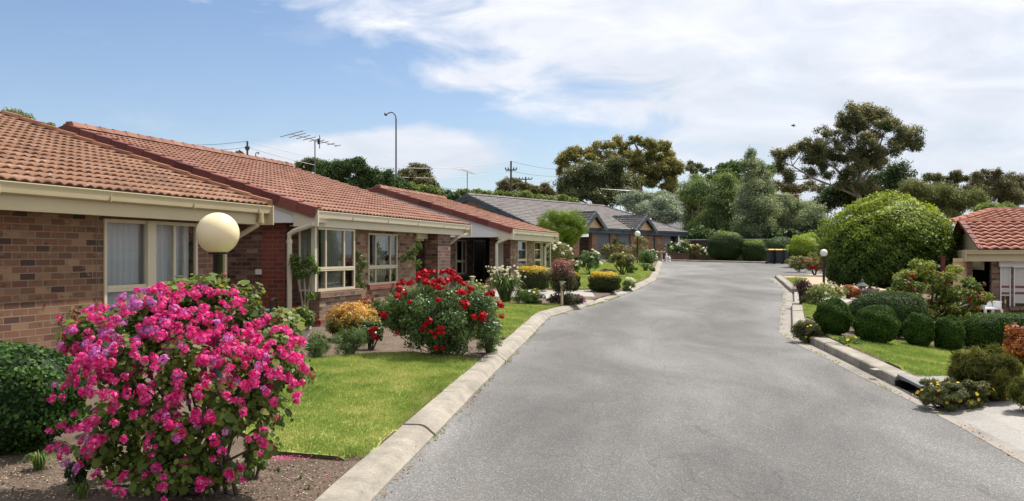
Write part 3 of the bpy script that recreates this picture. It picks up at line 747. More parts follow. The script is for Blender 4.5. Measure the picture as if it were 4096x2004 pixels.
def window(parent, fr, s0, s1, z0, z1, n, vb=(), zt=None, fm='frame', fw=.045, drape_m='curtain', gl='glass', vb2=None, post=None, name='window', blind=False, fz=.05, cov=((0, 1),), rm=.02):
    mb = MB(fr); nf, nb = n, n-fz
    mb.box((s0, nb, z0), (s0+fw, nf, z1)); mb.box((s1-fw, nb, z0), (s1, nf, z1))
    mb.box((s0+fw, nb, z0), (s1-fw, nf, z0+fw)); mb.box((s0+fw, nb, z1-fw), (s1-fw, nf, z1))
    if zt: mb.box((s0+fw, nb, zt-fw*.9), (s1-fw, nf+.004, zt+fw*.9)); mb.box((s0+fw, nf+.004, zt-.006), (s1-fw, nf+.008, zt+.006))
    for b in vb: mb.box((b-fw*.5, nb, (zt+fw*.9) if zt else z0+fw), (b+fw*.5, nf-.004, z1-fw))
    if zt:
        for b in (vb2 if vb2 is not None else vb): mb.box((b-fw*.5, nb, z0+fw), (b+fw*.5, nf-.004, zt-fw*.9))
    if post: mb.box((post[0], nb-.01, z0), (post[1], nf+.03, z1))
    w_ = mb.build(name, fm, parent)
    mb = MB(fr); mb.poly([(s0+.01, n-.03, z0+.01), (s1-.01, n-.03, z0+.01), (s1-.01, n-.03, z1-.01), (s0+.01, n-.03, z1-.01)], ax=1); mb.build('pane', gl, w_)
    mb = MB(fr)
    for c0, c1 in cov:
        pleats(mb, s0+.03+(s1-s0-.06)*c0, s0+.03+(s1-s0-.06)*c1, n-.13, z0+.02, z1-.02, *((.127, .02) if not blind else (.09, .012)))
    mb.build('curtain', drape_m, w_)
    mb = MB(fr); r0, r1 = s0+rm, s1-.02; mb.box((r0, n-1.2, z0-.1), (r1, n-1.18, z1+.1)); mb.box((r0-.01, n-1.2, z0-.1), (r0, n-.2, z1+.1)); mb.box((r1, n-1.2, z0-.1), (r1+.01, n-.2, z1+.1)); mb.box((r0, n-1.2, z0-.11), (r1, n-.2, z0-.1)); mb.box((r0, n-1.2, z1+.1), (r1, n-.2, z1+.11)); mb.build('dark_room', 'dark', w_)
    return w_
def pipe(parent, fr, pts, r=.042, m='cream', name='downpipe'):
    mb = MB(fr); mb.tube(pts, r, 8)
    for p in (pts[1], pts[-2]):
        mb.tube([(p[0], p[1], p[2]-.03), (p[0], p[1], p[2]+.03)], r*1.15, 8)
    return mb.build(name, m, parent, smooth=False)

ZG = 2.785; TANP = .3147; RIDGE = 5.72; VM = math.hypot(RIDGE, RIDGE*TANP); ev0 = (0, -1, TANP)
gz = lambda s: ground(*(P0+DX*s-NV*.3).to_2d())
# --- house 1 (brown brick, nearest on the left)
b1 = P0+DX*3; H1 = thing('brick_house', 'nearest brown brick house on the left with weathered orange tiles and lace curtained window', 'house', (b1.x, b1.y, .45))
S1 = S_of(684, 0)
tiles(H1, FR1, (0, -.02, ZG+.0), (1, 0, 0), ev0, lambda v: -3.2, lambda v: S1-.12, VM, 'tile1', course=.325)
mb = MB(FR1); mb.poly([(-3.2, -RIDGE, ZG+RIDGE*TANP+.02), (S1-.05, -RIDGE, ZG+RIDGE*TANP+.02), (S1-.05, -11.4, ZG), (-3.2, -11.4, ZG)]); mb.build('roof', 'tile1', H1)
caps(H1, FR1, (S1-.07, -.03, ZG+.045), (S1-.07, -RIDGE, ZG+RIDGE*TANP+.05), 'tilecap1', wdt=.20, drop=.0, L=.42, side=1, name='verge_capping')
mb = MB(FR1); mb.poly([(S1-.175, -.03, ZG+.0), (S1-.175, -RIDGE, ZG+RIDGE*TANP+.0), (S1-.175, -RIDGE, ZG+RIDGE*TANP+.055), (S1-.175, -.03, ZG+.055)], ax=0); mb.build('verge_gap_shade', 'dark', H1)  # dark strip paints in the shadow line under the verge caps
gutter(H1, FR1, -3.2, S1, 0, ZG, 'cream', .325)
WA, WB = S_of(260), S_of(495)
zt_, zb_ = 2.44, .98; ztr = Z_of(262, 727)
mb = MB(FR1); wall(mb, -3.2, S_of(557, -.45), -.45, -.67, .2, 2.47, [(WA, WB, zb_, zt_)])
mb.box((-3.2, -11, .2), (-3.0, -.67, 2.47)); mb.box((S_of(557)-.22, -11, .2), (S_of(557), -.67, 2.47)); mb.box((-3, -11, .2), (S_of(557)-.22, -10.8, 2.47)); mb.build('brick_wall', 'brick1', H1)
mb = MB(FR1)
gt = lambda n: ZG+(-n-.02)*TANP-.06
sG = S_of(557); mb.poly([(sG, -.45, 2.47), (sG, -.45, gt(-.45)), (sG, -RIDGE, gt(-RIDGE)), (sG, -11, 2.6), (sG, -11, 2.47)], ax=0); mb.build('gable_infill', 'brick1', H1)
mb = MB(FR1); mb.box((S_of(242)-.006, -.452, .3), (S_of(242)+.006, -.446, 2.47)); mb.build('control_joint', mat('joint_sealant', (.16, .12, .085), .9), H1)
ww = window(H1, FR1, WA, WB, zb_, zt_, -.43, [S_of(438)], ztr, fw=.05, post=(S_of(365), S_of(386)))
mb = MB(FR1); mb.box((S_of(467)-.02, -.47, ztr), (S_of(467)+.05, -.46, zt_-.05)); mb.build('blind_edge', 'blind', ww)
mb = MB(FR1); mb.box((WA-.02, -.36, zb_-.11), (WB+.02, -.5, zb_)); mb.build('window_sill', 'brickred', H1)
sp = S1-.25; zz = ZG-.13
pipe(H1, FR1, [(sp, -.06, zz), (sp, -.06, zz-.14), (sp-.01, -.12, zz-.2), (S_of(590, -.52)-.05, -.5, zz-.44), (S_of(567, -.5), -.52, zz-.5), (S_of(567, -.5), -.52, zz-.6), (S_of(567, -.5), -.52, .35)], .045)

# --- house 2
b2 = P0+DX*11; H2 = thing('brick_house', 'second brick house on the left with bay window and dark red barge tiles', 'house', (b2.x, b2.y, .6))
A2, B2 = S_of(799, 0), S_of(1184, 0)
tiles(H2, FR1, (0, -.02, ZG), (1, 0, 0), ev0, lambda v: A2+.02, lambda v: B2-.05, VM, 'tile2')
mb = MB(FR1); mb.poly([(A2+.02, -RIDGE, ZG+RIDGE*TANP+.02), (B2-.05, -RIDGE, ZG+RIDGE*TANP+.02), (B2-.05, -11.4, ZG), (A2+.02, -11.4, ZG)]); mb.build('roof', 'tile2', H2)
caps(H2, FR1, (A2+.03, -.02, ZG+.03), (A2+.03, -RIDGE-.1, ZG+RIDGE*TANP+.06), 'tilecap', drop=.17, side=-1, name='barge_capping')
caps(H2, FR1, (A2, -RIDGE, ZG+RIDGE*TANP+.06), (B2, -RIDGE, ZG+RIDGE*TANP+.06), 'tile2', wdt=.26, drop=0, name='ridge_capping')
caps(H2, FR1, (A2+.03, -11, ZG+.13), (A2+.03, -RIDGE+.0, ZG+RIDGE*TANP+.06), 'tilecap', drop=.17, side=1, name='barge_capping')
gutter(H2, FR1, A2, B2, 0, ZG, 'creamlt', .30)
def gable(parent, sA, zbot, m='white', nfront=.02, bot_n=-5.7, zg=ZG, tp=TANP, rd=RIDGE, bm=None):
    rz = lambda n: zg+(-n)*tp
    mb = MB(FR1)   # sloping barge board
    mb.poly([(sA-.005, nfront, rz(0)-.05), (sA-.005, -rd, rz(-rd)-.05), (sA-.005, -rd, rz(-rd)-.25), (sA-.005, nfront, rz(0)-.25)], ax=0)
    mb.poly([(sA-.005, -rd, rz(-rd)-.05), (sA-.005, -2*rd, rz(0)-.05), (sA-.005, -2*rd, rz(0)-.25), (sA-.005, -rd, rz(-rd)-.25)], ax=0)
    mb.box((sA-.01, nfront-.14, zbot), (sA+.02, nfront, rz(0)-.0))
    mb.build('barge_board', bm or m, parent)
    mb = MB(FR1); s = sA+.015
    mb.poly([(s, nfront-.02, zbot), (s, nfront-.02, rz(0)-.1), (s, -rd, rz(-rd)-.1), (s, -2*rd+.2, rz(0)-.1), (s, -2*rd+.2, zbot)], ax=0)
    mb.poly([(s, nfront-.02, zbot), (s, -2*rd+.2, zbot), (s+.5, -2*rd+.2, zbot), (s+.5, nfront-.02, zbot)], ax=2)
    mb.build('gable_panel', m, parent)
gable(H2, A2, 2.56, 'white', bm='creamlt')
sW = A2+.22     # side wall facing the camera
n1_, n2_, n3_ = N_of(733, sW), N_of(660, sW), N_of(718, sW)
nB = -.16
mb = MB(FR1); mb.box((sW, -11, .2), (sW+.22, n3_, 2.56)); mb.box((sW+.1, n3_, .2), (sW+.3, N_of(752, sW), 2.56)); mb.box((sW+.02, N_of(752, sW), .2), (sW+.2, nB-.03, Z_of(785, 765, -.5)))
mb.build('brick_wall', 'brickdark', H2)  # darker brick puts this camera-facing side's shade into its colour
mb = MB(FR1); mb.box((sW-.025, n2_, .2), (sW-.003, n3_, 2.56)); mb.build('brick_pilaster', 'brickred', H2)
mb = MB(FR1); mb.box((sW-.04, N_of(645, sW), 1.56), (sW-.003, N_of(660, sW), 1.66)); mb.build('wall_vent', 'white', H2)
bS0, bS1 = A2+.20, S_of(893, nB)
zs2 = Z_of(797, 733, nB)
# side pane of the bay, facing the camera
mb = MB(FR1); a_, b_ = N_of(752, sW), N_of(785, sW)
mb.box((sW-.01, a_, zs2), (sW+.04, a_+.03, 2.5)); mb.box((sW-.01, b_-.02, zs2), (sW+.04, b_, 2.5)); mb.box((sW-.01, a_, zs2), (sW+.04, b_, zs2+.04)); mb.box((sW-.01, a_, 1.62), (sW+.04, b_, 1.66))
mb.box((sW-.03, b_, zs2-.02), (sW+.09, nB, 2.5)); wsd = mb.build('window', 'creamlt', H2)
mb = MB(FR1); mb.poly([(sW+.02, a_, zs2), (sW+.02, b_, zs2), (sW+.02, b_, 2.5), (sW+.02, a_, 2.5)], ax=0); mb.build('pane', 'glass', wsd)
mb = MB(FR1)
for k in range(7):
    t0 = a_+(b_-a_)*(k/7); t1 = a_+(b_-a_)*((k+.9)/7); mb.poly([(sW+.10+.02*(k % 2), t0, zs2), (sW+.12, t1, zs2), (sW+.12, t1, 2.5), (sW+.10+.02*(k % 2), t0, 2.5)], ax=0)
mb.build('blind', 'blind', wsd)
bay = window(H2, FR1, bS0+.06, bS1, zs2, 2.48, nB, [S_of(821, nB), S_of(867, nB)], Z_of(797, 677, nB), drape_m='blind', gl='glassdk', blind=True, cov=((.22, .78),), rm=.35)
mb = MB(FR1); mb.box((bS0-.03, nB+.13, zs2-.12), (S_of(912, nB+.1), nB-.05, zs2-.002)); mb.build('window_sill', 'brick2', H2)
mb = MB(FR1); mb.box((bS0+.0, nB+.09, .55), (S_of(908, nB+.1), nB-.14, zs2-.12)); mb.build('bay_base', 'brick2', H2)
mb = MB(FR1); mb.box((bS0-.05, nB+.16, .3), (S_of(908, nB+.1)+.05, nB-.14, .55)); mb.build('footing', 'kerb', H2)
NF = -.50
q0, q1 = S_of(925, NF), S_of(998, NF); zq = Z_of(925, 717, NF)
eW = S_of(1046, NF)
mb = MB(FR1); wall(mb, bS1+.0, eW, NF, NF-.2, .3, 2.50, [(q0, q1, zq, 2.44)]); mb.box((bS1, nB-.05, .3), (bS1+.1, NF, 2.5))
mb.box((eW-.1, -2.4, .3), (eW, NF-.2, 2.5)); mb.build('brick_wall', 'brick2', H2)
mb = MB(FR1); mb.box((q0-.02, NF+.06, zq-.11), (q1+.05, NF-.05, zq)); mb.build('window_sill', 'brickred', H2)
window(H2, FR1, q0, q1, zq, 2.44, NF+.02, [S_of(944, NF), S_of(981, NF)], Z_of(925, 672, NF), drape_m='blind', gl='glassdk', blind=True, cov=((.3, .75),))
mb = MB(FR1); mb.box((eW, -2.5, .3), (B2+.3, -2.3, 2.55)); mb.box((B2, -11, .3), (B2+.2, -2.5, 2.55)); mb.box((B2-.4, -2.3, .3), (B2+.2, -2.0, 2.5)); mb.build('porch_wall', 'brickdark', H2)
pa, pb = S_of(1090, -.3), S_of(1122, -.3)
mb = MB(FR1); mb.box((pa, -.18, .3), (pb, -.55, 2.5)); mb.build('porch_pillar', 'brickdark', H2)
mb = MB(FR1); mb.box((eW, -.5, 2.36), (pa, -.46, 2.52)); mb.build('porch_beam', 'creamlt', H2)
sp2 = A2-.02
pipe(H2, FR1, [(sp2+.06, -.06, ZG-.13), (sp2+.02, -.10, ZG-.26), (sp2+.0, N_of(734, sp2)+.05, 2.40), (sp2+.0, N_of(728, sp2), 2.34), (sp2, N_of(728, sp2), 2.2), (sp2, N_of(728, sp2), .5)], .05, 'creamlt')
sp2 = B2-.2; s_e = S_of(1126, -.45)
pipe(H2, FR1, [(sp2, -.06, ZG-.12), (sp2, -.07, ZG-.25), (sp2-.4, -.2, ZG-.36), (s_e+.1, -.42, ZG-.52), (s_e, -.45, ZG-.60), (s_e, -.45, .6)], .05, 'creamlt')

# --- house 3
b3 = P0+DX*23; H3 = thing('brick_house', 'third brick house on the left behind the yellow clipped bushes with diamond screen door', 'house', (b3.x, b3.y, .8))
A3, B3 = S_of(1290, 0), S_of(1404, 0); RD3 = 4.85; TP3 = .302
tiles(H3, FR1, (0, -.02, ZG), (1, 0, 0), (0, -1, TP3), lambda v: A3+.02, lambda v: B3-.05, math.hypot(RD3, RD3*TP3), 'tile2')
mb = MB(FR1); mb.poly([(A3+.02, -RD3, ZG+RD3*TP3+.02), (B3, -RD3, ZG+RD3*TP3+.02), (B3, -9.7, ZG), (A3, -9.7, ZG)]); mb.build('roof', 'tile2', H3)
caps(H3, FR1, (A3+.03, -.02, ZG+.03), (A3+.03, -RD3-.1, ZG+RD3*TP3+.05), 'tilecap', drop=.17, side=-1, name='barge_capping')
caps(H3, FR1, (A3+.03, -9.6, ZG+.05), (A3+.03, -RD3, ZG+RD3*TP3+.05), 'tilecap', drop=.17, side=1, name='barge_capping')
caps(H3, FR1, (A3, -RD3, ZG+RD3*TP3+.05), (B3, -RD3, ZG+RD3*TP3+.05), 'tile2', wdt=.26, drop=0)
gutter(H3, FR1, A3, B3, 0, ZG, 'creamlt', .34)
gable(H3, A3, 2.53, 'white', rd=RD3, tp=TP3, bm='white')
NR = -2.3
c0, c1 = S_of(1146, NR), S_of(1172, NR); d0, d1 = S_of(1190, NR), S_of(1217, NR); e1_ = S_of(1236, NR)
mb = MB(FR1); wall(mb, S_of(1120, NR), e1_, NR, NR-.2, .4, 2.60, [(c0, c1, Z_of(1150, 690, NR), Z_of(1150, 603, NR)), (d0, d1, .4, Z_of(1195, 604, NR))]); mb.build('porch_wall', 'brick2', H3)
window(H3, FR1, c0, c1, Z_of(1150, 690, NR), Z_of(1150, 603, NR), NR+.02, [(c0*.35+c1*.65)], Z_of(1150, 657, NR), drape_m='blind', gl='glassdk', cov=((0, .5),))
mb = MB(FR1); zt3 = Z_of(1195, 604, NR)
for a, b in ((d0, d0+.06), (d1-.04, d1)): mb.box((a, NR-.08, .45), (b, NR+.02, zt3))
mb.box((d0, NR-.08, zt3-.05), (d1, NR+.02, zt3)); dr = mb.build('screen_door', 'frame', H3)
mb = MB(FR1); mb.poly([(d0+.06, NR, .45), (d1-.04, NR, .45), (d1-.04, NR, zt3-.05), (d0+.06, NR, zt3-.05)], uvs=[(0, 0), (d1-d0, 0), (d1-d0, 2.1), (0, 2.1)]); mb.build('mesh_screen', 'screen', dr)
mb = MB(FR1); mb.box((d0+.1, NR+.01, 1.35), (d0+.14, NR+.04, 1.5)); mb.build('handle', 'black', dr)
sW3 = A3+.25; nw = N_of(1284, sW3+0)
ops = [(S_of(1301), S_of(1323), Z_of(1301, 690), 2.44), (S_of(1343), S_of(1360), .9, 2.44), (S_of(1363), S_of(1384), Z_of(1363, 678), 2.44)]
mb = MB(FR1); wall(mb, S_of(1284), B3-.4, -.45, -.65, .4, 2.48, ops); mb.box((S_of(1284), N_of(1231, S_of(1284)), .4), (S_of(1284)+.2, -.65, 2.55)); mb.box((B3-.6, -9, .4), (B3-.4, -.65, 2.5)); mb.build('brick_wall', 'brick2', H3)
mb = MB(FR1); sx_ = S_of(1284)-.02; mb.box((sx_-.02, N_of(1266, sx_), .4), (sx_, N_of(1284, sx_), 2.53)); mb.build('brick_return', 'brickdark', H3)
mb = MB(FR1); mb.box((sx_-.03, N_of(1253, sx_), 1.1), (sx_, N_of(1266, sx_), 2.5)); mb.build('blind_panel', 'blind', H3)
window(H3, FR1, ops[0][0], ops[0][1], ops[0][2], 2.44, -.43, [], Z_of(1301, 654), drape_m='blind', gl='glassdk', cov=((.5, .95),))
window(H3, FR1, ops[1][0], ops[1][1], .9, 2.44, -.43, [], Z_of(1345, 654), drape_m='blind', gl='glassdk')
window(H3, FR1, ops[2][0], ops[2][1], ops[2][2], 2.44, -.43, [], None, drape_m='blind', gl='glassdk', cov=((0, .5),))
mb = MB(FR1); mb.box((ops[1][0]-.1, -.36, Z_of(1345, 680)-.1), (B3-.35, -.5, Z_of(1345, 680))); mb.build('window_sill', 'white', H3)
pipe(H3, FR1, [(A3+.05, -.06, ZG-.13), (A3+.0, -.10, ZG-.27), (A3, N_of(1253, A3), 2.36), (A3, N_of(1249, A3), 2.28), (A3, N_of(1249, A3), 2.1), (A3, N_of(1249, A3), .8)], .05, 'creamlt')
pipe(H3, FR1, [(B3-.15, -.06, ZG-.13), (B3-.2, -.10, ZG-.27), (B3-.5, -.38, 2.34), (B3-.52, -.42, 2.26), (B3-.52, -.42, 2.1), (B3-.52, -.42, .8)], .05, 'creamlt')

# --- house 4: honey brick with slate grey roof, further back
a4 = R(36); FR4 = (Vector((1.38, 58.3, 0)), Vector((math.sin(a4), math.cos(a4), 0)), Vector((math.cos(a4), -math.sin(a4), 0)), EZ)
H4 = thing('brick_house', 'far honey brick house with slate grey roof, two small gables and roller garage doors', 'house', (8, 66, 1.4))
ZE = 3.87; T4 = .40; R4 = 5.5; LE = S_of(1729, 0, FR4); vm4 = math.hypot(R4, R4*T4)
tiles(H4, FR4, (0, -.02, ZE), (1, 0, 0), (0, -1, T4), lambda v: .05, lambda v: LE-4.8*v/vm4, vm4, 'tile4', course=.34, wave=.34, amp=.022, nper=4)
mb = MB(FR4); zr = ZE+R4*T4
mb.poly([(0, -R4, zr), (LE-4.8, -R4, zr), (LE, -11, ZE), (0, -11, ZE)]); mb.poly([(LE, 0, ZE), (LE, -11, ZE), (LE-4.8, -R4, zr)], uvs=[(0, 0), (11, 0), (5.5, 5)]); mb.build('roof', 'tile4', H4)
caps(H4, FR4, (.05, -.02, ZE+.03), (.05, -R4-.1, zr+.06), 'tilecap4', drop=.2, side=-1, name='barge_capping')
caps(H4, FR4, (.05, -11, ZE+.03), (.05, -R4, zr+.06), 'tilecap4', drop=.2, side=1, name='barge_capping')
caps(H4, FR4, (0, -R4, zr+.06), (LE-4.8, -R4, zr+.06), 'tile4', wdt=.3, drop=0)
caps(H4, FR4, (LE, 0, ZE+.03), (LE-4.8, -R4, zr+.06), 'tilecap4', wdt=.3, drop=0, name='hip_capping')
gutter(H4, FR4, 0, LE, 0, ZE, 'bluegrey', .34)
mb = MB(FR4); mb.poly([(0, 0, ZE-.06), (0, -R4, zr-.06), (0, -R4, zr-.36), (0, 0, ZE-.32)], ax=0); mb.poly([(0, -11, ZE-.06), (0, -R4, zr-.06), (0, -R4, zr-.36), (0, -11, ZE-.32)], ax=0)
mb.build('barge_board', 'bluegrey', H4)
mb = MB(FR4); mb.poly([(.25, -.4, 1.3), (.25, -.4, ZE), (.25, -R4, zr-.1), (.25, -10.8, ZE), (.25, -10.8, 1.3)], ax=0); mb.build('gable_wall', 'brick4', H4)
s4 = lambda x, n=-.5: S_of(x, n, FR4)
mb = MB(FR4); g1a, g1b, g2a, g2b = s4(1501), s4(1535), s4(1556), s4(1586); z4 = ZE-.36
wall(mb, s4(1489), s4(1704), -.5, -.8, 1.3, ZE-.3, [(g1a, g1b, 1.3, z4), (g2a, g2b, 1.3, z4), (s4(1604), s4(1612), 1.3, z4), (s4(1672), s4(1700), 2.2, z4)])
mb.box((.25, -2.2, 1.3), (s4(1490), -2.0, ZE-.3)); mb.box((s4(1440), -.5, 1.3), (s4(1457), -.8, ZE-.3)); mb.box((s4(1704)-.2, -10.5, 1.3), (s4(1704), -.8, ZE-.3)); mb.build('brick_wall', 'brick4', H4)
for a, b in ((g1a, g1b), (g2a, g2b)):
    mb = MB(FR4); z = 1.4
    while z < z4-.01:
        mb.box((a, -.66, z), (b, -.62, z+.062)); mb.box((a, -.66, z+.062), (b, -.635, z+.08)); z += .08
    gd = mb.build('garage_door', 'garage', H4)
    mb = MB(FR4); mb.box(((a+b)/2-.08, -.62, 2.05), ((a+b)/2+.08, -.60, 2.12)); mb.build('handle', 'black', gd)
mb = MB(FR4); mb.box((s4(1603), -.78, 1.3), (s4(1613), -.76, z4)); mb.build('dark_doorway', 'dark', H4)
for x in (1643, 1700): mb = MB(FR4); mb.box((s4(x), -.44, 1.4), (s4(x)+.09, -.35, ZE-.3)); mb.build('post', 'bluegrey', H4)
mb = MB(FR4); mb.box((s4(1672), -.56, 2.2), (s4(1686), -.53, z4)); mb.build('blue_panel', mat('pale_blue_board', (.17, .20, .26), .6), H4)
window(H4, FR4, s4(1686), s4(1700), 2.2, z4, -.52, [], None, fm='bluegrey', drape_m='blind', gl='glassdk', cov=((0, .3),))
window(H4, FR4, s4(1420, -2.0), s4(1434, -2.0), 1.9, z4, -1.98, [], None, fm='bluegrey', drape_m='blind', gl='glassdk', cov=((0, .3),))
pipe(H4, FR4, [(s4(1556), -.1, ZE-.14), (s4(1556), -.1, ZE-.3), (s4(1549), -.4, ZE-.75), (s4(1548), -.42, ZE-.85), (s4(1548), -.42, ZE-.95), (s4(1548), -.42, 1.4)], .06, 'bluegrey')
for xa, xb, xp, yp in ((1467, 1523, 1493, 534), (1597, 1649, 1628, 543)):
    sa, sb = S_of(xa, .25, FR4), S_of(xb, .25, FR4); sm = (sa+sb)/2; hh = CAMZ-(yp-HY)/F*(TP(FR4, (sm, .25, 0)).y)-ZE; hw = (sb-sa)/2
    vmax = math.hypot(hh, hw); back = lambda v: .25+(hh*v/vmax)/T4
    for sgn, ss in ((1, sa), (-1, sb)):
        tiles(H4, FR4, (ss, .25, ZE+.02), (0, -1, 0), (sgn*hw, 0, hh), lambda v: 0, back, vmax, 'tile4', course=.30, wave=.34, nper=4, lip=.045, name='porch_roof')
    mb = MB(FR4); mb.poly([(sa+.35, .12, ZE-.0), (sb-.35, .12, ZE-.0), (sm, .12, ZE+hh-.28)], ax=1); mb.build('gable_panel', 'ochre', H4)
    caps(H4, FR4, (sa-.05, .28, ZE-.03), (sm, .28, ZE+hh+.04), 'tilecap4', drop=.26, side=1, wdt=.24, name='barge_capping')
    caps(H4, FR4, (sb+.05, .28, ZE-.03), (sm, .28, ZE+hh+.04), 'tilecap4', drop=.26, side=-1, wdt=.24, name='barge_capping')
    caps(H4, FR4, (sm, .28, ZE+hh+.04), (sm, -hh/T4+.1, ZE+hh+.04), 'tilecap4', drop=0, wdt=.26)

# --- house 5: right edge
FR5 = (Vector((14.75, 28.5, 0)), NV.copy(), -DX, EZ)
H5 = thing('brick_house', 'brick house at the right edge with red brown tiles, roller shutters and cream gable', 'house', (17.5, 29, -.05))
ZE5 = 2.09
s5 = lambda x, n=-.45: S_of(x/K, n, FR5)
z5 = lambda x, y, n=-.45: Z_of(x/K, y/K, n, FR5)
w5 = 2.62; h5 = .985; t5 = h5/w5; vm5 = math.hypot(w5, h5)
tiles(H5, FR5, (0, -.02, ZE5), (1, 0, 0), (0, -1, t5), lambda v: .15*(1-v/vm5)-.0, lambda v: 7, vm5, 'tile5', course=.34, wave=.30, amp=.05, lip=.04, nper=8)
tiles(H5, FR5, (0, -2*w5, ZE5), (1, 0, 0), (0, 1, t5), lambda v: .1, lambda v: 7, vm5, 'tile5', course=.34, wave=.30, amp=.05, lip=.04, nper=4)
caps(H5, FR5, (.05, -w5, ZE5+h5+.06), (7, -w5, ZE5+h5+.06), 'tile5', wdt=.28, drop=0)
caps(H5, FR5, (.18, -.02, ZE5+.03), (.05, -w5, ZE5+h5+.06), 'tilecap', drop=.16, side=1, name='barge_capping')
caps(H5, FR5, (.1, -2*w5, ZE5+.03), (.05, -w5, ZE5+h5+.06), 'tilecap', drop=.16, side=-1, name='barge_capping')
# main roof behind, hipped
R5b = 5.6; zb0 = 2.2; tb = .268; n0b = -2.2
vmb = math.hypot(R5b, R5b*tb)
tiles(H5, FR5, (0, n0b, zb0), (1, 0, 0), (0, -1, tb), lambda v: max(-3.2+5.3*v/vmb, .35), lambda v: 12, vmb, 'tile5', course=.34, wave=.30, amp=.04, lip=.035, nper=4)
mb = MB(FR5); zrb = zb0+R5b*tb; mb.poly([(2.1, n0b-R5b, zrb), (12, n0b-R5b, zrb), (12, n0b-2*R5b, zb0), (2.1, n0b-2*R5b, zb0)]); mb.build('roof', 'tile5', H5)
caps(H5, FR5, (2.1, n0b-R5b, zrb+.05), (12, n0b-R5b, zrb+.05), 'tile5', wdt=.28, drop=0)
caps(H5, FR5, (.35, n0b-.67*R5b, zb0+.67*R5b*tb+.05), (2.1, n0b-R5b, zrb+.05), 'tile5', wdt=.28, drop=0, name='hip_capping')
gutter(H5, FR5, -.25, 7, 0, ZE5, 'cream', .36)
mb = MB(FR5); mb.poly([(.3, -.2, 1.45), (.3, -.2, ZE5), (.3, -w5, ZE5+h5-.1), (.3, -2*w5, ZE5), (.3, -2*w5, 1.45)], ax=0); mb.box((.0, -2*w5, 1.55), (.3, -1.9, 2.1)); mb.build('gable_panel', 'cream', H5)
o1 = (s5(3890, -.45), s5(3965, -.45)); o2 = (s5(4004), s5(4037)); o3 = (s5(4058), s5(4160))
mb = MB(FR5); zf = -.3
wall(mb, s5(3871), 7, -.45, -.7, zf, 1.78, [(o1[0], o1[1], zf, 1.78), (o2[0], o2[1], z5(4010, 1230), 1.70), (o3[0], o3[1], z5(4070, 1225), 1.70)])
mb.box((o1[0]-.1, -2.6, zf), (o1[0], -.7, 1.78)); mb.build('brick_wall', 'brick2', H5)
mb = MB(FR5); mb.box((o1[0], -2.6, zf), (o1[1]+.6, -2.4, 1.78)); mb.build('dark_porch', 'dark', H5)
mb = MB(FR5); z = zf; sa_, sb_ = s5(3812, -.6), s5(3872, -.6)
while z < 1.72:
    mb.poly([(sa_, -.60, z), (sb_, -.60, z), (sb_, -.625, z+.125), (sa_, -.625, z+.125)], ax=1); mb.poly([(sa_, -.60, z), (sb_, -.60, z), (sb_, -.64, z), (sa_, -.64, z)], ax=2); z += .125
mb.build('weatherboard_wall', 'siding', H5)
mb = MB(FR5); mb.box((s5(3765, -2), -2.2, zf), (sa_, -2.0, 1.9)); mb.build('side_wall', 'brickred', H5)
def shutter(s0, s1, z0, z1, n, boxh, zc):
    mb = MB(FR5); z = z1-boxh
    while z > zc:
        red = 0
        mb.poly([(s0, n, z), (s1, n, z), (s1, n-.008, z-.05), (s0, n-.008, z-.05)], ax=1); z -= .052
    sh = mb.build('roller_shutter', 'shutter', H5)
    mb = MB(FR5); mb.box((s0-.08, n-.1, z1-boxh), (s1+.08, n+.12, z1+.02)); mb.build('shutter_box', 'white', sh)
    mb = MB(FR5)
    for f_ in (.30, .46): zz = z1-boxh-(z1-boxh-z0)*f_-.25; mb.box((s0, n-.01, zz-.035), (s1, n+.004, zz+.035))
    mb.build('red_bar', 'slatred', sh)
    mb = MB(FR5); mb.box((s0-.03, n-.05, z0), (s0, n+.02, z1-boxh)); mb.box((s1, n-.05, z0), (s1+.03, n+.02, z1-boxh)); mb.build('guide_rail', 'white', sh)
    mb = MB(FR5); mb.poly([(s0, n-.05, z0), (s1, n-.05, z0), (s1, n-.05, zc), (s0, n-.05, zc)], ax=1); mb.build('pane', 'glassdk', sh)
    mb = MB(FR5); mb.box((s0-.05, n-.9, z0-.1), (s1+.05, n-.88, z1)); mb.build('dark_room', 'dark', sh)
shutter(o2[0], o2[1], z5(4010, 1230), 1.70, -.42, .14, z5(4010, 1180))
shutter(o3[0], o3[1], z5(4070, 1225), 1.72, -.42, .18, z5(4070, 1212))
mb = MB(FR5); mb.box((o3[0]-.15, -.3, z5(4070, 1225)-.12), (o3[1]+.3, -.5, z5(4070, 1225))); mb.build('window_sill', 'brick2', H5)
for f_ in (-.1, ):
    pass
# ------------------------------------------------------------------ foliage materials
G_ = lambda *a, **k: foliage(*a, **k)
FM = {}
FM['geran'] = G_('geranium_leaf', [(.04, .06, .012), (.085, .13, .024), (.13, .19, .034), (.24, .27, .06), (.34, .22, .09)], .35)
FM['glossy'] = G_('glossy_dark_leaf', [(0.013, 0.027, 0.010), (0.027, 0.062, 0.018), (0.062, 0.125, 0.027), (0.125, 0.213, 0.050)], .25, .55, .12)
FM['box'] = G_('box_hedge_leaf', [(.010, .022, .004), (.028, .06, .010), (.055, .105, .017), (.12, .19, .035)], .25, .6, .08)
FM['rose'] = G_('rose_leaf', [(0.029, 0.055, 0.022), (0.062, 0.117, 0.034), (0.109, 0.179, 0.055), (0.187, 0.281, 0.094), (0.265, 0.187, 0.078)], .32, .38, .45)
FM['rosered'] = G_('bronze_rose_leaf', [(0.041, 0.054, 0.022), (0.095, 0.121, 0.041), (0.176, 0.176, 0.054), (0.297, 0.270, 0.095), (0.338, 0.135, 0.068)], .3, .4)
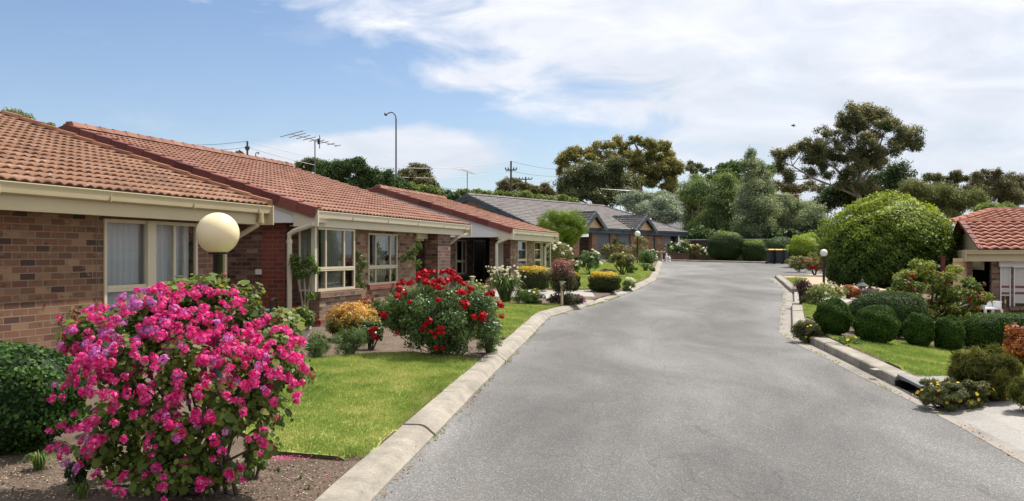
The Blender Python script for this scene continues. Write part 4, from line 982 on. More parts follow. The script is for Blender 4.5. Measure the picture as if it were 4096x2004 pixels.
FM['rosem'] = G_('grey_green_leaf', [(0.035, 0.063, 0.021), (0.084, 0.140, 0.042), (0.140, 0.210, 0.077), (0.210, 0.294, 0.126)], .3)
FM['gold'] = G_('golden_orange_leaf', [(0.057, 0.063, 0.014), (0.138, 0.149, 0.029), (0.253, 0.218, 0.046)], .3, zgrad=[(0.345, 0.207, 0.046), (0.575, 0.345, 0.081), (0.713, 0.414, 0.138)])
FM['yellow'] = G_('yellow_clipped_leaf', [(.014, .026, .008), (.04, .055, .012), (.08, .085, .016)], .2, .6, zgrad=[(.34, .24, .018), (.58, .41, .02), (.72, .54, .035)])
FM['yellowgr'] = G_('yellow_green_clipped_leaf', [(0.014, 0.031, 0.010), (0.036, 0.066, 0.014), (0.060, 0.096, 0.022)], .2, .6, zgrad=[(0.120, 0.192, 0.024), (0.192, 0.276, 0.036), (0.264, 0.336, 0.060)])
FM['bright'] = G_('bright_green_leaf', [(.014, .030, .006), (.04, .078, .011), (.085, .14, .018), (.18, .25, .03)], .35, .5, .25, zgrad=[(.10, .16, .012), (.25, .32, .022), (.45, .50, .05)])  # pale zgrad paints sunlit tops, dark stops the shaded lower leaves
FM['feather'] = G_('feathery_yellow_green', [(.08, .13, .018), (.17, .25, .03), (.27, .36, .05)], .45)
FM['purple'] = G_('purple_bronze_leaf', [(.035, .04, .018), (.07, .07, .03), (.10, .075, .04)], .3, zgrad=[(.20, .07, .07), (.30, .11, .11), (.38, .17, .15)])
FM['brown'] = G_('tan_brown_leaf', [(0.092, 0.081, 0.034), (0.184, 0.149, 0.069), (0.276, 0.196, 0.103)], .3)
FM['strap'] = G_('strappy_green_leaf', [(0.039, 0.078, 0.019), (0.104, 0.169, 0.039), (0.221, 0.260, 0.078)], .3, .4)
FM['dian'] = G_('olive_strappy_leaf', [(0.030, 0.036, 0.012), (0.075, 0.083, 0.021), (0.150, 0.165, 0.038), (0.255, 0.180, 0.090)], .3, .8, .03)
FM['phorm'] = G_('dark_red_strappy_leaf', [(.03, .014, .016), (.07, .03, .03), (.13, .06, .05)], .2, .35)
FM['nandina'] = G_('red_orange_leaf', [(.10, .06, .02), (.30, .09, .04), (.45, .16, .05), (.50, .28, .10)], .35)
FM['heath'] = G_('heather_leaf', [(0.052, 0.058, 0.033), (0.104, 0.117, 0.052), (0.169, 0.117, 0.091)], .3)
FM['green'] = G_('mid_green_leaf', [(0.039, 0.078, 0.018), (0.094, 0.156, 0.034), (0.172, 0.265, 0.055)], .3)
FM['variegated'] = G_('variegated_leaf', [(0.072, 0.108, 0.036), (0.192, 0.240, 0.072), (0.456, 0.432, 0.168)], .3)
FM['euc'] = G_('gum_leaf', [(0.041, 0.059, 0.028), (0.086, 0.112, 0.048), (0.140, 0.161, 0.064), (0.224, 0.189, 0.084)], .28, .45, zgrad=[(0.183, 0.155, 0.063), (0.280, 0.217, 0.091), (0.392, 0.259, 0.125)])
FM['euc2'] = G_('golden_gum_leaf', [(0.060, 0.083, 0.030), (0.128, 0.149, 0.048), (0.209, 0.217, 0.060), (0.314, 0.284, 0.083)], .28, .45, zgrad=[(0.269, 0.247, 0.060), (0.389, 0.299, 0.090), (0.493, 0.322, 0.128)])
FM['dkgreen'] = G_('dark_tree_leaf', [(0.020, 0.043, 0.015), (0.045, 0.083, 0.027), (0.077, 0.131, 0.040), (0.119, 0.175, 0.056)], .22, .5)
FM['pine'] = G_('pine_leaf', [(0.033, 0.062, 0.020), (0.065, 0.115, 0.035), (0.106, 0.169, 0.053)], .2, .6)
FM['brnt'] = G_('brown_green_tree_leaf', [(0.068, 0.074, 0.030), (0.135, 0.128, 0.054), (0.230, 0.182, 0.081)], .2)
FM['ltgreen'] = G_('light_green_tree_leaf', [(0.090, 0.128, 0.033), (0.165, 0.217, 0.053), (0.255, 0.300, 0.083)], .3)
FM['silver'] = G_('silver_leaf', [(0.105, 0.149, 0.105), (0.224, 0.284, 0.194), (0.389, 0.448, 0.344), (0.538, 0.583, 0.478)], .2)
FM['birch'] = G_('birch_leaf', [(0.062, 0.109, 0.039), (0.132, 0.194, 0.062), (0.217, 0.287, 0.101), (0.373, 0.420, 0.202)], .3)
FM['olive'] = G_('olive_grey_leaf', [(0.089, 0.129, 0.064), (0.177, 0.225, 0.113), (0.290, 0.338, 0.193), (0.435, 0.467, 0.322)], .25)
FM['pepper'] = G_('pepper_tree_leaf', [(0.081, 0.101, 0.030), (0.149, 0.176, 0.054), (0.230, 0.243, 0.088)], .3)
PK = {'pink': G_('hot_pink_petal', [(.46, .006, .08), (.66, .014, .16), (.73, .04, .25), (.78, .12, .38), (.84, .32, .56)], .3, .6, .15, tint=(1.15, 1, 1.1, 1)),
      'lilac': G_('lilac_pink_petal', [(.46, .08, .34), (.60, .18, .50), (.70, .30, .62)], .3, .6, .15, tint=(1.1, 1, 1.1, 1)),
      'red': G_('red_petal', [(.14, .001, .004), (.30, .003, .010), (.48, .010, .02)], .15, .6, .15, tint=(1.2, 1, 1, 1)),
      'white': G_('white_petal', [(.66, .66, .60), (.78, .78, .74)], .3, .6),
      'cream': G_('cream_petal', [(.62, .52, .34), (.75, .68, .50)], .3, .6),
      'yel': G_('yellow_petal', [(.75, .45, .02), (.85, .60, .05)], .3, .6),
      'mauve': G_('mauve_petal', [(.36, .28, .50), (.55, .48, .66)], .3, .6),
      'purp': G_('purple_petal', [(.28, .05, .28), (.42, .10, .40)], .3, .6),
      'orange': G_('orange_petal', [(.65, .20, .03), (.75, .30, .05)], .3, .6),
      'dead': G_('dried_flower', [(.16, .07, .06), (.30, .13, .10)], .3, .8)}

# ------------------------------------------------------------------ flower heads as (n,4,3) cells
def head_umbel(r, rng, nf=26):
    d = dirs(nf*4, rng); d = d[d[:, 2] > -.35][:nf]; C = d*r*np.array((1, 1, .8))*rng.uniform(.45, 1, (len(d), 1)); V = []
    for c, n in zip(C, d):
        n = nrm(n+rng.normal(0, .25, 3)); a = nrm(np.cross(n, rng.normal(size=3))); b = np.cross(n, a); ph = rng.random()*6
        for k in range(5):
            t = ph+k*2*math.pi/5; e = a*math.cos(t)+b*math.sin(t); f = -a*math.sin(t)+b*math.cos(t); L = r*.36*rng.uniform(.8, 1.15)
            V.append([c, c+e*L*.6+f*L*.33+n*.002, c+e*L+n*.004, c+e*L*.6-f*L*.33+n*.002])
    return np.array(V), np.repeat(rng.random(len(C)), 5)*.7+rng.random(len(V))*.3
def head_rose(r, rng, n=26):
    V = []; to = []
    for k in range(n):
        rr = r*(.35+.65*(k/n)); d = dirs(1, rng)[0]; d[2] = abs(d[2])*.8+.05*(1-k/n); d = nrm(d); c = d*rr*np.array((1, 1, .8))
        a = nrm(np.cross(d, rng.normal(size=3))); b = np.cross(d, a); L = rr*.62
        V.append([c-a*L, c+b*L-d*L*.15, c+a*L+d*L*.2, c-b*L-d*L*.15]); to.append(.25+.6*k/n+rng.random()*.3-.15)
    return np.array(V), np.array(to)
def head_daisy(r, rng, n=9):
    V = []
    for k in range(n):
        t = 2*math.pi*k/n; e = np.array((math.cos(t), math.sin(t), .15)); f = np.array((-math.sin(t), math.cos(t), 0))
        V.append([e*r*.1, e*r*.6+f*r*.25, e*r, e*r*.6-f*r*.25])
    return np.array(V), rng.random(n)
def head_puff(r, rng, n=20):
    d = dirs(n, rng); return leaf_cells(d*r*.6, d, r*.8, r*.5, rng), rng.random(n)
HEADS = {'umbel': head_umbel, 'rose': head_rose, 'daisy': head_daisy, 'puff': head_puff}
_hc = {}
def head_mesh(kind, m, var):
    if (kind, m, var) not in _hc:
        rng = np.random.default_rng(var+11); V, to = HEADS[kind](1.0, rng)
        o = cells_mesh('flower_head', V, PK[m], tone=to); me = o.data; bpy.data.objects.remove(o); _hc[(kind, m, var)] = (me, V, to)
    return _hc[(kind, m, var)]
CAMP = Vector((0, 0, CAMZ))
def flowers(parent, P, D, size, kind, m, rng, name='flower_head', limit=100):
    """P (n,3) world, D outward; the 100 nearest become parts, the rest one part"""
    n = len(P); order = np.argsort(np.linalg.norm(np.array(P)-np.array(CAMP), axis=1)); rest = {}
    for q, i in enumerate(order):
        mm = m if isinstance(m, str) else m[int(rng.integers(len(m)))] if not callable(m) else m(P[i])
        var = int(rng.integers(4)); me, V, to = head_mesh(kind, mm, var)
        s = size*rng.uniform(.75, 1.25); rot = Vector(D[i]).to_track_quat('Z', 'Y').to_matrix()@Matrix.Rotation(rng.random()*6.28, 3, 'Z')
        if q < limit:
            o = bpy.data.objects.new(name, me); link(o, parent); o.location = Vector(P[i])-parent.location; o.rotation_euler = rot.to_euler(); o.scale = (s, s, s)
        else:
            W_ = (V*s)@np.array(rot).T+np.array(P[i]); rest.setdefault(mm, []).append((W_, to))
    for mm, lst in rest.items():
        tag(cells_mesh('flower_heads', np.concatenate([a for a, _ in lst]), PK[mm], parent, tone=np.concatenate([b for _, b in lst])), kind='stuff')

# ------------------------------------------------------------------ plants
def place(x0, x1, yt, yb, back=.35, Y=None):
    xm = (x0+x1)/2; Yf = Y or Yof(xm, yb); w_ = (x1-x0)/F*Yf; Yc = Yf+w_*back
    w_ = (x1-x0)/F*Yc; X = (xm-CX)/F*Yc; zt = CAMZ-(yt-HY)/F*Yc; zb = ground(X, Yc)
    return X, Yc, zb, w_, zt
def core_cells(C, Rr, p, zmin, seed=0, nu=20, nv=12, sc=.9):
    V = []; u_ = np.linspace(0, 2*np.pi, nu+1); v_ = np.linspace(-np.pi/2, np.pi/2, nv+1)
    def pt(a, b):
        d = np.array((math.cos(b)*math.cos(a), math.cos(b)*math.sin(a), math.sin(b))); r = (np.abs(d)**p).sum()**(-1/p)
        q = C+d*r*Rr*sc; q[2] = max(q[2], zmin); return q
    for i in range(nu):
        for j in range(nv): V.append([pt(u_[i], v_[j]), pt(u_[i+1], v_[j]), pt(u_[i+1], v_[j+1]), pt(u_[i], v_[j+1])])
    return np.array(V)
def clipped(name, label, cat, box, m, n=9000, leaf=.03, p=2.3, depth=1.0, tipz=None, group=None, seed=1, rough=.10, stem=False, back=.35, Y=None, lf=RH, asp=.6, zfill=1.0):
    rng = np.random.default_rng(seed); X, Yc, zb, w_, zt = place(*box, back=back, Y=Y)
    h = zt-zb; C = np.array((X, Yc, zb+h*(.5 if not stem else .62))); Rr = np.array((w_/2, w_/2*depth, h*(.5 if not stem else .38)))
    root = thing(name, label, cat, (X, Yc, zb), group)
    d = dirs(n, rng); r = (np.abs(d)**p).sum(1)**(-1/p); ph = rng.uniform(0, 6, 6)
    bump = 1+rough*(np.sin(d[:, 0]*7+ph[0])*np.sin(d[:, 1]*6+ph[1])+np.sin(d[:, 2]*9+ph[2]+d[:, 0]*4))*.5
    rad = r*bump*rng.uniform(.87, 1.01, n)
    stray = rng.random(n) < .03; rad = np.where(stray, rad*rng.uniform(1, 1.05, n), rad)
    P = C+d*rad[:, None]*Rr; k = P[:, 2] > zb; P = P[k]; dd = d[k]
    N = nrm(dd/Rr+rng.normal(0, .55, P.shape)/Rr.mean())
    V = leaf_cells(P, N, leaf, leaf*asp, rng, lf)
    clump = .5+.5*np.sin(P[:, 0]*9/w_+ph[3])*np.sin(P[:, 2]*11/w_+ph[4]+P[:, 1]*7/w_)
    tone = .08+.62*rng.random(len(P))+.25*clump; tip = None
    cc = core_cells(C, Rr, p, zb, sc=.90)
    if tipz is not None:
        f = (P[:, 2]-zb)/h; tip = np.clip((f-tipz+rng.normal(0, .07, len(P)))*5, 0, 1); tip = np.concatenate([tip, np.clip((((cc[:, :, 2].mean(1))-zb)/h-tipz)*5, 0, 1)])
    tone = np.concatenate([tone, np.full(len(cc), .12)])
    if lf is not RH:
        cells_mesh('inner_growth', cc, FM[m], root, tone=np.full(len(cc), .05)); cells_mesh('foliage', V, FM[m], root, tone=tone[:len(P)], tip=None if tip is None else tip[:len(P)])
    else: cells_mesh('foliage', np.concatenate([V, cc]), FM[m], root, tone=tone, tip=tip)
    mb = MB(); mb.tube([(X, Yc, zb-.05), (X+.01, Yc, zb+h*.35)], [w_*.05, w_*.035], 7); mb.build('stem', 'bark', root)
    return root
def loose(name, label, cat, box, m, n=5000, leaf=.05, asp=.5, depth=.9, nc=40, cr=.32, tipz=None, group=None, seed=1, flw=None, stems=6, low=.05, back=.35, shell=.35, lf=RH, droop=0, Y=None, uni=True, top=1.0, stemm='bark', stemr=.012, shape=None, coretone=None):
    """irregular bush: leaf clumps spread through an ellipsoid, several stems from the base"""
    rng = np.random.default_rng(seed); X, Yc, zb, w_, zt = place(*box, back=back, Y=Y); h = zt-zb
    root = thing(name, label, cat, (X, Yc, zb), group)
    zlo = zb+h*low; C = np.array((X, Yc, (zlo+zt)/2)); Rr = np.array((w_/2, w_/2*depth, (zt-zlo)/2))
    d = dirs(nc, rng); d = d*((np.abs(d)**2.6).sum(1)**(-1/2.6))[:, None]; rr = rng.random(nc)**.33; CC = C+d*rr[:, None]*Rr*(1-cr*.45)
    if shape: CC = shape(CC, X, Yc, zb, w_, h)
    cl = np.minimum(Rr.mean(), Rr)*cr*rng.uniform(.7, 1.3, (nc, 1))
    P, dd, idx = clump_pts(CC, cl, n, rng, shell); k = P[:, 2] > zb+.01; P, dd, idx = P[k], dd[k], idx[k]
    N = nrm(dd*.6+nrm(P-C)*.5+rng.normal(0, .5, P.shape)+np.array((0, 0, .35)))
    V = leaf_cells(P, N, leaf, leaf*asp, rng, lf, droop)
    ct = rng.uniform(-.2, .2, nc); tone = np.clip(.42+ct[idx]+rng.normal(0, .2, len(P)), 0, 1); tip = None
    if tipz is not None:
        f = (P[:, 2]-zb)/h; tip = np.clip((f-tipz+rng.normal(0, .1, len(P)))*4, 0, 1)
    cells_mesh('foliage', V, FM[m], root, tone=tone, tip=tip)
    if stems:
        mb = MB(); ii = rng.choice(nc, min(stems, nc), replace=False)
        for i in ii:
            e = CC[i]; b = np.array((X+rng.normal(0, w_*.03), Yc+rng.normal(0, w_*.03), zb-.04)); mid = b*.5+e*.5+rng.normal(0, w_*.04, 3)+np.array((0, 0, h*.04))
            mb.tube([b, mid, e], [stemr*1.3, stemr, stemr*.6], 5)
        mb.build('stem', stemm, root)
    for fl in (flw or []):
        kind, col, cnt, size = fl[:4]; zlim = fl[4] if len(fl) > 4 else .3
        d = dirs(cnt*8, rng); q = C+d*Rr*rng.uniform(.86, 1.05, (len(d), 1)); kk = (q[:, 2] > zb+h*zlim)&(d[:, 1] < .35); q = q[kk][:cnt]; d = d[kk][:cnt]
        flowers(root, q, nrm(d+np.array((0, 0, .4))), size, kind, col, rng)
    return root, C, Rr, rng
def strappy(name, label, cat, box, m, n=220, wid=.012, arch=1.0, seed=1, group=None, flw=None, back=.3, baser=.12, Y=None, up=.9, tall=0):
    rng = np.random.default_rng(seed); X, Yc, zb, w_, zt = place(*box, back=back, Y=Y); h = zt-zb
    root = thing(name, label, cat, (X, Yc, zb), group)
    seg = 6; V = []; to = []
    for i in range(n):
        a = rng.random()*2*math.pi; sp = rng.random()**.6; L = h*rng.uniform(.6, 1.05); reach = w_/2*sp*rng.uniform(.7, 1.1)
        b0 = np.array((X+math.cos(a)*w_*baser*rng.random(), Yc+math.sin(a)*w_*baser*rng.random(), zb)); o_ = np.array((math.cos(a), math.sin(a), 0)); sd_ = np.array((-math.sin(a), math.cos(a), 0)); tn = rng.random(); pts = []
        sd_ = nrm(sd_+rng.normal(0, .4, 3))
        for k in range(seg+1):
            t = k/seg; z = L*(math.sin(min(t*1.57*(1+arch*sp*.6), 2.6))*up); pts.append(b0+o_*reach*t**1.5+np.array((0, 0, z)))
        for k in range(seg):
            w0, w1 = wid*(1-(k/seg)**2*.9), wid*(1-((k+1)/seg)**2*.9); V.append([pts[k]-sd_*w0, pts[k]+sd_*w0, pts[k+1]+sd_*w1, pts[k+1]-sd_*w1]); to.append(tn*.7+.15+.1*k/seg)
    cells_mesh('foliage', np.array(V), FM[m], root, tone=np.array(to))
    if flw:
        kind, col, cnt, size, hi = flw; P = []; D = []; mb = MB()
        for i in range(cnt):
            a = rng.random()*2*math.pi; r = w_/2*rng.random()**.5*1.0; z = zb+h*rng.uniform(*hi); p = np.array((X+math.cos(a)*r, Yc+math.sin(a)*r*.8, z)); P.append(p); D.append((math.cos(a)*.4, math.sin(a)*.4-.2, 1))
            b = (X+math.cos(a)*r*.25, Yc+math.sin(a)*r*.2, zb+.05); mb.tube([b, ((b[0]+p[0])/2, (b[1]+p[1])/2, zb+(z-zb)*.6), tuple(p-np.array((0, 0, size*.3)))], .004+.00012*Yc, 4)
        mb.build('stem', 'stem', root); flowers(root, np.array(P), nrm(np.array(D)), size, kind, col, rng)
    return root

# ---- the big pink geranium
def geranium():
    rng = np.random.default_rng(77); Y0 = 6.35; X0 = (470-CX)/F*Y0; zb = ground(X0, Y0); root = thing('geranium_bush', 'big pink geranium bush in full bloom on bare soil at the left front', 'flowering bush', (X0, Y0, zb))
    def px(x, y, dy=0): Y = Y0+dy; return np.array(Wp(x, y, Y))
    # outline of the crown: lobes measured in the photo
    lobes = [(430, 800, 150, 70, 0), (330, 850, 130, 90, .1), (540, 810, 130, 80, 0), (250, 830, 60, 50, .1), (640, 890, 110, 80, 0), (700, 920, 75, 90, -.1), (450, 930, 210, 130, -.35), (300, 990, 120, 110, -.2), (600, 1000, 130, 100, -.2),
             (380, 1090, 150, 110, -.3), (540, 1110, 130, 110, -.3), (260, 1100, 70, 80, 0), (470, 1210, 150, 90, -.2), (560, 1230, 70, 60, 0), (340, 1200, 80, 60, -.1), (700, 850, 50, 40, .1), (500, 760, 60, 40, .1), (420, 770, 60, 40, .05)]
    C = []; Rr = []; 
    for x, y, rx, ry, dy in lobes:
        for k in range(7):
            a = dirs(1, rng)[0]*rng.random()**.5; C.append(px(x, y, dy)+np.array((a[0]*rx/F*Y0, a[1]*.42+.05, a[2]*ry/F*Y0))); Rr.append(np.array((.13, .13, .12))*rng.uniform(.7, 1.3))
    C = np.array(C); Rr = np.array(Rr); ctr = px(455, 980)+np.array((0, .1, 0))
    P, dd, idx = clump_pts(C, Rr, 24000, rng, .1); k = P[:, 2] > zb+.12; P, dd, idx = P[k], dd[k], idx[k]
    N = nrm(dd*.4+nrm(P-ctr)*.6+rng.normal(0, .45, P.shape)+np.array((0, 0, .5)))
    low = (P[:, 2]-zb)/1.5; keep = rng.random(len(P)) < np.where(low < .5, .85, 1); P, N, idx = P[keep], N[keep], idx[keep]
    ct = rng.uniform(-.15, .2, len(C)); sz = .036
    cells_mesh('foliage', leaf_cells(P, N, sz, sz*.95, rng, ROUND), FM['geran'], root, tone=np.clip(.34+ct[idx]+rng.normal(0, .2, len(P)), 0, 1))
    sel = rng.choice(len(C), 1500); dB = dirs(1500, rng); PB = C[sel]+dB*Rr[sel]; kB = PB[:, 2] > zb+.15
    cells_mesh('large_leaves', leaf_cells(PB[kB], nrm(dB+np.array((0, -.3, .5)))[kB], .062, .058, rng, ROUND), FM['geran'], root, tone=np.clip(rng.normal(.38, .2, kB.sum()), 0, 1))
    mb = MB()
    for i in rng.choice(len(C), 46, replace=False):
        e = C[i]; b = np.array((X0+rng.normal(0, .12), Y0+rng.normal(0, .08), zb-.03)); m_ = b*.55+e*.45+np.array((rng.normal(0, .04), rng.normal(0, .04), .02)); m_[0] = b[0]+(e[0]-b[0])*.32
        mb.tube([b, m_, e], [.017, .011, .006], 6)
    mb.build('stem', 'bark', root)
    # flower heads
    F_ = []; D_ = []
    for li, (x, y, rx, ry, dy) in enumerate(lobes):
        n = int(rx*ry/14500*52*(1.75 if y < 960 else .9 if y < 1050 else .6))
        for k in range(n):
            a = dirs(1, rng)[0]
            if a[1] > .25: a[1] = -a[1]
            if y > 900 and a[2] < -.3: a[2] *= -.6
            F_.append(px(x, y, dy)+np.array((a[0]*rx/F*Y0*1.08, a[1]*.50-.03, a[2]*ry/F*Y0*1.12))); D_.append(a+np.array((0, -.2, .45)))
    extra = [(350, 735), (405, 720), (455, 716), (440, 745), (520, 728), (545, 735), (165, 815), (150, 800), (185, 830), (160, 895), (590, 765), (585, 785), (760, 880), (770, 905), (765, 935), (745, 1010), (755, 985), (735, 850), (720, 830), (155, 1070), (125, 1085), (125, 1130), (165, 1165), (200, 1170), (740, 840), (690, 1050), (665, 1090), (600, 1175), (380, 1255), (520, 1245), (350, 1180), (480, 1190)]
    for x, y in extra: F_.append(px(x, y, -.15)); D_.append((rng.normal(0, .3), -.5, .8))
    F_ = np.array(F_); D_ = nrm(np.array(D_)); k = F_[:, 2] > zb+.1; F_, D_ = F_[k], D_[k]
    def colr(p):
        l = (p[0]-X0) < -.05 and p[2] > zb+1.05
        q = rng.random(); return 'lilac' if q < (.30 if l else .05) else 'dead' if q > .95 else 'pink'
    anchor = rng.integers(0, len(F_), len(F_)); pull = rng.random(len(F_)) < .55; near = np.array([np.argsort(((F_-F_[i])**2).sum(1))[rng.integers(1, 5)] for i in range(len(F_))]); F_ = np.where(pull[:, None], F_*.45+F_[near]*.55, F_)
    flowers(root, F_, D_, .0345, 'umbel', colr, rng)
    dm = rng.choice(len(C), 55); dP = C[dm]+dirs(55, rng)*Rr[dm]*1.25; kk = dP[:, 2] > zb+.6; mb = MB()
    flowers(root, dP[kk], nrm(dP[kk]-ctr+np.array((0, 0, .6))), .03, 'puff', 'dead', rng, limit=0)
geranium()

clipped('hedge_shrub', 'dark glossy green shrub at the left edge below the brick wall', 'shrub', (-150, 196, 862, 1150), 'glossy', n=15000, leaf=.036, p=2.6, rough=.12, seed=5, back=.25, lf=LEAF6, asp=.75, depth=.8)
loose('small_shrub', 'small dark leafy plant on soil left of the pink geranium stems', 'plant', (165, 232, 1150, 1245), 'glossy', n=1200, leaf=.03, nc=14, seed=6, low=0)
strappy('weed_plant', 'pale green strappy weed on the soil under the dark glossy shrub', 'weed', (45, 150, 1128, 1190), 'strap', n=60, wid=.008, seed=7, arch=1.6)
strappy('weed_plant', 'thin grass tuft on the soil at the bottom left corner', 'weed', (150, 260, 1205, 1262), 'strap', n=40, wid=.004, seed=8)
loose('small_shrub', 'small fresh green plant at the right foot of the pink geranium', 'plant', (592, 680, 1095, 1212), 'green', n=1500, leaf=.032, nc=16, seed=9, low=0)
for i, (x, y) in enumerate([(757, 1200), (775, 1228), (700, 1182)]):
    strappy('weed_plant', ['tiny green weed sprouting on bare soil near the lawn edge', 'tiny low weed on bare soil closest to the kerb', 'tiny weed on bare soil right beside the pink petals'][i], 'weed', (x-14, x+14, y-12, y+6), 'strap', n=14, wid=.004, seed=10+i, arch=1.8)
rng = np.random.default_rng(3)
pp = np.array([G(rng.normal(705, 32), rng.uniform(1158, 1172)) for _ in range(160)]+[G(rng.uniform(600, 900), rng.uniform(1150, 1250)) for _ in range(60)])+np.array((0, 0, .045))
tag(cells_mesh('fallen_petals', leaf_cells(pp, rng.normal(0, .3, pp.shape)+np.array((0, 0, 1)), .014, .012, rng), PK['pink'], tone=rng.random(len(pp))), 'scattered pink petals fallen on the soil at the lawn edge', 'petals', kind='stuff')
# litter and pebbles on the beds
pb = []
for (xa, xb, ya, yb, n) in ((0, 880, 1150, 1258, 2600), (760, 1260, 860, 905, 900), (560, 800, 880, 960, 300)):
    for _ in range(n):
        q = G(rng.uniform(xa, xb), rng.uniform(ya, yb))
        if q.x < xl(q.y)-KW-.03: pb.append(q)
pb = np.array(pb)+np.array((0, 0, .006))
M['litter'] = foliage('soil_litter', [(.05, .035, .025), (.16, .11, .08), (.30, .24, .18), (.42, .36, .28)], 0, .9)
tag(cells_mesh('soil_litter', leaf_cells(pb, rng.normal(0, .5, pb.shape)+np.array((0, 0, 1)), .02, .012, rng), 'litter', tone=rng.random(len(pb))), 'bits of bark and dry leaves scattered on the left garden soil', 'litter', kind='stuff')

FM['gaz'] = foliage('gazania_leaf', [(.04, .055, .018), (.09, .11, .035), (.16, .17, .06), (.20, .14, .08)], .3)
# ---- left garden, middle distance
loose('rosemary_bush', 'upright grey green bush left of the other at the lawn back edge', 'shrub', (764, 832, 826, 908), 'rosem', n=5500, leaf=.028, asp=.3, nc=34, seed=21, low=0, shell=.2, droop=-.6, group='grey green bushes at the lawn edge')
loose('rosemary_bush', 'round grey green bush in front of the golden bush', 'shrub', (832, 922, 822, 902), 'rosem', n=7000, leaf=.028, asp=.3, nc=40, seed=22, low=0, shell=.2, droop=-.6, group='grey green bushes at the lawn edge')
loose('golden_bush', 'golden orange leaved bush in front of the brick bay window', 'shrub', (818, 957, 764, 862), 'gold', n=12000, leaf=.045, asp=.55, nc=60, tipz=.5, seed=23, low=.0, lf=LEAF6)
loose('grey_bush', 'greyish green leafy bush behind the golden bush', 'shrub', (932, 1012, 742, 822), 'rosem', n=4500, leaf=.045, nc=40, seed=24)
def rosebush():
    root, C, Rr, rg = loose('rose_bush', 'large rose bush covered in bright red blooms beside the front lawn', 'rose bush', (958, 1262, 704, 906), 'rose', n=38000, leaf=.042, asp=.62, nc=110, cr=.24, seed=31, low=.02, depth=.75, lf=LEAF6, stems=14, back=.22)
    pts = [(1005, 660), (1030, 650), (1060, 650), (1000, 690), (1085, 650), (1045, 668), (1140, 650), (1175, 648), (1200, 655), (1215, 670), (1190, 690), (1240, 700), (1270, 720), (1250, 712), (1060, 715), (1090, 705), (1105, 735), (1130, 745), (1085, 725), (1040, 705), (950, 715), (910, 715), (880, 720), (885, 755), (880, 785), (875, 800), (915, 775), (945, 825), (1120, 815), (1310, 745), (1300, 765), (1240, 775), (1260, 770),
           (1275, 825), (1285, 850), (1270, 845), (1260, 835), (1485, 850), (1480, 840), (1495, 915), (1330, 915), (1375, 925), (1380, 905), (870, 1010), (715, 990), (740, 995), (720, 1020), (735, 1040), (745, 1030), (750, 985), (1060, 940), (1035, 965), (1030, 990), (1075, 1000), (1130, 985), (1135, 1005), (1095, 1030), (1110, 1010), (1105, 1100), (1140, 1100), (780, 905), (800, 905), (1440, 775), (1405, 780), (1225, 685), (1165, 700), (1150, 712), (1125, 700)]
    P = []; D = []; mb = MB()
    for x, y in pts:
        x = (1000+x/1.482)/K; y = (650+y/1.482)/K
        e = ((x-1111)/165)**2+((y-800)/115)**2; Yq = C[1]-Rr[1]*math.sqrt(max(0, 1-min(e, 1)))*1.02
        p = np.array(Wp(x, y, Yq)); P.append(p); D.append((rg.normal(0, .3), -.6, .7))
        b0_ = np.array((C[0], C[1], root.location.z+.02)); (mb.tube([b0_, b0_*.35+p*.65-np.array((0, 0, .10)), p], .004, 4, False) if abs(p[0]-C[0]) < .9 else None)
    mb.build('stem', 'stem', root)
    flowers(root, np.array(P), nrm(np.array(D)), .050, 'rose', 'red', rg)
rosebush()
loose('rose_bush', 'leafy rose bush with a few red blooms behind the largest red rose bush', 'rose bush', (1150, 1262, 735, 828), 'rosered', n=6000, leaf=.045, asp=.6, nc=50, seed=32, flw=[('rose', 'red', 7, .04, .5)])
loose('rose_bush', 'small low rose bush left of the large red rose bush', 'rose bush', (896, 966, 800, 882), 'rose', n=3200, leaf=.04, asp=.6, nc=34, seed=38, low=.15, lf=LEAF6, depth=.6)
loose('small_shrub', 'fine leaved green shrub between the red rose bush and the kerb', 'shrub', (1186, 1264, 828, 893), 'green', n=4200, leaf=.035, asp=.3, nc=30, seed=33, low=0, droop=-.5)
# plants against house 2
loose('potted_geranium', 'bushy red flowered plant growing in the pale pot by the bay window', 'potted plant', (722, 800, 770, 835), 'geran', n=1500, leaf=.05, nc=20, seed=34, flw=[('rose', 'red', 6, .055, .5)], low=.3, stems=5, Y=14.2)
q = G(752, 838); q = Wp(752, 840, 14.2); gp = ground(q.x, 14.2+.25)
mb = MB(); mb.lathe([(.10, 0), (.125, .02), (.15, .26), (.17, .27), (.17, .31), (.15, .31), (.13, .27), (0, .26)], (0, 0, 0)); tag(mb.build('flower_pot', 'pot', loc=(q.x, 14.3, gp), local=True), 'pale round terracotta pot beside the brick bay base', 'pot')
bpy.data.objects['flower_pot'].location = (q.x, 14.3, gp)
loose('dry_plant', 'tangled dry stemmed plant between the geranium and the green bench', 'plant', (605, 668, 800, 900), 'brown', n=900, leaf=.05, asp=.25, nc=22, seed=35, stems=24, stemr=.006, stemm='drystem', low=.05)
loose('red_leaved_plant', 'red flowering plant with dry stems just right of the bench', 'plant', (655, 735, 785, 880), 'heath', n=2200, leaf=.045, nc=26, seed=36, flw=[('puff', 'red', 8, .03, .5), ('puff', 'dead', 14, .035, .4)], stems=16, stemr=.006, stemm='drystem')
strappy('strappy_plant', 'arching strappy plant with dry tips in front of the bench', 'plant', (600, 730, 790, 880), 'dian', n=90, wid=.010, seed=37)
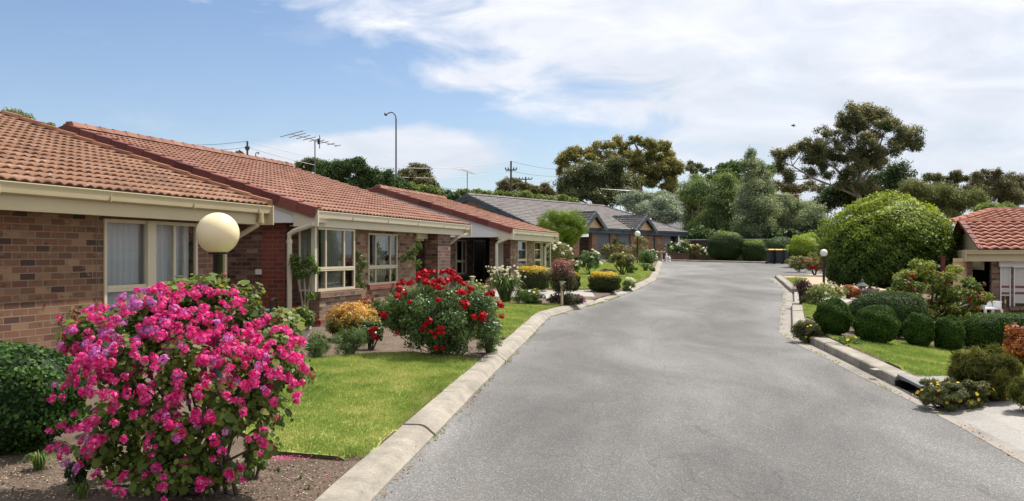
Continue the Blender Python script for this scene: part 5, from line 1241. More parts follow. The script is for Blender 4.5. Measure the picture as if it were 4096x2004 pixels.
def wallplant():
    Y0 = 17.0; root = thing('espalier_tree', 'slim twin stemmed small tree against the bay side window', 'small tree', tuple(Wp(762, 800, Y0)))
    mb = MB(); zb = ground(*Wp(762, 800, Y0).to_2d()); 
    for xs in ([(768, 0), (757, 740), (748, 700), (740, 665)], [(770, 0), (775, 740), (782, 690), (790, 660)], [(769, 0), (766, 730), (764, 690), (765, 655)]):
        mb.tube([Wp(x, y, Y0) if y else (Wp(x, 0, Y0).x, Y0, zb) for x, y in xs], [.025, .02, .014, .008], 6)
    mb.build('trunk', 'barkpale', root); rg = np.random.default_rng(41)
    C = np.array([Wp(x, y, Y0) for x, y in [(738, 660), (745, 675), (760, 668), (775, 660), (790, 668), (795, 680), (750, 690), (770, 690), (742, 650), (783, 745), (780, 650)]]); Rr = np.full((len(C), 3), .10)
    P, dd, idx = clump_pts(C, Rr, 1500, rg, .2); cells_mesh('foliage', leaf_cells(P, nrm(dd+rg.normal(0, .5, P.shape)), .06, .025, rg), FM['green'], root, tone=rg.random(len(P)))
wallplant()
def climber(label, Y0, pts, r, n, seed, m='green'):
    rg = np.random.default_rng(seed); root = thing('climbing_plant', label, 'climber', tuple(Wp(pts[-1][0], pts[-1][1], Y0)), 'climbers on the brick piers')
    C = np.array([Wp(x, y, Y0) for x, y in pts]); P, dd, idx = clump_pts(C, np.full((len(C), 3), r)*np.array((1, .35, 1)), n, rg, .2)
    cells_mesh('foliage', leaf_cells(P, nrm(dd+rg.normal(0, .5, P.shape)+np.array((0, -.5, 0))), .06, .03, rg), FM[m], root, tone=rg.random(len(P)))
    b = Wp(pts[-1][0], pts[-1][1], Y0); mb = MB(); mb.tube([Vector(C[0])]+[Vector(c) for c in C[1:]]+[Vector((b.x, b.y, ground(b.x, b.y)))], .008, 5); mb.build('stem', 'bark', root)
climber('thin green climber on the brick pier between the two windows', 19.2, [(898, 640), (903, 655), (915, 665), (905, 680), (900, 700), (908, 715)], .10, 420, 42)
climber('dark green vine on the brick pier left of the porch', 21.6, [(1052, 618), (1042, 632), (1028, 638), (1015, 650), (1035, 650), (1050, 665)], .12, 520, 43)
loose('bronze_plant', 'small dark bronze leaved plant under the second window', 'plant', (905, 950, 738, 790), 'nandina', n=500, leaf=.07, asp=.4, nc=12, seed=44, Y=18.2)
loose('small_shrub', 'rounded tan green shrub left of the white agapanthus', 'shrub', (1178, 1246, 702, 745), 'brown', n=2600, leaf=.05, nc=26, seed=45, tipz=None)
strappy('agapanthus', 'tall agapanthus clump with many white flower heads', 'agapanthus', (1222, 1322, 690, 762), 'strap', n=330, wid=.016, seed=46, flw=('puff', 'white', 80, .045, (.75, 1.32)), up=.95)
loose('low_plant', 'low bright green leafy plant in front of the agapanthus', 'plant', (1286, 1376, 726, 769), 'green', n=8000, leaf=.06, asp=.2, nc=60, seed=47, low=0, depth=.5, back=.12, droop=-1.2, flw=[('daisy', 'white', 6, .05, .8), ('daisy', 'yel', 2, .06, .8)])
loose('heather_plant', 'low purple flowered heather around the path light', 'plant', (1368, 1474, 738, 776), 'heath', n=8000, leaf=.045, asp=.35, nc=60, seed=48, low=0, depth=.5, back=.12, flw=[('puff', 'purp', 14, .05, .3), ('puff', 'orange', 3, .05, .6)])
loose('purple_shrub', 'purple tipped upright shrub on bare stems before the driveway', 'shrub', (1376, 1454, 652, 772), 'purple', n=8000, leaf=.055, asp=.35, nc=70, tipz=.66, seed=49, low=.22, droop=-1.0, stems=12, stemr=.012)
YB_ = 'clipped yellow topped bushes beside the driveway'
clipped('clipped_bush', 'clipped yellow topped bush left of the purple shrub by the house wall', 'clipped bush', (1299, 1381, 669, 734), 'yellow', n=9000, leaf=.04, p=3.2, tipz=.70, group=YB_, seed=51, depth=.8)
clipped('clipped_bush', 'clipped yellow topped bush half hidden behind the purple shrub', 'clipped bush', (1412, 1459, 682, 732), 'yellow', n=5000, leaf=.04, p=3.0, tipz=.70, group=YB_, seed=52)
clipped('clipped_bush', 'boxy clipped yellow topped bush at the driveway corner by the road', 'clipped bush', (1481, 1559, 683, 736), 'yellow', n=9000, leaf=.04, p=3.6, tipz=.70, group=YB_, seed=53, depth=.8)
loose('daisy_clump', 'clump of white daisies between the yellow bush and the kerb', 'flowers', (1560, 1602, 700, 734), 'strap', n=1800, leaf=.08, asp=.15, nc=22, seed=54, low=0, droop=-1.5, flw=[('puff', 'white', 11, .075, .8)])
loose('rose_bush', 'white rose bush below the feathery green tree', 'rose bush', (1363, 1442, 609, 690), 'rosered', n=6500, leaf=.07, nc=50, seed=55, low=.12, flw=[('rose', 'white', 16, .08, .6)], Y=42)
loose('feathery_tree', 'bright yellow green feathery small tree in front of the slate roofed house', 'tree', (1343, 1474, 526, 612), 'feather', n=34000, leaf=.12, asp=.22, nc=110, cr=.24, seed=56, low=.36, Y=50, stems=0)
ft = bpy.data.objects['feathery_tree']
# the feathery tree hangs well above its place: give it its trunk
def trunk_for(o, zc, r, m='bark', n=5, seed=1, spread=.8):
    b = o.location; mb = MB(); rr = random.Random(seed); base = Vector((b.x, b.y, ground(b.x, b.y)-.1)); fork = Vector((b.x+rr.uniform(-.1, .1), b.y, base.z+(zc-base.z)*.55))
    mb.tube([base, fork], [r, r*.8], 8)
    for i in range(n): a = i*6.28/n; e = Vector((b.x+math.cos(a)*spread, b.y+math.sin(a)*spread, zc+rr.uniform(0, .4))); mb.tube([fork, fork.lerp(e, .5)+Vector((0, 0, .1)), e], [r*.6, r*.4, r*.2], 6)
    mb.build('trunk', m, o)
trunk_for(ft, 3.6, .12, seed=4, spread=1.0)

# ---- far left garden in front of the slate roofed house
loose('rose_bush', 'dark green rose bush with white blooms left of the round topped rose standard', 'rose bush', (1455, 1514, 628, 694), 'rose', n=4200, leaf=.08, nc=40, seed=61, low=.2, flw=[('rose', 'white', 8, .07, .4)])
loose('white_flower_clump', 'low white flowering clump behind the boxy yellow bush', 'flowers', (1424, 1462, 655, 690), 'green', n=1500, leaf=.09, nc=16, seed=62, low=0, flw=[('puff', 'white', 8, .08, .5)])
o, C, Rr, rg = loose('rose_standard', 'round topped rose standard on a dark stem behind the boxy yellow bush', 'rose bush', (1530, 1600, 636, 694), 'rosered', n=6500, leaf=.08, nc=50, seed=63, low=.35, stems=6, stemr=.03, flw=[('rose', 'cream', 5, .06, .5)])
loose('low_shrub', 'low olive green shrub between two rose bushes on the far lawn', 'shrub', (1498, 1548, 676, 698), 'brown', n=2200, leaf=.07, nc=18, seed=64, low=0)
loose('low_shrub', 'small dark green shrub at the foot of the far street lamp', 'shrub', (1575, 1602, 660, 690), 'green', n=1800, leaf=.08, nc=14, seed=65, low=0)
strappy('strappy_plant', 'green strappy clump right of the far street lamp', 'plant', (1606, 1640, 660, 684), 'strap', n=150, wid=.03, seed=66)
loose('low_shrub', 'large rounded tan brown shrub before the second garage door', 'shrub', (1538, 1612, 608, 655), 'brown', n=4500, leaf=.10, nc=40, seed=67, low=0, Y=62)
loose('small_shrub', 'dark green round bush in front of the second garage door', 'shrub', (1528, 1572, 596, 650), 'glossy', n=3500, leaf=.10, nc=30, seed=68, low=.05, Y=66)
loose('rose_bush', 'thin tall rose bush with red and orange blooms by the garage pier', 'rose bush', (1508, 1546, 610, 668), 'rosered', n=1800, leaf=.09, nc=30, seed=69, low=.1, Y=60, flw=[('puff', 'red', 5, .08, .4)])
loose('rose_bush', 'tall thin yellowish rose bush in front of the slate house wall', 'rose bush', (1588, 1632, 592, 656), 'rosered', n=2200, leaf=.09, nc=34, seed=70, low=.15, Y=63, flw=[('puff', 'orange', 4, .08, .4)])
loose('small_shrub', 'dark leafy bush left of the bird bath', 'shrub', (1606, 1656, 622, 668), 'rose', n=3800, leaf=.09, nc=34, seed=71, low=.05, flw=[('rose', 'cream', 3, .07, .5)])
loose('low_shrub', 'grey green low tuft beside the solar path light', 'plant', (1632, 1652, 668, 686), 'rosem', n=700, leaf=.09, nc=9, seed=72, low=0)
loose('red_flower_plant', 'small red flowered plant beside the garage pier of the slate house', 'plant', (1440, 1462, 640, 672), 'heath', n=700, leaf=.08, nc=10, seed=73, low=0, flw=[('puff', 'red', 5, .07, .3)], Y=57)
for i, (x0, x1, yt, lab) in enumerate([(1672, 1712, 608, 'white rose bush just right of the bird bath'), (1700, 1738, 602, 'tallest white rose bush beyond the end of the road'), (1732, 1764, 614, 'pink tinged rose bush third along the far bank'), (1760, 1792, 622, 'small white rose bush next to the large clipped hedge')]):
    loose('rose_bush', lab, 'rose bush', (x0, x1, yt, 654), 'rosered' if i == 2 else 'rose', n=2600, leaf=.10, nc=34, seed=80+i, low=.22, stems=4, stemr=.03, flw=[('rose', 'white' if i != 2 else 'cream', 8, .09, .4)], Y=73, group='rose bushes along the far bank')
clipped('clipped_hedge', 'large dome shaped dark green clipped hedge beyond the road end', 'hedge', (1781, 1868, 582, 657), 'yellowgr', n=16000, leaf=.075, p=2.8, tipz=.80, seed=91, Y=68, depth=.9)
clipped('clipped_hedge', 'smaller boxy clipped hedge left of the wheelie bins', 'hedge', (1866, 1925, 604, 656), 'yellowgr', n=11000, leaf=.075, p=3.2, tipz=.76, seed=92, Y=67, depth=.9)
clipped('clipped_hedge', 'dark clipped hedge behind the wheelie bins', 'hedge', (1921, 1992, 597, 656), 'dkgreen', n=11000, leaf=.08, p=3.0, seed=93, Y=70, rough=.12)
clipped('round_shrub', 'light green rounded shrub above the wheelie bins on the right', 'shrub', (1982, 2070, 588, 668), 'bright', n=15000, leaf=.075, p=2.1, tipz=.35, seed=94, Y=55, rough=.16)
# far steel fence behind the roses
fz = thing('steel_fence', 'dark grey corrugated steel fence behind the far roses and hedges', 'fence', tuple(Wp(1850, 660, 78)))
mb = MB(); xa, xb = Wp(1712, 0, 78).x, Wp(2080, 0, 72).x; k = 220; pts = [(xa+(xb-xa)*i/k, 78-6*i/k+.05*(i % 2)) for i in range(k+1)]
for (a, b), (c, d) in zip(pts[:-1], pts[1:]): mb.poly([(a, b, 1.3), (c, d, 1.3), (c, d, 3.15), (a, b, 3.15)])
mb.build('fence_panel', 'wood', fz)
mb = MB(); mb.tube([(xa, 77.9, 3.2), (xb, 71.9, 3.2)], .05, 4); mb.build('top_rail', 'darkmetal', fz)

# ---- right garden
loose('rose_bush', 'pale yellow and pink leaved rose bush near the right kerb end', 'rose bush', (1978, 2044, 644, 712), 'rosered', n=6000, leaf=.075, nc=50, seed=101, low=.1, Y=48, flw=[('rose', 'cream', 7, .06, .4)])
loose('rose_standard', 'red rose standard left of the white globe lamp', 'rose bush', (2022, 2078, 652, 724), 'rosered', n=5000, leaf=.07, nc=44, seed=102, low=.32, Y=43.5, stems=5, stemr=.025, flw=[('rose', 'red', 16, .085, .45)])
loose('rose_bush', 'loose yellow green rose bush above the red rose standard', 'rose bush', (2026, 2072, 634, 690), 'rosered', n=2400, leaf=.075, nc=34, seed=103, low=.2, Y=50)
strappy('flax_plant', 'dark purple red spiky flax plant overhanging the kerb gap', 'flax', (1984, 2052, 694, 776), 'phorm', n=170, wid=.018, seed=104, arch=1.1, back=.25, up=.85)
loose('rose_bush', 'low white flowering rose shrub right of the purple flax', 'rose bush', (2018, 2124, 714, 776), 'variegated', n=7500, leaf=.05, nc=60, seed=105, low=.0, flw=[('rose', 'white', 9, .045, .4), ('puff', 'yel', 5, .04, .6)])
loose('orange_shrub', 'low orange leaved shrub left of the stone lantern', 'shrub', (2110, 2162, 716, 753), 'nandina', n=3600, leaf=.05, nc=30, seed=106, low=0)
loose('orange_shrub', 'small yellow orange plant right of the stone lantern', 'shrub', (2172, 2206, 722, 750), 'gold', n=1800, leaf=.05, nc=18, seed=107, low=0, tipz=.2)
o, C, Rr, rg = loose('small_tree', 'small thin tree on a bare stem left of the stone lantern', 'tree', (2086, 2136, 655, 736), 'rose', n=3200, leaf=.07, nc=36, seed=108, low=.35, stems=5, stemr=.025, Y=37)
# big round tree
def roundtree():
    Y0 = 33.0; X0 = (2240-CX)/F*Y0; zb = ground(X0, Y0); rng = np.random.default_rng(200)
    root = thing('round_tree', 'large round topped bright green tree with spreading low branches', 'tree', (X0, Y0, zb))
    C = np.array(Wp(2235, 628, Y0)); Rr = np.array((2.56, 2.1, 2.06)); n = 52000
    # crown profile: height (m) against half width (m)
    zz = np.array([.92, 1.05, 1.5, 2.0, 2.5, 3.0, 3.35, 3.65, 3.9, 4.07, 4.15]); hw = np.array([1.9, 2.2, 2.44, 2.5, 2.42, 2.22, 1.9, 1.45, .95, .5, .05]); cx0 = C[0]
    seg = np.sqrt(np.diff(zz)**2+np.diff(hw)**2)*(hw[1:]+hw[:-1])/2; cum = np.concatenate([[0], np.cumsum(seg)]); cum /= cum[-1]
    q = rng.random(n); z = np.interp(q, cum, zz); r0 = np.interp(z, zz, hw); a = rng.uniform(0, 2*np.pi, n)
    lob = 1+.05*np.sin(a*3+z*1.7)+.05*np.sin(a*7+z*4+1)+.045*np.sin(a*13-z*7)+.03*np.sin(a*23+z*15)
    r = r0*lob*rng.uniform(.84, 1.02, n); stray = rng.random(n) < .04; r = np.where(stray, r*rng.uniform(1, 1.06, n), r)
    P = np.stack([C[0]+r*np.cos(a), Y0+r*np.sin(a)*.86, z+.10*np.sin(a*5+r0*6)*(r0 < 2.2)+rng.normal(0, .05, n)], 1)
    nb = 9000; ab = rng.uniform(0, 2*np.pi, nb); rb = 2.2*np.sqrt(rng.random(nb)); Pb = np.stack([C[0]+rb*np.cos(ab), Y0+rb*np.sin(ab)*.86, .95+.35*rng.random(nb)+.10*np.sin(rb*5+ab*4)-.0*rb], 1); P = np.concatenate([P, Pb]); n2 = len(P)
    d = nrm((P-C)/np.array((1, 1, 1.0))); N = nrm(d+rng.normal(0, .5, d.shape)+np.array((0, 0, .35)))
    tip = np.clip((P[:, 2]-2.2+rng.normal(0, .55, n2))*.7, 0, 1); cl = .5+.5*np.sin(P[:, 0]*5)*np.sin(P[:, 2]*6+P[:, 1]*4)  # tip paints the sunlit upper crown by height
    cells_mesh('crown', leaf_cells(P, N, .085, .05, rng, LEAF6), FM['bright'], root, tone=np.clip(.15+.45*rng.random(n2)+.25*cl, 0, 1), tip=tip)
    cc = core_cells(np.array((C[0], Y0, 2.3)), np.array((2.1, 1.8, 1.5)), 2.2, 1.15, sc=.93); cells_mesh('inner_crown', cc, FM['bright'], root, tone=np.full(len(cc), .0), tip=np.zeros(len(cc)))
    mb = MB(); b = Vector((Wp(2250, 0, Y0).x, Y0, zb-.1)); f = Vector((b.x, b.y, zb+.35)); mb.tube([b, f], [.16, .13], 8)
    for i in range(11):
        a = i*6.28/11+.3; e = Vector((b.x-.2+math.cos(a)*1.8, Y0+math.sin(a)*1.3, 1.2)); mb.tube([f, f.lerp(e, .5)+Vector((0, 0, -.08)), e], [.09, .06, .035], 6)
    mb.build('trunk', 'bark', root)
roundtree()
def camellia():
    root, C, Rr, rg = loose('camellia_tree', 'wide low camellia tree with red and orange blooms behind the clipped balls', 'tree', (2238, 2494, 672, 852), 'variegated', n=100, leaf=.05, nc=8, seed=210, low=.4, stems=0, back=.2)
    for c in list(root.children): bpy.data.objects.remove(c)
    rng = np.random.default_rng(211); Y0 = C[1]
    cl = [(2275, 705, 32, 24), (2310, 695, 36, 20), (2350, 692, 38, 18), (2390, 700, 34, 20), (2425, 712, 30, 20), (2455, 730, 28, 20), (2475, 752, 20, 16), (2270, 735, 30, 24), (2310, 735, 40, 26), (2360, 735, 40, 26), (2410, 745, 38, 24), (2290, 765, 34, 20), (2340, 768, 36, 18), (2400, 775, 36, 20), (2440, 765, 30, 18), (2262, 765, 22, 22), (2420, 795, 26, 14), (2285, 790, 26, 16)]
    CC = np.array([np.array(Wp(x, y, Y0+rng.uniform(-.7, .6))) for x, y, a, b in cl for _ in range(4)])+rng.normal(0, .12, (len(cl)*4, 3)); RR = np.array([(a/F*Y0*.62, a/F*Y0*.7, b/F*Y0*.62) for x, y, a, b in cl for _ in range(4)])
    P, dd, idx = clump_pts(CC, RR, 17000, rng, .45); N = nrm(dd*.6+rng.normal(0, .5, P.shape)+np.array((0, 0, .4)))
    ct = rng.uniform(-.25, .2, len(CC)); cells_mesh('crown', leaf_cells(P, N, .062, .036, rng, LEAF6), FM['camellia'], root, tone=np.clip(.45+ct[idx]+rng.normal(0, .2, len(P)), 0, 1))
    mb = MB(); b = Vector((Wp(2340, 0, Y0).x, Y0, root.location.z-.1)); f = b+Vector((0, 0, .5)); mb.tube([b, f], [.09, .07], 8)
    for i in range(0, len(CC), 4): e = Vector(CC[i]); m_ = f.lerp(e, .5)+Vector((0, 0, -.1)); mb.tube([f, m_, e], [.045, .03, .014], 5)
    b2 = Vector((Wp(2400, 0, Y0).x, Y0+.2, root.location.z-.1)); mb.tube([b2, b2+Vector((.1, 0, .6)), Vector(CC[36])], [.06, .04, .02], 6)
    mb.build('trunk', 'bark', root)
    ii = rng.choice(len(P), 900); ii = ii[(P[ii, 1] < Y0-.2)][:58]; flowers(root, P[ii]+dd[ii]*.06, nrm(dd[ii]+np.array((0, -.5, .2))), .042, 'rose', lambda p: 'red' if rng.random() < .4 else 'dead' if rng.random() < .85 else 'orange', rng)
FM['camellia'] = foliage('camellia_leaf', [(.025, .042, .012), (.07, .11, .022), (.15, .20, .04), (.28, .31, .07), (.24, .11, .05)], .35, .5, .15)
camellia()
BB = 'clipped box balls edging the right lawn'
clipped('box_ball', 'clipped green box ball nearest the kerb, leftmost of the row', 'box ball', (2048, 2140, 751, 850), 'box', n=17000, leaf=.028, p=2.05, seed=121, group=BB)
clipped('box_ball', 'roundest clipped green box ball, second from the left', 'box ball', (2150, 2257, 767, 870), 'box', n=19000, leaf=.028, p=2.1, seed=122, group=BB)
clipped('box_ball', 'narrow upright clipped box ball, third from the left', 'box ball', (2275, 2344, 787, 878), 'box', n=12000, leaf=.028, p=2.4, seed=123, group=BB)
clipped('box_ball', 'shaded clipped box ball just left of the low square hedge', 'box ball', (2350, 2420, 794, 888), 'box', n=12000, leaf=.028, p=2.4, seed=124, group=BB)
clipped('box_hedge', 'low square topped clipped hedge at the right below the house', 'hedge', (2428, 2690, 788, 898), 'box', n=24000, leaf=.03, p=6, seed=125, depth=.4, back=.12, rough=.02)
FM['rosem2'] = foliage('grey_clipped_leaf', [(.016, .030, .010), (.035, .065, .018), (.07, .11, .035), (.12, .17, .06)], .2, .6, .1)
clipped('box_hedge', 'long arching clipped hedge behind the round box balls', 'hedge', (2137, 2330, 732, 852), 'rosem2', n=24000, leaf=.034, p=2.5, seed=126, depth=.6, back=.25, rough=.03)
loose('yellow_flower_plant', 'mound of small yellow flowers spilling over the kerb gap', 'flowers', (1990, 2068, 804, 864), 'gaz', n=9000, leaf=.035, asp=.4, nc=40, seed=131, low=0, flw=[('daisy', 'yel', 26, .022, .2)])
loose('low_plant', 'low weedy plant with a few pale flowers between the two left box balls', 'plant', (2100, 2175, 845, 872), 'green', n=1500, leaf=.03, asp=.3, nc=20, seed=132, low=0, flw=[('daisy', 'yel', 4, .03, .4)])
loose('mauve_flower_plant', 'drift of mauve flowers under the camellia tree', 'flowers', (2262, 2440, 742, 800), 'rosem', n=4200, leaf=.05, nc=50, seed=133, low=0, depth=.4, Y=25.5, flw=[('puff', 'mauve', 50, .07, .4)])
loose('variegated_plant', 'yellow variegated plant between the last box ball and the square hedge', 'plant', (2408, 2446, 775, 868), 'variegated', n=1500, leaf=.05, nc=18, seed=134, low=0)
loose('red_orange_bush', 'red and orange leaved bush at the right edge before the square hedge', 'shrub', (2522, 2625, 806, 935), 'nandina', n=4200, leaf=.05, asp=.6, nc=44, seed=135, low=.1, lf=LEAF6, stems=14, stemr=.007)
loose('strappy_bush', 'big olive green strappy bush at the edge of the right lawn', 'plant', (2384, 2574, 874, 1012), 'dian', n=15000, leaf=.15, asp=.065, nc=90, cr=.26, seed=136, low=0, droop=-.9, depth=.7, back=.22, shell=.1, stems=10)
loose('strappy_bush', 'dark grassy plant at the right edge behind the concrete', 'plant', (2535, 2640, 940, 1045), 'dian', n=5000, leaf=.09, asp=.08, nc=40, seed=137, low=0, droop=-1)
loose('gazania_plant', 'spreading groundcover with yellow gazania flowers beside the drain', 'flowers', (2296, 2512, 952, 1036), 'gaz', n=16000, leaf=.05, asp=.22, nc=90, cr=.2, seed=138, low=0, depth=.55, back=.2, droop=-.8, flw=[('daisy', 'yel', 20, .022, .25)])

# tufts along the kerbs
rng = np.random.default_rng(9); V = []; to = []
def tufts(fx, y0, y1, n, off, hh):
    for _ in range(n):
        Y = rng.uniform(y0, y1)
        if math.sin(Y*2.3)+math.sin(Y*5.1+1)+.5*math.sin(Y*13) < .1: continue
        X = fx(Y)+off+rng.normal(0, .025); z = road_z(Y)
        for k in range(7): a = rng.random()*6.28; e = np.array((math.cos(a), math.sin(a), 0)); L = hh*rng.uniform(.3, 1.2); V.append([(X-.004, Y, z), (X+.004, Y, z), (X+e[0]*L, Y+e[1]*L, z+L)]); to.append(rng.random())
tufts(xl, 8, 34, 420, .02, .022); tufts(xr, 9, 40, 420, .02, .025); tufts(xl, 24, 29, 200, .02, .05)
g = cells_mesh('kerb_weeds', np.array(V), 'blade', tone=np.array(to)); tag(g, 'thin grass tufts growing along the cracks at the kerbs', 'weeds', kind='stuff')
rng = np.random.default_rng(19); P = []
for _ in range(2600):
    Y = rng.uniform(6, 40); s_ = rng.random() < .5
    if math.sin(Y*1.7+(2 if s_ else 0))+math.sin(Y*4.3) < 0: continue
    X = (xl(Y)+abs(rng.normal(0, .04))) if s_ else (xr(Y)+rng.normal(.03, .06)); P.append((X, Y, road_z(Y)+.006))
P = np.array(P); M['leaflit'] = foliage('dry_leaf', [(.12, .05, .03), (.30, .17, .09), (.45, .36, .22)], .1, .9)
tag(cells_mesh('leaf_litter', leaf_cells(P, rng.normal(0, .4, P.shape)+np.array((0, 0, 1)), .025, .014, rng), 'leaflit', tone=rng.random(len(P))), 'dry brown leaf litter lying along the kerb edges', 'litter', kind='stuff')
rng = np.random.default_rng(29); P = np.array([G(rng.uniform(650, 1170), rng.uniform(905, 1150)) for _ in range(46)])+np.array((0, 0, .07))
tag(cells_mesh('leaf_litter', leaf_cells(P, rng.normal(0, .4, P.shape)+np.array((0, 0, 1)), .035, .02, rng), 'leaflit', tone=rng.random(len(P))*.5), 'a few dry leaves lying on the front lawn', 'litter', kind='stuff')

# ------------------------------------------------------------------ small objects
def globe_lamp(label, x, y, rpx, Y, gm, post_r=.048, group='globe lamp posts'):
    r = rpx/F*Y; c = Wp(x, y, Y); zb = ground(c.x, c.y); root = thing('globe_lamp_post', label, 'lamp post', (c.x, c.y, zb), group)
    mb = MB(); mb.lathe([(r*math.sin(a), -r*math.cos(a)) for a in np.linspace(.42, math.pi, 22)], tuple(c), 36); mb.build('globe', gm, root, smooth=True)
    mb = MB(); mb.lathe([(r*.0, -r*1.0), (r*.44, -r*1.0), (r*.46, -r*.93), (r*.42, -r*.88), (0, -r*.88)], tuple(c), 24); mb.build('collar', 'black', root)
    mb = MB(); mb.tube([(c.x, c.y, zb-.1), (c.x, c.y, c.z-r*.98)], post_r, 14); mb.lathe([(post_r*1.8, 0), (post_r*1.8, .04), (post_r*1.1, .06), (post_r*1.1, .12)], (c.x, c.y, zb), 14); mb.build('post', 'black', root, smooth=True)
globe_lamp('large cream globe lamp on a black post before the nearest window', 548, 587, 52.5, 8.65, 'globe')
globe_lamp('small distant globe lamp post on the far left lawn', 1603, 588, 7.4, 58, 'globew', .055)
globe_lamp('white globe lamp on a black post beside the big round tree', 2071.5, 636, 9.2, 30.2, 'globew', .04)
def bollard(label, x, yt, yb, Y=None):
    Y = Y or Yof(x, yb); c = Wp(x, yb, Y); z0 = ground(c.x, c.y); h = CAMZ-(yt-HY)/F*Y-z0; root = thing('path_light', label, 'path light', (c.x, c.y, z0), 'cream path lights')
    mb = MB(); mb.lathe([(.035, 0), (.04, h*.72), (.075, h*.86), (.07, h*.87), (0, h*.87)], (c.x, c.y, z0), 12); mb.build('post', 'cream', root)
    mb = MB(); mb.lathe([(.05, h*.87), (.06, h*.93), (0, h*.93)], (c.x, c.y, z0), 12); mb.build('lens', 'globew', root)
    mb = MB(); mb.lathe([(.0, h*.93), (.10, h*.93), (.10, h*.97), (.03, h), (0, h)], (c.x, c.y, z0), 14); mb.build('cap', 'cream', root)
bollard('cream garden path light standing in the purple heather', 1413, 706, 770)
bollard('short cream path light left of the tan shrub by the porch', 1188, 694, 735)
bollard('small pale path light left of the agapanthus', 1223, 718, 760)
def solar():
    c = G(1640, 668); z = c.z; root = thing('solar_light', 'small solar spike light at the far lawn edge', 'garden light', (c.x, c.y, z))
    mb = MB(); mb.tube([(c.x, c.y, z), (c.x, c.y, z+.32)], .02, 6); mb.build('stake', 'black', root)
    mb = MB(); mb.lathe([(.06, .3), (.10, .42), (0, .42)], (c.x, c.y, z), 10); mb.build('lens', 'globew', root); mb = MB(); mb.lathe([(0, .42), (.15, .42), (.14, .46), (.04, .52), (0, .52)], (c.x, c.y, z), 12); mb.build('cap', 'darkmetal', root)
solar()
def birdbath():
    Y = 69.5; c = Wp(1663, 650, Y); z = ground(c.x, Y); root = thing('bird_bath', 'pale concrete bird bath at the far end of the road', 'bird bath', (c.x, Y, z))
    mb = MB(); mb.lathe([(.20, 0), (.20, .05), (.12, .10), (.10, .2), (.12, .35), (.09, .55), (.12, .62), (0, .62)], (c.x, Y, z), 16); mb.build('pedestal', 'palestone', root)
    mb = MB(); mb.lathe([(0, .60), (.15, .62), (.32, .70), (.34, .73), (.32, .74), (.28, .71), (0, .68)], (c.x, Y, z), 20); mb.build('basin', 'palestone', root)
    mb = MB(); mb.lathe([(0, .70), (.05, .71), (.05, .78), (.03, .84), (0, .86)], (c.x, Y, z), 8); mb.build('finial', 'palestone', root)
birdbath()
for i, (x, h, lab) in enumerate([(1651, .55, 'small white garden figure left of the bird bath'), (1676, .62, 'taller white garden figure right of the bird bath'), (1683, .42, 'shortest white garden figure near the low brick wall')]):
    c = Wp(x, 650, 69.0); z = ground(c.x, 69); mb = MB(); mb.lathe([(.13, 0), (.12, h*.08), (.09, h*.15), (.11, h*.45), (.12, h*.62), (.05, h*.74), (.075, h*.84), (.07, h*.93), (0, h)], (0, 0, 0), 12)
    o = mb.build('garden_statue', 'white', loc=(c.x, 69, z), local=True); o.location = (c.x, 69, z); tag(o, lab, 'statue', 'white garden figures')
mb = MB(); c0_, c1_ = Wp(1668, 0, 72.5), Wp(1731, 0, 72.5); mb.box((c0_.x, 72.3, 1.35), (c1_.x, 72.6, 2.0)); mb.box((c0_.x-.05, 72.25, 2.0), (c1_.x+.05, 72.65, 2.08)); tag(mb.build('garden_wall', 'brickdark', loc=(c0_.x, 72.4, 1.35)), 'low brown brick garden wall behind the bird bath', 'wall')
def lantern():
    Y = Yof(2168, 750); c = G(2168, 750); z = c.z; s = 50/F*Y/1.0; root = thing('stone_lantern', 'grey stone pagoda lantern beneath the big round tree', 'stone lantern', (c.x, Y, z))
    mb = MB(); mb.lathe([(.20*s, 0), (.20*s, .08*s), (.12*s, .12*s), (.11*s, .25*s), (.22*s, .30*s), (.22*s, .35*s), (0, .35*s)], tuple(c), 6); mb.build('base', 'stone', root)
    mb = MB(); mb.box((c.x-.13*s, Y-.13*s, z+.35*s), (c.x+.13*s, Y+.13*s, z+.58*s)); lb = mb.build('light_box', 'stone', root)
    mb = MB(); mb.box((c.x-.06*s, Y-.14*s, z+.40*s), (c.x+.06*s, Y-.135*s, z+.53*s)); mb.build('opening', 'white', lb)
    mb = MB(); mb.lathe([(.0, .58*s), (.36*s, .60*s), (.34*s, .64*s), (.14*s, .76*s), (.08*s, .80*s), (.06*s, .92*s), (0, 1.0*s)], tuple(c), 6); mb.build('roof', 'stone', root)
lantern()
c = G(2196, 752); mb = MB(); mb.lathe([(.14, 0), (.18, .3), (.2, .32), (.2, .36), (0, .34)], (0, 0, 0), 14); o = mb.build('flower_pot', 'palestone', local=True); o.location = c; tag(o, 'pale pot beside the stone lantern under the round tree', 'pot')
loose('potted_plant', 'small dark leafy plant in the pale pot beside the stone lantern', 'potted plant', (2186, 2206, 706, 735), 'rose', n=500, leaf=.06, nc=8, seed=140, low=.3, Y=c.y)
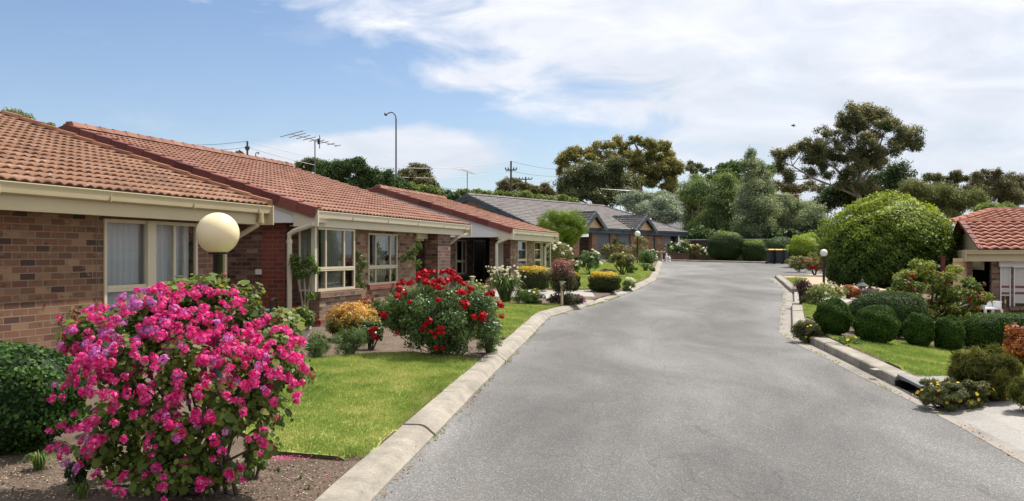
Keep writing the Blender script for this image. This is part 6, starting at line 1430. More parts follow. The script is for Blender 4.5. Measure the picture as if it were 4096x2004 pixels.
# wheelie bins
def make_bin(lid):
    root = bpy.data.objects.new('wheelie_bin', None); link(root)
    mb = MB()
    def ring(z, w_, d0, d1): return [(-w_, d0, z), (w_, d0, z), (w_, d1, z), (-w_, d1, z)]
    A, B = ring(.06, .22, -.24, .20), ring(.95, .29, -.34, .30)
    for k in range(4): mb.poly([A[k], A[(k+1) % 4], B[(k+1) % 4], B[k]])
    mb.poly(A); mb.box((-.31, -.37, .93), (.31, .33, .98)); mb.build('body', 'binbody', root, local=True)
    mb = MB(); pr = [(-.40, .97), (-.40, 1.0), (-.2, 1.055), (.1, 1.06), (.34, 1.02), (.36, .98)]; mb.extr(pr, -.32, .32); mb.build('lid', lid, root, local=True)
    mb = MB(); mb.tube([(-.28, .40, .96), (.28, .40, .96)], .018, 8); mb.build('handle', 'binbody', root, local=True)
    for s in (-1, 1): mb = MB(); mb.tube([(s*.25, .25, .1), (s*.31, .25, .1)], .1, 14); mb.build('wheel', 'black', root, local=True)
    return root
def put(root, x, Y, rz, label):
    c = Wp(x, 0, Y); root.location = (c.x, Y, ground(c.x, Y)-.02); root.rotation_euler = (0, 0, rz); tag(root, label, 'wheelie bin', 'wheelie bins at the road end')
bn = make_bin('binyellow'); put(bn, 1940, 63.2, R(4), 'left yellow lidded wheelie bin beside the clipped hedge')
b2_ = bn.copy(); COL.objects.link(b2_)
for ch in bn.children: cc_ = ch.copy(); COL.objects.link(cc_); cc_.parent = b2_
put(b2_, 1959.5, 62.8, R(-5), 'yellow lidded wheelie bin in the middle of the three')
bn3 = make_bin('bingreen'); put(bn3, 1979, 62.6, R(2), 'teal lidded wheelie bin half hidden by the round shrub')
# bench
def bench():
    Yb_ = 15.7; xl_, xr_ = Wp(632, 0, Yb_).x, Wp(683, 0, Yb_).x; zs = CAMZ-(779-HY)/F*Yb_; zb = ground(xl_, Yb_); root = thing('garden_bench', 'small bench with black metal ends and teal slats by the brick wall', 'bench', ((xl_+xr_)/2, Yb_, zb))
    mb = MB()
    for k in range(4): y = Yb_-.16+k*.11; mb.box((xl_, y, zs-.02), (xr_, y+.085, zs+.005))
    mb.build('seat', 'teal', root)
    for x in (xl_-.03, xr_+.03):
        mb = MB()
        for y in (Yb_-.18, Yb_+.25): mb.tube([(x, y, zb-.03), (x, y, zs+.17)], .014, 6)
        mb.tube([(x, Yb_-.18, zs+.17), (x, Yb_+.04, zs+.20), (x, Yb_+.25, zs+.17)], .016, 6); mb.tube([(x, Yb_-.18, zs-.03), (x, Yb_+.25, zs-.03)], .012, 6)
        for q in (-.1, .0, .1): mb.tube([(x, Yb_+q, zs-.03), (x, Yb_+q, zs+.18)], .006, 5)
        mb.build('end_frame', 'black', root)
    mb = MB()
    for k in range(2): mb.box((xl_, Yb_+.24, zs-.20-k*.06), (xr_, Yb_+.255, zs-.17-k*.06))
    mb.build('stretcher', 'black', root)
bench()
def patio():
    Y = 31.5; c = Wp(1170, 0, Y); z = ground(c.x, Y)-.05; zt = CAMZ-(692-HY)/F*Y; root = thing('patio_table', 'dark patio table standing in the porch of the third house', 'table', (c.x, Y, z))
    mb = MB(); mb.box((c.x-.35, Y-.3, zt-.04), (c.x+.35, Y+.3, zt)); mb.build('table_top', 'black', root)
    for sx_ in (-1, 1):
        for sy_ in (-1, 1): mb = MB(); mb.tube([(c.x+sx_*.3, Y+sy_*.25, z), (c.x+sx_*.2, Y+sy_*.2, zt-.04)], .018, 6); mb.build('leg', 'black', root)
    c = Wp(1158, 0, Y+.5); root = thing('patio_chair', 'grey patio chair behind the dark porch table', 'chair', (c.x, Y+.5, z))
    mb = MB(); mb.box((c.x-.2, Y+.3, z+.42), (c.x+.2, Y+.7, z+.45)); mb.build('seat', 'darkmetal', root)
    mb = MB()
    for q in range(5): mb.box((c.x-.19+q*.085, Y+.70, z+.45), (c.x-.15+q*.085, Y+.72, z+.92))
    mb.build('backrest', 'white', root)
    for sx_ in (-1, 1):
        for sy_ in (.32, .68): mb = MB(); mb.tube([(c.x+sx_*.18, Y+sy_, z), (c.x+sx_*.18, Y+sy_, z+.42)], .014, 6); mb.build('leg', 'darkmetal', root)
patio()
# pale garden chair cover by house 5
def whitechair():
    Y = 26.5; c = Wp(2487, 0, Y); z = ground(c.x, Y); root = thing('garden_chair', 'white plastic garden chair beside the brick pillar of the right house', 'chair', (c.x, Y, z)); w_ = .24
    mb = MB(); mb.box((c.x-w_, Y-w_, z+.40), (c.x+w_, Y+w_, z+.44)); mb.build('seat', 'white', root)
    mb = MB(); mb.poly([(c.x-w_, Y+w_, z+.44), (c.x+w_, Y+w_, z+.44), (c.x+w_*.9, Y+w_+.1, z+.82), (c.x+w_*.4, Y+w_+.1, z+.88), (c.x-w_*.4, Y+w_+.1, z+.88), (c.x-w_*.9, Y+w_+.1, z+.82)])
    for s in (-1, 1): mb.box((c.x+s*w_-.02, Y-w_, z+.60), (c.x+s*w_+.02, Y+w_, z+.64)); mb.poly([(c.x+s*w_, Y-w_, z+.44), (c.x+s*w_, Y+w_, z+.44), (c.x+s*w_, Y+w_, z+.62), (c.x+s*w_, Y-w_, z+.62)])
    mb.build('backrest', 'white', root)
    for sx_ in (-1, 1):
        for sy_ in (-1, 1): mb = MB(); mb.box((c.x+sx_*w_-.03, Y+sy_*w_-.03, z), (c.x+sx_*w_+.03, Y+sy_*w_+.03, z+.4)); mb.build('leg', 'white', root)
whitechair()

# ---- antennas, poles, wires, bird
def antenna(label, base, top, els, fr=None, r=.012, boom=(1, 0, 0), bl=1.6, tilt=.1, vert=True):
    root = thing('tv_antenna', label, 'antenna', tuple(base), 'roof antennas'); mb = MB(); mb.tube([base, top], r*1.4, 6); mb.build('mast', 'darkmetal', root)
    b = Vector(boom).normalized(); el = Vector((b.y, -b.x, 0)); mb = MB(); mb.tube([top-b*bl*.5+Vector((0, 0, -tilt)), top+b*bl*.5+Vector((0, 0, tilt))], r, 6); mb.build('boom', 'darkmetal', root)
    mb = MB()
    for t, L in els: p = top+b*bl*t+Vector((0, 0, tilt*2*t)); mb.tube([p-el*L*.5, p+el*L*.5], r*.85, 4)
    mb.build('elements', 'darkmetal', root)
    if vert: mb = MB(); mb.tube([top+b*.15+Vector((0, 0, -.25)), top+b*.15+Vector((0, 0, .15))], r, 5); mb.box(tuple(top+b*.12+Vector((-.03, -.02, -.12))), tuple(top+b*.12+Vector((.03, .02, .05)))); mb.build('bracket', 'black', root)
tp = Wp(792, 352, 27.0); bs = Vector((tp.x, tp.y, 4.3))
antenna('large tv antenna with long elements on the ridge of the second house', bs, tp, [(-.5, 1.7), (-.38, 1.2), (-.25, 1.0), (-.12, .9), (.0, .8), (.1, .7), (.2, .6), (.35, .5), (.5, .4)], boom=(.80, .60, 0), bl=1.5, tilt=-.12, r=.013)
tp = Wp(1175, 431, 61.0); bs = Vector((tp.x, tp.y, 5.9))
antenna('tv antenna on a thin mast at the slate roof peak', bs, tp, [(-.45, 1.6), (-.2, 1.3), (.1, 1.0), (.3, .8), (.5, .7)], boom=(.7, -.7, 0), bl=1.3, tilt=-.2, r=.022, vert=False)
tp = Wp(1560, 478, 84); bs = Vector((tp.x, tp.y, 6.0))
antenna('faint flat tv antenna behind the slate roof by the silver bush', bs, tp, [(-.4, 3.8), (-.1, 2.6), (.2, 1.8), (.45, 1.4)], boom=(.5, -.8, 0), bl=1.6, tilt=-.1, r=.02, vert=False)
def street_light(label, x, yt, yb, Y, arm, r):
    t = Wp(x, yt, Y); zb = ground(t.x, Y); root = thing('street_light', label, 'street light', (t.x, Y, zb), 'tall street lights'); s = Y/F; mb = MB()
    pts = [(t.x, Y, zb), (t.x, Y, t.z-abs(arm)*1.4*s)]+[(t.x+arm*s*(1-math.cos(a)), Y, t.z-abs(arm)*1.4*s+abs(arm)*1.4*s*math.sin(a)) for a in np.linspace(.3, 1.45, 6)]
    e = pts[-1]; pts.append((e[0]+arm*.8*s, Y, e[2]-abs(arm)*.25*s)); mb.tube(pts, [r*1.4, r]+[r*.8]*(len(pts)-2), 8); mb.build('pole', 'darkmetal', root)
    h = pts[-1]; mb = MB(); mb.tube([(h[0], Y, h[2]), (h[0]+arm*.25*s, Y, h[2]-.05), (h[0]+arm*.6*s, Y, h[2]-.1)], [r, r*2.6, r*1.4], 8); mb.build('lamp_head', 'darkmetal', root)
street_light('tall curved street light above the roofs left of centre', 996, 282, 445, 75, -13, .065)
street_light('small distant street light beside the left power pole', 643, 383, 410, 100, 3.5, .06)
def pole(label, x, yt, Y, arms, r=.12, ins=True):
    t = Wp(x, yt, Y); zb = ground(t.x, Y); root = thing('power_pole', label, 'power pole', (t.x, Y, zb), 'power poles'); mb = MB(); mb.tube([(t.x, Y, zb), (t.x, Y, t.z)], [r*1.2, r*.8], 8); mb.build('pole', 'wood', root); tops = []
    for dy, L in arms:
        z = t.z-dy; mb = MB(); mb.box((t.x-L/2, Y-.06, z-.06), (t.x+L/2, Y+.06, z+.06))
        for q in (-.5, -.25, .25, .5): mb.lathe([(.05, 0), (.07, .1), (.03, .2), (0, .25)], (t.x+L*q, Y, z+.06), 6); tops.append(Vector((t.x+L*q, Y, z+.3)))
        mb.build('cross_arm', 'wood', root)
    return t, tops
tA, A_ = pole('nearer power pole with two cross arms above the slate roof', 1285, 405, 90, [(.9, 1.1), (3.3, 2.0)], .11)
tB, B_ = pole('smaller power pole just right of the nearer one', 1322, 445, 115, [(.3, 1.6), (1.6, 1.4)], .12)
tC, C_ = pole('dark power pole at the left beyond the second roof', 622, 355, 75, [(.7, .3)], .10)
tD, D_ = pole('power pole with cross arms between the eucalypt and the birch trees', 1788, 420, 120, [(.3, 2.6), (1.6, 2.0)], .13)
def wire(label, a, b, sag, r=.018):
    mb = MB(); pts = [a.lerp(b, t)-Vector((0, 0, sag*4*t*(1-t))) for t in np.linspace(0, 1, 24)]; mb.tube(pts, r, 4); tag(mb.build('power_line', 'darkmetal', loc=tuple(a)), label, 'power line', 'overhead power lines')
tE = Wp(380, 357, 85); tE2 = Wp(440, 368, 85)
wire('topmost power line running left from the left power pole', tC, tE, .3); wire('lower power line running left from the left power pole', tC-Vector((0, 0, .5)), tE2, .3)
wire('highest power line sagging between the left pole and the slate roof pole', tC, tA, 1.4); wire('second power line sagging between the left pole and the slate roof pole', tC-Vector((0, 0, .5)), tA-Vector((0, 0, 1.0)), 1.5)
wire('power line from the slate roof pole to the right behind the eucalypt', tA, Wp(1500, 418, 110), .6); wire('lower power line from the slate roof pole toward the eucalypt', tA-Vector((0, 0, 1.0)), Wp(1500, 430, 110), .6)
wire('low power line running from the slate roof pole left past the brown tree', tA-Vector((0, 0, 3.2)), Wp(1000, 452, 90), .3); wire('lowest power line running left from the slate roof pole', tA-Vector((0, 0, 3.4)), Wp(1040, 470, 90), .3)
wire('power line between the two poles above the slate roof', tA-Vector((0, 0, 3.1)), tB-Vector((0, 0, .5)), .2)
wire('power line right of the smaller pole toward the big eucalypt', tB-Vector((0, 0, .4)), Wp(1450, 446, 118), .3)
wire('power line over the birch trees from the far cross arm pole', tD-Vector((0, 0, .2)), Wp(1690, 412, 125), .3)
def bird():
    c = Wp(1994, 316, 60); root = thing('flying_bird', 'small brown bird flying high left of the tall gum tree', 'bird', tuple(c))
    mb = MB(); mb.tube([c+Vector((-.13, 0, .0)), c+Vector((-.07, 0, .02)), c+Vector((.03, 0, 0)), c+Vector((.12, 0, -.02)), c+Vector((.2, 0, -.02))], [.012, .045, .055, .03, .012], 8)
    for s in (-1, 1):
        mb.poly([c+Vector((-.06, 0, .02)), c+Vector((.07, 0, .02)), c+Vector((.10, s*.20, .05+.0)), c+Vector((.02, s*.34, .03))]); mb.poly([c+Vector((-.06, 0, .025)), c+Vector((-.05, s*.2, .06)), c+Vector((.02, s*.34, .035)), c+Vector((.07, 0, .025))])
    mb.poly([c+Vector((-.02, -.03, 0)), c+Vector((.05, .03, 0)), c+Vector((.06, .0, -.14))]); mb.build('body', mat('bird_brown', (.10, .08, .06), .8), root)
bird()

# ------------------------------------------------------------------ trees beyond the houses
def big_tree(name, label, Y, clumps, m, trunks, n=26000, leaf=.22, asp=.5, sub=9, seed=1, tipz=None, conv=None, depth=1.6, bark='bark', shell=.1, droop=0, group=None, gapr=.55, cat='tree', limbs=True, rs=1.12):
    """clumps (x,y,rx,ry) measured in the photo; each split in smaller leaf clumps at random depth"""
    rng = np.random.default_rng(seed); cv = conv or (lambda a, b: (a, b))
    s = 1.0 if conv is None else conv(1, 0)[0]-conv(0, 0)[0]
    tx, ty = cv(trunks[0][0][0], trunks[0][0][1]); bX = Wp(tx, 0, Y).x; zb = ground(bX, min(Y, 69))
    root = thing(name, label, cat, (bX, Y, zb), group); C = []; RR = []; M0 = []
    for x, y, rx, ry in clumps:
        px_, py_ = cv(x, y); rx *= s/F*Y*rs; ry *= s/F*Y*rs; c0 = np.array(Wp(px_, py_, Y+rng.uniform(-depth, depth))); M0.append(c0)
        for k in range(sub):
            d = dirs(1, rng)[0]*rng.random()**.4; C.append(c0+d*np.array((rx, (rx+ry)*.5, ry))*(1-gapr*.45)); q = min(rx, ry)*gapr*rng.uniform(.85, 1.35); RR.append((q*1.15, q*1.15, q*.85))
    C = np.array(C); RR = np.array(RR); P, dd, idx = clump_pts(C, RR, n, rng, shell); P = P+rng.normal(0, leaf*.45, P.shape)
    N = nrm(dd*.7+rng.normal(0, .5, P.shape)+np.array((0, 0, .25))); ct = rng.uniform(-.22, .22, len(C)); tip = None
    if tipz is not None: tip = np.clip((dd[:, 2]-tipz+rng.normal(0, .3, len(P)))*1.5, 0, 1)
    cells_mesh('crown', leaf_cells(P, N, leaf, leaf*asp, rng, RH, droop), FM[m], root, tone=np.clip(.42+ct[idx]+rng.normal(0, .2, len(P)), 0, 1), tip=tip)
    mb = MB(); w0 = lambda x, y, dy=0: Wp(*cv(x, y), Y+dy); allp = []
    for ti, tr in enumerate(trunks):
        pts = [w0(a, b) for a, b, r in tr]; rs = [r for a, b, r in tr]
        if ti == 0: pts = [Vector((pts[0].x, Y, zb-.2))]+pts; rs = [rs[0]*1.15]+rs
        mb.tube(pts, rs, 8); allp += pts[1:]
    if limbs:
        for c0 in M0:
            c0 = Vector(c0); near = sorted(allp, key=lambda p: (p-c0).length+(3 if p.z > c0.z else 0))[0]; mid = near.lerp(c0, .55)+Vector((0, 0, -.15)); mb.tube([near, mid, c0], [.07*leaf/.22, .05*leaf/.22, .025], 5)
    mb.build('trunk', bark, root); return root
cB = lambda x, y: ((3000+x/2.35)/K, (400+y/2.35)/K)
EB = [(950, 130, 80, 90), (860, 220, 80, 70), (1110, 110, 90, 95), (1210, 130, 90, 105), (1280, 220, 90, 70), (1000, 190, 70, 60), (730, 310, 120, 55), (1470, 290, 100, 75), (1430, 400, 120, 85), (1560, 430, 60, 80), (1360, 470, 100, 60), (1330, 240, 60, 60), (370, 490, 80, 65), (270, 540, 70, 65), (290, 640, 60, 80), (360, 730, 60, 60), (520, 430, 55, 55), (560, 500, 95, 95), (650, 420, 90, 60), (700, 520, 100, 90), (640, 600, 90, 55), (880, 390, 100, 65), (1100, 390, 100, 75), (960, 480, 100, 70), (1080, 520, 110, 80), (850, 560, 90, 60), (1150, 600, 100, 80), (960, 660, 80, 70), (570, 680, 70, 50), (740, 690, 80, 45), (1120, 800, 80, 70), (1190, 480, 80, 60), (1230, 590, 70, 60), (1040, 620, 80, 60), (900, 760, 80, 60), (620, 500, 80, 70), (1060, 250, 70, 60), (930, 300, 80, 60), (1180, 330, 70, 60)]
big_tree('eucalyptus_tree', 'tallest gum tree with pale open branches behind the round tree', 100, EB, 'euc', [[(1030, 1000, .34), (1020, 850, .28), (1035, 700, .22), (1020, 560, .17), (1010, 380, .12), (985, 300, .08)], [(1000, 880, .20), (880, 720, .16), (780, 620, .12), (700, 590, .08)], [(1000, 900, .12), (760, 800, .11), (600, 740, .11), (480, 670, .09), (400, 620, .06)], [(1040, 780, .2), (1110, 680, .16), (1200, 560, .13), (1330, 490, .10), (1400, 420, .07)], [(1020, 400, .12), (1080, 300, .09), (1120, 220, .06)], [(1150, 620, .12), (1220, 440, .09), (1250, 330, .05)]], n=105000, leaf=.19, conv=cB, seed=301, tipz=.35, bark='barkpale', sub=11, gapr=.48, rs=1.32)
big_tree('dark_tree', 'dense dark green tree around the foot of the tallest gum', 106, [(880, 850, 190, 110), (1000, 960, 220, 110), (1250, 760, 170, 130), (1400, 680, 180, 100), (1200, 900, 220, 120), (1320, 800, 160, 120), (1000, 830, 130, 90), (760, 930, 150, 90), (680, 1000, 150, 80), (800, 860, 110, 70)], 'dkgreen', [[(1150, 980, .4), (1180, 800, .3)]], n=34000, leaf=.26, conv=cB, seed=302, sub=16)
big_tree('pepper_tree', 'pale olive weeping tree left of the right house roof', 80, [(1500, 830, 110, 70), (1600, 850, 120, 70), (1750, 900, 160, 90), (1900, 880, 150, 80), (2050, 920, 150, 80), (1650, 980, 160, 90), (1900, 1010, 170, 90), (2120, 970, 100, 60), (1480, 880, 90, 50), (1800, 1080, 160, 80)], 'pepper', [[(1800, 1100, .3), (1800, 950, .22)]], n=42000, leaf=.24, asp=.25, conv=cB, seed=303, sub=14, droop=2.0, rs=1.3)
big_tree('pepper_tree', 'low pale feathery tree directly above the right house roof', 60, [(2180, 1030, 90, 45), (2280, 1020, 110, 50), (2400, 1030, 100, 50), (2250, 1080, 120, 50)], 'ltgreen', [[(2280, 1150, .2), (2280, 1050, .15)]], n=14000, leaf=.2, asp=.25, conv=cB, seed=304, sub=12, droop=1.2)
big_tree('gum_tree', 'distant sparse gum tree with thin crown right of the tallest gum', 130, [(1690, 740, 60, 50), (1760, 750, 60, 45), (1850, 760, 60, 40), (1930, 700, 60, 40), (1960, 740, 50, 40), (2030, 740, 30, 30), (1800, 800, 80, 40)], 'euc', [[(1850, 950, .25), (1850, 800, .2)]], n=9000, leaf=.26, conv=cB, seed=305, sub=8, tipz=.5)
big_tree('gum_tree', 'far brown green gum tree at the right edge of the skyline', 125, [(2130, 720, 60, 35), (2220, 690, 40, 30), (2330, 680, 60, 30), (2350, 740, 110, 50), (2200, 780, 130, 60), (2440, 740, 90, 50), (2500, 800, 90, 60), (2350, 830, 150, 70), (2500, 900, 130, 70), (2200, 860, 140, 60), (2400, 940, 160, 60), (2570, 780, 60, 60)], 'brnt', [[(2350, 1000, .3), (2350, 820, .25)]], n=30000, leaf=.26, conv=cB, seed=306, sub=12, tipz=None, rs=1.35)
cA = lambda x, y: ((2150+x/2.576)/K, (550+y/2.576)/K)
EA = [(330, 160, 90, 60), (260, 230, 60, 65), (230, 350, 35, 50), (440, 140, 80, 50), (560, 130, 80, 50), (700, 80, 110, 52), (850, 60, 100, 58), (1000, 30, 110, 45), (1150, 60, 100, 55), (1240, 100, 80, 60), (640, 180, 90, 45), (900, 130, 70, 50), (1290, 90, 60, 60), (960, 190, 90, 45), (1060, 180, 80, 55), (1100, 240, 100, 55), (1250, 210, 60, 45), (1350, 200, 90, 65), (1400, 280, 80, 70), (1130, 320, 110, 60), (1280, 330, 90, 65), (1200, 400, 100, 65), (980, 300, 60, 35), (1370, 390, 90, 65), (1440, 330, 60, 60), (1050, 250, 80, 55), (1390, 480, 70, 60), (1320, 520, 80, 50), (1150, 470, 80, 50), (620, 230, 90, 45), (760, 190, 90, 55), (520, 215, 70, 45), (870, 210, 80, 50), (980, 250, 70, 50), (380, 210, 60, 40), (300, 290, 40, 40), (1180, 180, 60, 45), (1310, 290, 70, 50), (1010, 380, 90, 50)]
big_tree('eucalyptus_tree', 'wide golden brown gum tree above the right half of the slate roof', 98, EA, 'euc2', [[(1050, 640, .4), (1050, 480, .32), (1080, 300, .22), (1050, 150, .14), (1000, 60, .08)], [(1050, 500, .25), (800, 350, .18), (560, 280, .14), (400, 260, .10), (300, 200, .06)], [(1080, 380, .2), (1250, 260, .13), (1350, 150, .07)], [(1060, 450, .2), (1200, 420, .14), (1330, 350, .08)]], n=80000, leaf=.19, conv=cA, seed=311, tipz=.25, bark='barkpale', sub=10, gapr=.52, rs=1.28)
big_tree('dense_tree', 'dense dark olive tree in front of the wide golden gum', 90, [(420, 380, 170, 110), (560, 330, 130, 80), (820, 280, 130, 80), (330, 480, 140, 110), (600, 380, 170, 110), (760, 330, 140, 110), (560, 540, 220, 130), (800, 480, 200, 130), (950, 480, 140, 110), (400, 600, 170, 90), (700, 620, 200, 90), (880, 600, 170, 90), (300, 560, 90, 80)], 'euc', [[(600, 720, .4), (600, 550, .3)]], n=62000, leaf=.22, conv=cA, seed=312, tipz=.8, sub=18)
big_tree('silver_bush', 'rounded silvery leaved tree behind the right end of the slate roof', 84, [(900, 640, 90, 60), (1020, 610, 120, 70), (1150, 600, 130, 60), (1270, 620, 120, 70), (1350, 700, 110, 80), (1200, 720, 200, 100), (1050, 700, 150, 80), (1400, 780, 80, 80), (1300, 820, 150, 80)], 'silver', [[(1200, 900, .25), (1200, 750, .2)]], n=40000, leaf=.20, asp=.35, conv=cA, seed=313, sub=14)
big_tree('gum_tree', 'small flat topped far gum behind the far cross arm pole', 140, [(1590, 280, 60, 30), (1660, 300, 60, 30), (1620, 340, 80, 35), (1720, 340, 50, 25), (1560, 320, 40, 30)], 'euc', [[(1640, 480, .25), (1640, 340, .18)]], n=6000, leaf=.28, conv=cA, seed=314, sub=8)
big_tree('green_tree', 'fresh green tree top just left of the tall birch', 96, [(1930, 320, 60, 50), (1990, 290, 50, 40), (1880, 380, 60, 50), (1960, 380, 90, 60), (2030, 330, 50, 50), (1800, 420, 60, 40), (2380, 340, 50, 60), (2100, 300, 60, 50), (2000, 450, 120, 70)], 'green', [[(1980, 600, .25), (1980, 400, .2)]], n=16000, leaf=.24, conv=cA, seed=315, sub=10)
BR = [('weeping_birch', 'leftmost weeping birch right of the silver bush', [(1620, 440, 80, 60), (1560, 560, 90, 90), (1680, 520, 100, 90), (1600, 700, 120, 110), (1720, 680, 110, 110), (1620, 860, 130, 110), (1720, 880, 110, 110), (1560, 960, 80, 80), (1680, 1000, 90, 70)], (1650, 1000), 'birch', 86, 30000),
      ('weeping_birch', 'middle weeping birch with trailing green branches', [(1850, 460, 80, 60), (1950, 420, 80, 60), (1880, 600, 110, 110), (1990, 560, 100, 110), (1850, 760, 120, 120), (1980, 740, 120, 120), (1880, 920, 130, 100), (2010, 920, 120, 100)], (1930, 1000), 'birch', 84, 34000),
      ('tall_birch', 'tallest pointed birch rising above the other birches', [(2200, 160, 35, 50), (2190, 230, 55, 60), (2180, 310, 75, 70), (2290, 290, 50, 50), (2200, 420, 100, 90), (2310, 400, 80, 80), (2180, 560, 120, 110), (2300, 540, 110, 110), (2200, 720, 130, 120), (2330, 700, 110, 110), (2180, 880, 130, 110), (2300, 880, 120, 100), (2240, 980, 120, 60), (2390, 560, 60, 80)], (2260, 1020), 'olive', 80, 52000),
      ('grey_tree', 'grey green bushy tree right of the tall birch', [(2450, 700, 90, 80), (2560, 660, 90, 70), (2660, 690, 90, 60), (2760, 740, 90, 70), (2480, 840, 110, 100), (2620, 820, 120, 100), (2760, 860, 110, 90), (2540, 950, 130, 70), (2700, 960, 120, 70), (2400, 780, 80, 100), (2860, 790, 90, 70), (2900, 880, 110, 80), (2850, 960, 120, 70), (2960, 960, 110, 70), (2800, 700, 70, 40)], (2600, 1000), 'olive', 82, 40000)]
for i, (nm, lab, cl, tb, m_, Y_, n_) in enumerate(BR):
    big_tree(nm, lab, Y_, cl, m_, [[(tb[0], tb[1]+40, .22), (tb[0], tb[1]-120, .17), (tb[0]+10, tb[1]-400, .08)], [(tb[0]-20, tb[1], .1), (tb[0]-60, tb[1]-260, .06)], [(tb[0]+20, tb[1], .1), (tb[0]+50, tb[1]-280, .06)]], n=n_, leaf=.19, asp=.35, conv=cA, seed=320+i, sub=14, bark='barkpale', droop=1.4 if 'weeping' in nm else .5, limbs=False, tipz=None, rs=1.3)
big_tree('shade_hedge', 'dark evergreen mass under the birches behind the clipped hedges', 79, [(1560, 1030, 120, 60), (1700, 1010, 120, 70), (1950, 1020, 160, 60), (2150, 1040, 160, 60), (2400, 1010, 160, 70), (2600, 1030, 160, 70), (2800, 1000, 120, 80), (2900, 1040, 160, 80)], 'dkgreen', [[(2200, 1150, .3), (2200, 1050, .2)]], n=26000, leaf=.24, conv=cA, seed=330, sub=14, limbs=False)
fw_ = big_tree('far_wood', 'low far green wood closing the skyline behind the right side trees', 150, [(x, 830+28*math.sin(x*.02)+18*math.sin(x*.053), 90, 45) for x in range(250, 2700, 85)], 'brnt', [[(1400, 980, .3), (1400, 860, .2)]], n=34000, leaf=.32, conv=cB, seed=331, sub=10, limbs=False, rs=1.2)
fw_['kind'] = 'stuff'
# left and centre skyline, coordinates of crop 7 (1.84x from 1000,400)
cS = lambda x, y: ((1000+x/1.84)/K, (400+y/1.84)/K)
big_tree('pine_tree', 'broad dark green clumpy tree behind the second house ridge', 72, [(580, 520, 90, 60), (700, 500, 110, 60), (800, 490, 100, 50), (620, 600, 110, 60), (760, 610, 130, 60), (880, 540, 100, 60), (970, 560, 80, 50), (950, 620, 120, 50), (1050, 610, 80, 50), (850, 650, 150, 40), (1120, 640, 70, 40)], 'pine', [[(800, 780, .4), (800, 640, .3)]], n=44000, leaf=.20, conv=cS, seed=341, sub=14, gapr=.46)
big_tree('gum_tree', 'small open gum tree at the left side of the broad dark tree', 95, [(400, 460, 60, 30), (370, 490, 35, 30), (460, 470, 60, 40), (540, 470, 60, 30), (500, 510, 60, 40), (420, 510, 40, 30)], 'euc', [[(440, 640, .25), (440, 560, .2), (430, 500, .12)]], n=9000, leaf=.22, conv=cS, seed=342, sub=8)
big_tree('brown_tree', 'brown green tree right of the tall street light', 85, [(1220, 520, 90, 50), (1150, 560, 60, 50), (1290, 560, 70, 60), (1230, 600, 120, 60), (1330, 630, 50, 40), (1180, 640, 80, 40)], 'brnt', [[(1240, 760, .3), (1240, 620, .22)]], n=20000, leaf=.22, conv=cS, seed=343, sub=12, tipz=None)
LG = [('light green bushy tree below the brown tree', [(1140, 640, 70, 40), (1220, 670, 80, 35), (1300, 670, 90, 35), (1370, 690, 60, 30)]), ('dark green low tree left of the slate roof peak', [(1430, 710, 70, 35), (1500, 720, 60, 30), (1380, 730, 80, 30)]), ('light green tree row above the left part of the slate roof', [(1560, 690, 70, 22), (1660, 690, 80, 22), (1740, 700, 60, 22)]), ('light green trees above the middle of the slate roof', [(1830, 700, 70, 28), (1930, 705, 70, 25), (2030, 710, 80, 30), (2120, 725, 70, 25), (2220, 735, 70, 25)]), ('pale shrub top left of the dense dark olive tree', [(2280, 730, 50, 30), (2370, 750, 50, 22)])]
for i, (lab, cl) in enumerate(LG):
    big_tree('bushy_tree', lab, 76+i*1.5, cl, 'dkgreen' if i == 1 else 'ltgreen', [[(cl[0][0]+30, cl[0][1]+60, .2), (cl[0][0]+30, cl[0][1]+10, .15)]], n=11000, leaf=.20, conv=cS, seed=350+i, sub=14, group='low bushy trees behind the roofs')
big_tree('gum_tree', 'small gum tree around the foot of the nearer power pole', 105, [(1870, 630, 50, 35), (1930, 610, 60, 40), (1840, 670, 40, 25), (1960, 650, 50, 35), (2020, 640, 40, 30), (1900, 670, 70, 30)], 'brnt', [[(1930, 780, .25), (1930, 660, .2)]], n=10000, leaf=.25, conv=cS, seed=361, sub=10)
big_tree('gum_tree', 'low rounded gum tree right of the smaller power pole', 110, [(2080, 660, 50, 35), (2150, 655, 60, 35), (2210, 680, 40, 30), (2130, 690, 90, 30)], 'brnt', [[(2140, 780, .25), (2140, 690, .2)]], n=9000, leaf=.25, conv=cS, seed=362, sub=10)
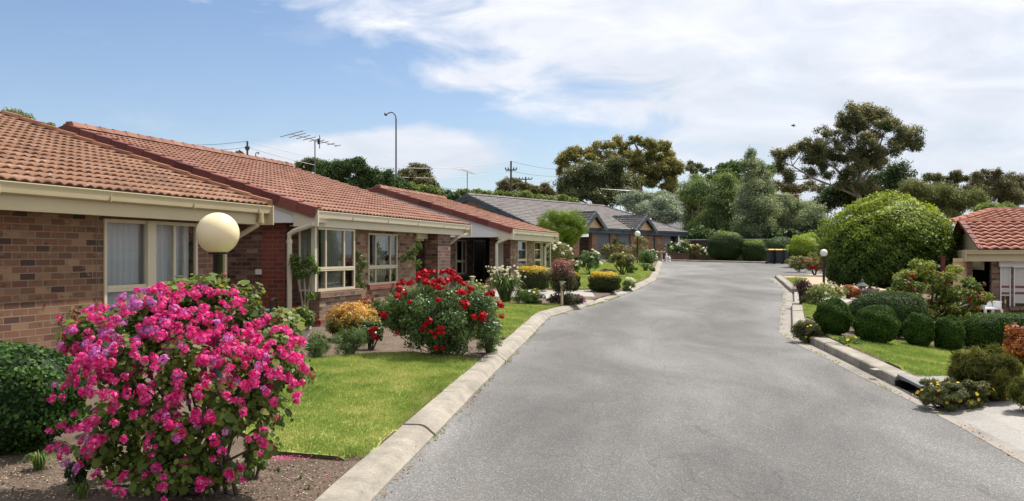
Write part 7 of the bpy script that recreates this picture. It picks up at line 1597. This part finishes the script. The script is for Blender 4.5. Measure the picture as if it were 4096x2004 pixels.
big_tree('small_conifer', 'small dark conifer tip beyond the second roof beside the left power pole', 75, [(604, 392, 10, 9), (605, 401, 12, 7), (615, 405, 20, 5)], 'dkgreen', [[(604, 440, .15), (604, 400, .1)]], n=2500, leaf=.16, seed=363, sub=8)
cL = lambda x, y: (x/2.342/K, (420+y/2.342)/K)
big_tree('gum_tree', 'dusty green tree top above the nearest roof at the left edge', 45, [(70, 85, 50, 35), (150, 90, 60, 40), (220, 130, 60, 40), (280, 150, 30, 35), (150, 150, 110, 40)], 'olive', [[(150, 320, .2), (150, 160, .15)]], n=9000, leaf=.13, conv=cL, seed=364, sub=10)
big_tree('gum_tree', 'small round tree top peeping between the two nearest roofs', 48, [(410, 200, 35, 20), (460, 205, 45, 28), (440, 230, 60, 25)], 'olive', [[(450, 400, .2), (450, 230, .15)]], n=5000, leaf=.13, conv=cL, seed=365, sub=10)

# glimpsed far houses
def far_house(label, x0, x1, yr, ye, Y, roofm='tile2', wallm='white'):
    a, b = Wp(x0, 0, Y).x, Wp(x1, 0, Y).x; zr, ze = CAMZ-(yr-HY)/F*Y, CAMZ-(ye-HY)/F*Y; root = thing('far_house', label, 'house', ((a+b)/2, Y, 1.4), 'houses glimpsed between far trees')
    mb = MB(); mb.poly([(a-.5, Y-.5, ze), (b+.5, Y-.5, ze), (b-2, Y+5, zr), (a+2, Y+5, zr)]); mb.poly([(b+.5, Y-.5, ze), (b+.5, Y+10.5, ze), (b-2, Y+5, zr)]); mb.poly([(a-.5, Y-.5, ze), (a-.5, Y+10.5, ze), (a+2, Y+5, zr)]); mb.poly([(a-.5, Y+10.5, ze), (b+.5, Y+10.5, ze), (b-2, Y+5, zr), (a+2, Y+5, zr)]); mb.build('roof', roofm, root)
    mb = MB(); mb.box((a, Y, 1.2), (b, Y+10, ze)); mb.build('wall', wallm, root)
    mb = MB(); mb.box(((a+b)/2-.8, Y-.03, ze-1.6), ((a+b)/2+.8, Y-.005, ze-.5)); mb.build('window', 'glassdk', root)
far_house('far white walled house with red roof glimpsed left of the birches', 1680, 1745, 470, 484, 128)
far_house('far house with brown red roof glimpsed between birch and tall gum', 1950, 2010, 482, 490, 132, 'brick4', 'brick4')
